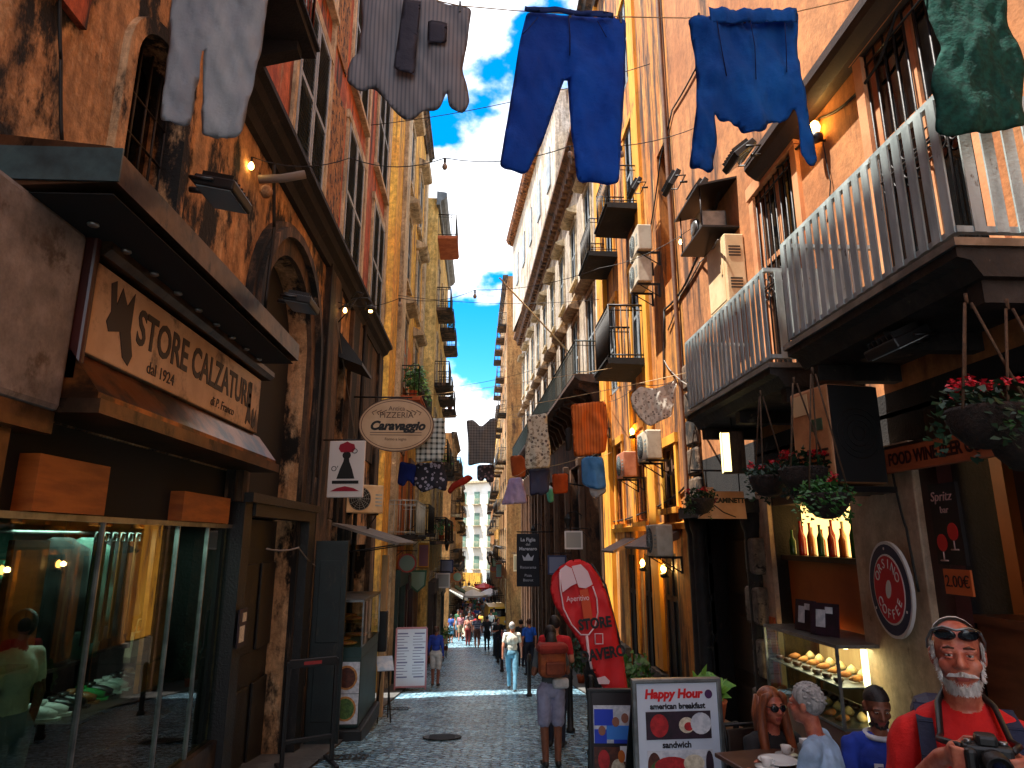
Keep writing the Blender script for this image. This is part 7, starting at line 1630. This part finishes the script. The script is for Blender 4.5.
for sg, hnd in zip((-1,1), hands):
    sh = V(*D(.185*sg,.02,1.265)); el = V(*D(.255*sg,-.02,1.02)); wr = V(*D(hnd[0]+.035*sg, hnd[1]+.055, hnd[2]-.03))
    f.cap(TS, sh, sh.lerp(el,.8), .062, .058); f.cap('skin', sh.lerp(el,.6), el, .046,.043); f.cap('skin', el, wr, .042,.03)
    f.cap('skin', wr, V(*D(*hnd)), .03,.026); pc_ = V(*D(*hnd)); f.ell('skin', pc_+V(.0,-.005,.0),(.03,.036,.042))
    inn = -sg
    for q in range(4):
        z0 = .03-.019*q; k1 = pc_+V(.012*sg,-.03,z0); k2 = k1+V(.004*sg+inn*.004,-.032,.002); k3 = k2+V(inn*.028,-.012,-.002); k4 = k3+V(inn*.02,.004,-.002)
        f.cap('skin',k1,k2,.0105,.0098); f.cap('skin',k2,k3,.0098,.009); f.cap('skin',k3,k4,.009,.0078)
    t1 = pc_+V(inn*.012,.012,.022); t2 = t1+V(inn*.024,-.0,.026); f.cap('skin',t1,t2,.0125,.011); f.cap('skin',t2,t2+V(inn*.026,-.012,.004),.011,.009)
RED_T = M('garment_red_tee',(216,24,20),(190,16,16),(4,4,4),rough=.85,bump=.25,bscale=80,coords='obj')
man = f.mesh('person', .0062, [SKINR, RED_T, cloth('khaki_trousers',(120,104,80)), SHB, LIPS], ORD2, 4, noise_amp={'shirt':.008,'trousers':.008})
man.location = (xm, YM, gm); man.rotation_euler = (0,0,R(-27)); tag(man, 'bearded person in a red T-shirt holding a camera, sunglasses pushed up on the head', 'person')
eyes(man, pm_, 1.0)
mb = MB(); K = 1.0
mb.ell(pm_(0,.028,.045),(.079*K,.092*K,.087*K),18,8,Mh @ Matrix.Rotation(R(-74),3,'X'),0,.5)
mb.build('hair', HW, man)
rnd = random.Random(2); mb = MB()
def strand(p, d, L, r=.0014):
    p = Vector(p); d = Vector(d).normalized(); q = p+d*L*.5+Vector((rnd.gauss(0,.002),rnd.gauss(0,.002),-.001)); mb.tube([p,q,q+d*L*.4+Vector((rnd.gauss(0,.003),0,-L*.25))],[r,r*.9,r*.3],3,False,False)
for i in range(600):
    sg = rnd.choice((-1,1)); yy_ = rnd.choice((rnd.uniform(.03,.075),rnd.uniform(-.035,-.01))); zz_ = rnd.uniform(.0,.05); strand(pm_((.074+.006*math.sin((yy_+.02)*35))*sg,yy_,zz_), Mh @ Vector((.35*sg,.5,-.75)), rnd.uniform(.012,.022))
for i in range(2000):
    a = rnd.uniform(-1,1); z = rnd.random(); w_ = .052*(1-.3*z*z)
    strand(pm_(w_*a, -.072+.055*a*a-.006*z+.0, -.07-.046*z), Mh @ Vector((.5*a,-.75+.4*abs(a),-.6)), rnd.uniform(.010,.02))
for i in range(800): a = rnd.uniform(-1,1); strand(pm_(.032*a,-.09+.02*a*a,-.046-.008*abs(a)), Mh @ Vector((.8*a,-.4,-.6)), .016)
for sg in (-1,1):
    for i in range(240): u = rnd.random(); strand(pm_((.066-.008*u)*sg,-.012-.045*u+rnd.gauss(0,.005),-.01-.06*u), Mh @ Vector((.7*sg,-.3,-.8)), .014)
mb.build('beard', HW, man)
sg_ = empty('sunglasses', (xm, YM, gm), R(-27), 'dark sunglasses pushed up on the head of the camera holder', 'sunglasses')
mb = MB()
for sg in (-1,1): mb.ell(pm_(.036*sg,-.088,.074),(.036*K,.01*K,.023*K),16,8,Mh @ Matrix.Rotation(R(20*sg),3,'Z') @ Matrix.Rotation(R(28),3,'X'))
mb.build('lens', plain('sunglass_lens',(12,14,20),.05), sg_)
mb = MB(); mb.tube([pm_(-.074,-.06,.086),pm_(-.04,-.093,.1),pm_(0,-.1,.09),pm_(.04,-.093,.1),pm_(.074,-.06,.086)],.005,6)
for sg in (-1,1): mb.tube([pm_(.074*sg,-.06,.086),pm_(.09*sg,.0,.05),pm_(.09*sg,.04,.02)],.0045,6)
mb.build('frame', STEEL, sg_)
cm = empty('camera', (xm,YM,gm), R(-27), 'black camera with a lens held in both hands by the bearded person', 'camera')
cc = V(*D(-.005,-.345,1.29))
mb = MB(); mb.bbox(cc,(.135,.06,.09),.012); mb.bbox(cc+V(0,-.0,.055),(.06,.055,.04),.012); mb.bbox(cc+V(-.05,-.025,-.005),(.035,.05,.085),.012); mb.build('body', BLACK, cm)
mb = MB(); mb.lathe([(.038,0),(.04,.03),(.036,.035),(.038,.08),(.033,.082),(.03,.07)],cc+V(.01,-.03,0),20,Matrix.Rotation(R(90),3,'X')); ln = mb.build('lens', IRON, cm)
mb = MB(); mb.lathe([(.03,0),(.0,.006)],cc+V(.01,-.098,0),18,Matrix.Rotation(R(90),3,'X')); mb.build('front_glass', plain('lens_glass',(20,26,50),.03), ln)
mb = MB(); mb.lathe([(.01,0),(.01,.012)],cc+V(-.05,-.01,.045),12); mb.build('shutter_button', STEEL, cm); mb = MB(); mb.lathe([(.013,0),(.013,.01)],cc+V(.045,.0,.045),14); mb.build('dial', STEEL, cm)
mb = MB(); mb.tube([cc+V(-.07,0,.03),V(*D(-.115,-.19,1.3)),V(*D(-.1,-.125,1.3)),V(*D(-.085,-.035,1.385)),V(*D(-.04,.07,1.43)),V(*D(.04,.07,1.43)),V(*D(.085,-.035,1.385)),V(*D(.1,-.125,1.3)),V(*D(.11,-.19,1.3)),cc+V(.07,0,.03)],.011,6); mb.build('neck_strap', BLACK, cm)
rp_ = empty('backpack', (xm,YM,gm), R(-27), 'navy rucksack worn by the bearded person in red, straps over the shoulders', 'backpack')
mb = MB(); mb.bbox(D(0,.24,1.12),(.3,.18,.48),.06); mb.build('body', NAVY, rp_)
for sg in (-1,1):
    mb = MB(); pts = [D(.125*sg,.17,1.28),D(.13*sg,.06,1.352),D(.135*sg,-.05,1.318),D(.14*sg,-.118,1.22),D(.16*sg,-.125,1.1),D(.19*sg,-.02,.98),D(.16*sg,.15,.95)]
    for a,b_ in zip(pts,pts[1:]):
        a,b_ = Vector(a),Vector(b_); t = (b_-a).normalized(); sd = Vector((1,0,0)); n_ = t.cross(sd).normalized(); mb.cbox((a+b_)/2,(.05,.014,(b_-a).length*1.12),Matrix((sd,n_,sd.cross(n_))).transposed() if False else Matrix((sd, -n_, t)).transposed())
    stp = mb.build('shoulder_strap', cloth('navy_strap',(26,34,62)), rp_)
    mb = MB(); mb.bbox(D(.152*sg,-.142,1.16),(.026,.012,.12),.004); mb.build('buckle_tape', M('tape_tan',(170,140,110),bump=0), stp)
br_ = empty('brochure', (xm,YM,gm), R(-27), 'folded green and white brochure held beside the camera', 'brochure')
mb = MB(); mb.cbox(V(*D(.16,-.335,1.24)),(.16,.012,.1),Matrix.Rotation(R(-22),3,'Y') @ Matrix.Rotation(R(-40),3,'X')); mb.build('cover', PAPER, br_)
mb = MB(); mb.cbox(V(*D(.16,-.345,1.235)),(.1,.012,.05),Matrix.Rotation(R(-22),3,'Y') @ Matrix.Rotation(R(-40),3,'X')); mb.build('green_print', M('brochure_green',(70,120,60),bump=0), br_)
# --- seated people
def seated(x, y, rz, label, shirt, trousers, skin, hz, lean=0., arms='table', yaw=0., pitch=0., voxel=.009, female=False, k=1.):
    """hz: head centre above ground"""
    f = Fig(); w = .88 if female else 1.; b0 = hz-.72
    def T(x_,y_,z_): q = z_-b0; return (x_, y_-lean*q*q*.9, z_)
    f.ell('trousers',(0,.03,b0+.0),(.18*w,.14,.12)); f.ell('shirt',T(0,.02,b0+.2),(.155*w,.12,.18)); f.ell('shirt',T(0,.01,b0+.38),(.185*w,.125,.18)); f.cap('shirt',T(-.14*w,.0,b0+.5),T(.14*w,.0,b0+.5),.06)
    f.cap('skin',T(0,.0,b0+.53),T(0,-.01,b0+.65),.053,.05); hc = T(0,-.02,hz); p,Mh = head(f,hc,1.0*k,yaw,pitch)
    for sg in (-1,1):
        f.cap('trousers',(.1*sg,.0,b0),(.12*sg,-.42,b0+.02),.09,.068); f.cap('trousers',(.12*sg,-.42,b0),(.12*sg,-.4,.1),.06,.045); f.cap('shoes',(.12*sg,-.38,.045),(.13*sg,-.55,.04),.042,.034)
        sh = V(*T(.19*w*sg,.0,b0+.48)); el = sh+V(.05*sg,-.1,-.26); wr = el+V(-.1*sg,-.22,.06 if arms == 'table' else -.02)
        f.cap('shirt',sh,sh.lerp(el,.65),.06,.056); f.cap('skin',sh.lerp(el,.5),el,.043,.038); f.cap('skin',el,wr,.038,.027)
        hd = (wr-el).normalized(); f.ell('skin',wr+hd*.045,(.034,.045,.022))
        for q in range(4): s0 = wr+hd*.07+V(.015*(q-1.5),0,0); s1 = s0+hd*.035+V(.002*(q-1.5),0,.004); f.cap('skin',s0,s1,.009,.0085); f.cap('skin',s1,s1+hd*.02+V(0,0,-.016),.0085,.0075)
        f.cap('skin',wr+hd*.02+V(-.026*sg,0,0),wr+hd*.06+V(-.042*sg,0,.0),.011,.009)
    o = f.mesh('person', voxel, [skin, shirt, trousers, SHB, LIPS], ORD2, 3, noise_amp={'shirt':.008}); o.location = (x,y,ground(y)); o.rotation_euler = (0,0,rz); tag(o,label,'person'); return o,p,Mh
vh = atY(771,706,5.1); wo,p,Mh = seated(vh.x, 5.12, R(8), 'seated person with long auburn hair, dark sunglasses and a black top', cloth('black_top',(28,26,28)), cloth('black_trousers',(24,24,26)), SKINR, vh.z-ground(5.12), arms='table', female=True)
eyes(wo,p,1.)
mb = MB(); mb.ell(p(0,.024,.04),(.088,.1,.092),18,9,Mh @ Matrix.Rotation(R(-30),3,'X'),0,.56)
for sg in (-1,1):
    mb.tube([p(.03*sg,-.07,.1),p(.07*sg,-.045,.07),p(.088*sg,-.01,-.02),p(.098*sg,-.02,-.14),p(.105*sg,-.05,-.26),p(.1*sg,-.07,-.36)],[.018,.03,.032,.036,.034,.012],9); mb.tube([p(.05*sg,.05,.06),p(.075*sg,.06,-.06),p(.08*sg,.05,-.24)],[.05,.05,.03],9)
mb.build('hair', HR, wo)
sg2 = empty('sunglasses',(vh.x,5.12,ground(5.12)),R(8),'dark sunglasses worn by the seated person with auburn hair','sunglasses')
mb = MB()
for sg in (-1,1): mb.ell(p(.033*sg,-.098,.004),(.03,.009,.024),14,8,Matrix.Rotation(R(16*sg),3,'Z'))
mb.build('lens', plain('sunglass_lens',(12,14,20)), sg2)
mb = MB(); mb.tube([p(-.066,-.085,.012),p(0,-.112,.012),p(.066,-.085,.012)],.004,6)
for sg in (-1,1): mb.tube([p(.066*sg,-.085,.012),p(.084*sg,.01,.008)],.0035,5)
mb.build('frame', BLACK, sg2)
vh = atY(811,706,4.42); go,p,Mh = seated(vh.x+.04, 4.42, R(-128), 'seated grey haired person in a light blue shirt seen from behind', cloth('light_blue_shirt',(170,200,232)), cloth('dark_jeans',(36,40,56)), SKINR, vh.z-ground(4.42)-.0, lean=.1, arms='table', yaw=R(-10))
mb = MB(); mb.ell(p(0,.02,.035),(.086,.102,.098),18,10,Mh @ Matrix.Rotation(R(-42),3,'X'),0,.62)
rnd = random.Random(9)
for i in range(60):
    a = rnd.random()*2*PI; t = rnd.uniform(0,1.7); d = V(math.sin(t)*math.cos(a)*.086, .02+math.sin(t)*math.sin(a)*.1, .035+math.cos(t)*.096)
    if d.y > -.03 or d.z > .09: mb.ell(p(d.x,d.y,d.z),(.014,.014,.01),6,4)
mb.build('hair', HG_, go); eyes(go,p,1.)
vh = atY(876,706,4.75); eo,p,Mh = seated(vh.x, 4.75, R(-12), 'seated dark bearded person in a royal blue shirt marked EA', cloth('royal_blue_tee',(26,56,160)), cloth('dark_jeans',(36,40,56)), SKINT, vh.z-ground(4.75), arms='lap', pitch=R(18))
eyes(eo,p,1.)
mb = MB(); mb.ell(p(0,.016,.04),(.08,.098,.094),16,8,Mh @ Matrix.Rotation(R(-22),3,'X'),0,.5); mb.build('hair', HD, eo)
mb = MB(); rnd = random.Random(3)
for i in range(40): a = rnd.uniform(-1,1); z = rnd.random(); mb.ell(p(.056*a,-.078+.05*a*a,-.075-.035*z),(.011,.009,.012),7,5)
mb.build('beard', HD, eo)
mb = MB(); b0 = vh.z-ground(4.75)-.72; mb.tube([(.09*math.cos(t*PI/8), -.005+.075*math.sin(t*PI/8), b0+.545+.012*math.sin(t*PI/8)) for t in range(17)], .018, 8); mb.build('white_collar', cloth('white_knit',(220,216,220)), eo)
text('EA7', .12, (.0,-.135,b0+.35), (R(90),0,0), WT, eo, weight=.004, ext=.004)
# solid figure behind the glass, built in place of a reflection in it
mn_ = empty('reflected_figure', (XL-.22, 4.62, -.34), R(-100), 'figure in a white top and denim shorts standing in for a reflection in the shop glass', 'reflected_figure')
f, k = stand(1.5, female=True, shorts=True, arms='down'); o = f.mesh('body', .015, [SKINT, cloth('white_tee',(226,222,206)), cloth('denim_shorts',(120,130,150)), SHB], ORD, 2); o.parent = mn_
hair_cap(o, k, HD)
SUN_EL, SUN_AZ, SUN_STR, SKY_STR, EXPO = 69., 80., 4.0, .15, 1.92
CLOUD_OFF = (1.3,.4,.7); CL_LO, CL_HI, CLOUD_V = .415, .485, 5.6
finish_texts()
# ================================================================ sky, sun, camera
w = bpy.data.worlds.new('World'); scene.world = w; w.use_nodes = True; nt = w.node_tree; N = nt.nodes; Lk = nt.links
bg = N['Background']; bg.inputs['Strength'].default_value = SKY_STR
sky = N.new('ShaderNodeTexSky'); sky.sky_type = 'NISHITA'; sky.sun_disc = False; sky.sun_elevation = R(SUN_EL)
# light travels along (cos, sin) = mostly +x with a little +y : the sun stands to the left and slightly behind
SUN_FROM = Vector((-math.sin(R(SUN_AZ))*math.cos(R(SUN_EL)), -math.cos(R(SUN_AZ))*math.cos(R(SUN_EL)), math.sin(R(SUN_EL))))
sky.sun_rotation = math.atan2(SUN_FROM.x, SUN_FROM.y)
sky.air_density = 1.0; sky.dust_density = .3; sky.ozone_density = 3.
hs = N.new('ShaderNodeHueSaturation'); hs.inputs['Saturation'].default_value = 1.5; hs.inputs['Hue'].default_value = .497; hs.inputs['Value'].default_value = .68; Lk.new(sky.outputs[0], hs.inputs['Color'])
tc = N.new('ShaderNodeTexCoord'); mp = N.new('ShaderNodeMapping'); mp.inputs['Location'].default_value = CLOUD_OFF; mp.inputs['Scale'].default_value = (1.,1.,1.5); Lk.new(tc.outputs['Generated'], mp.inputs['Vector'])
nz = N.new('ShaderNodeTexNoise'); nz.inputs['Scale'].default_value = 3.9; nz.inputs['Detail'].default_value = 9; nz.inputs['Roughness'].default_value = .52; Lk.new(mp.outputs[0], nz.inputs['Vector'])
mr = N.new('ShaderNodeMapRange'); mr.interpolation_type = 'SMOOTHSTEP'; mr.inputs['From Min'].default_value = CL_LO; mr.inputs['From Max'].default_value = CL_HI; Lk.new(nz.outputs['Fac'], mr.inputs['Value'])
mx = N.new('ShaderNodeMix'); mx.data_type = 'RGBA'; Lk.new(mr.outputs[0], mx.inputs[0]); Lk.new(hs.outputs[0], mx.inputs[6]); mx.inputs[7].default_value = (CLOUD_V, CLOUD_V, CLOUD_V*1.03, 1)
n2 = N.new('ShaderNodeTexNoise'); n2.inputs['Scale'].default_value = 11; n2.inputs['Detail'].default_value = 6; Lk.new(mp.outputs[0], n2.inputs['Vector'])
m2 = N.new('ShaderNodeMapRange'); m2.inputs['From Min'].default_value = .38; m2.inputs['From Max'].default_value = .6; Lk.new(n2.outputs['Fac'], m2.inputs['Value'])
m3 = N.new('ShaderNodeMix'); m3.data_type = 'RGBA'; m3.inputs[6].default_value = (CLOUD_V*.55, CLOUD_V*.58, CLOUD_V*.63, 1); m3.inputs[7].default_value = (CLOUD_V, CLOUD_V, CLOUD_V*1.03, 1); Lk.new(m2.outputs[0], m3.inputs[0]); Lk.new(m3.outputs[2], mx.inputs[7])
Lk.new(mx.outputs[2], bg.inputs['Color'])
sl = bpy.data.lights.new('sun', 'SUN'); sl.energy = SUN_STR; sl.angle = R(.5); sl.color = (1, .94, .85); so = bpy.data.objects.new('sun', sl); COL.objects.link(so)
so.rotation_euler = SUN_FROM.to_track_quat('Z', 'Y').to_euler(); so.location = (0,0,40)
cam = bpy.data.cameras.new('camera'); cam.sensor_fit = 'HORIZONTAL'; cam.sensor_width = 36; cam.lens = 36*F_/1024; cam.clip_start = .05; cam.clip_end = 3000
co = bpy.data.objects.new('camera', cam); COL.objects.link(co); co.location = (0, 0, CAMZ)
co.rotation_euler = (R(90)+PITCH, 0, -YAW); scene.camera = co
scene.render.resolution_x = 1024; scene.render.resolution_y = 768
scene.view_settings.view_transform = 'Standard'; scene.view_settings.look = 'None'; scene.view_settings.gamma = 1; scene.view_settings.use_curve_mapping = False
scene.view_settings.exposure = EXPO
scene.render.engine = 'CYCLES'; cy = scene.cycles
cy.use_denoising = True; cy.max_bounces = 6; cy.diffuse_bounces = 3; cy.glossy_bounces = 3; cy.transmission_bounces = 3; cy.transparent_max_bounces = 8; cy.caustics_reflective = False; cy.caustics_refractive = False; cy.sample_clamp_indirect = 6
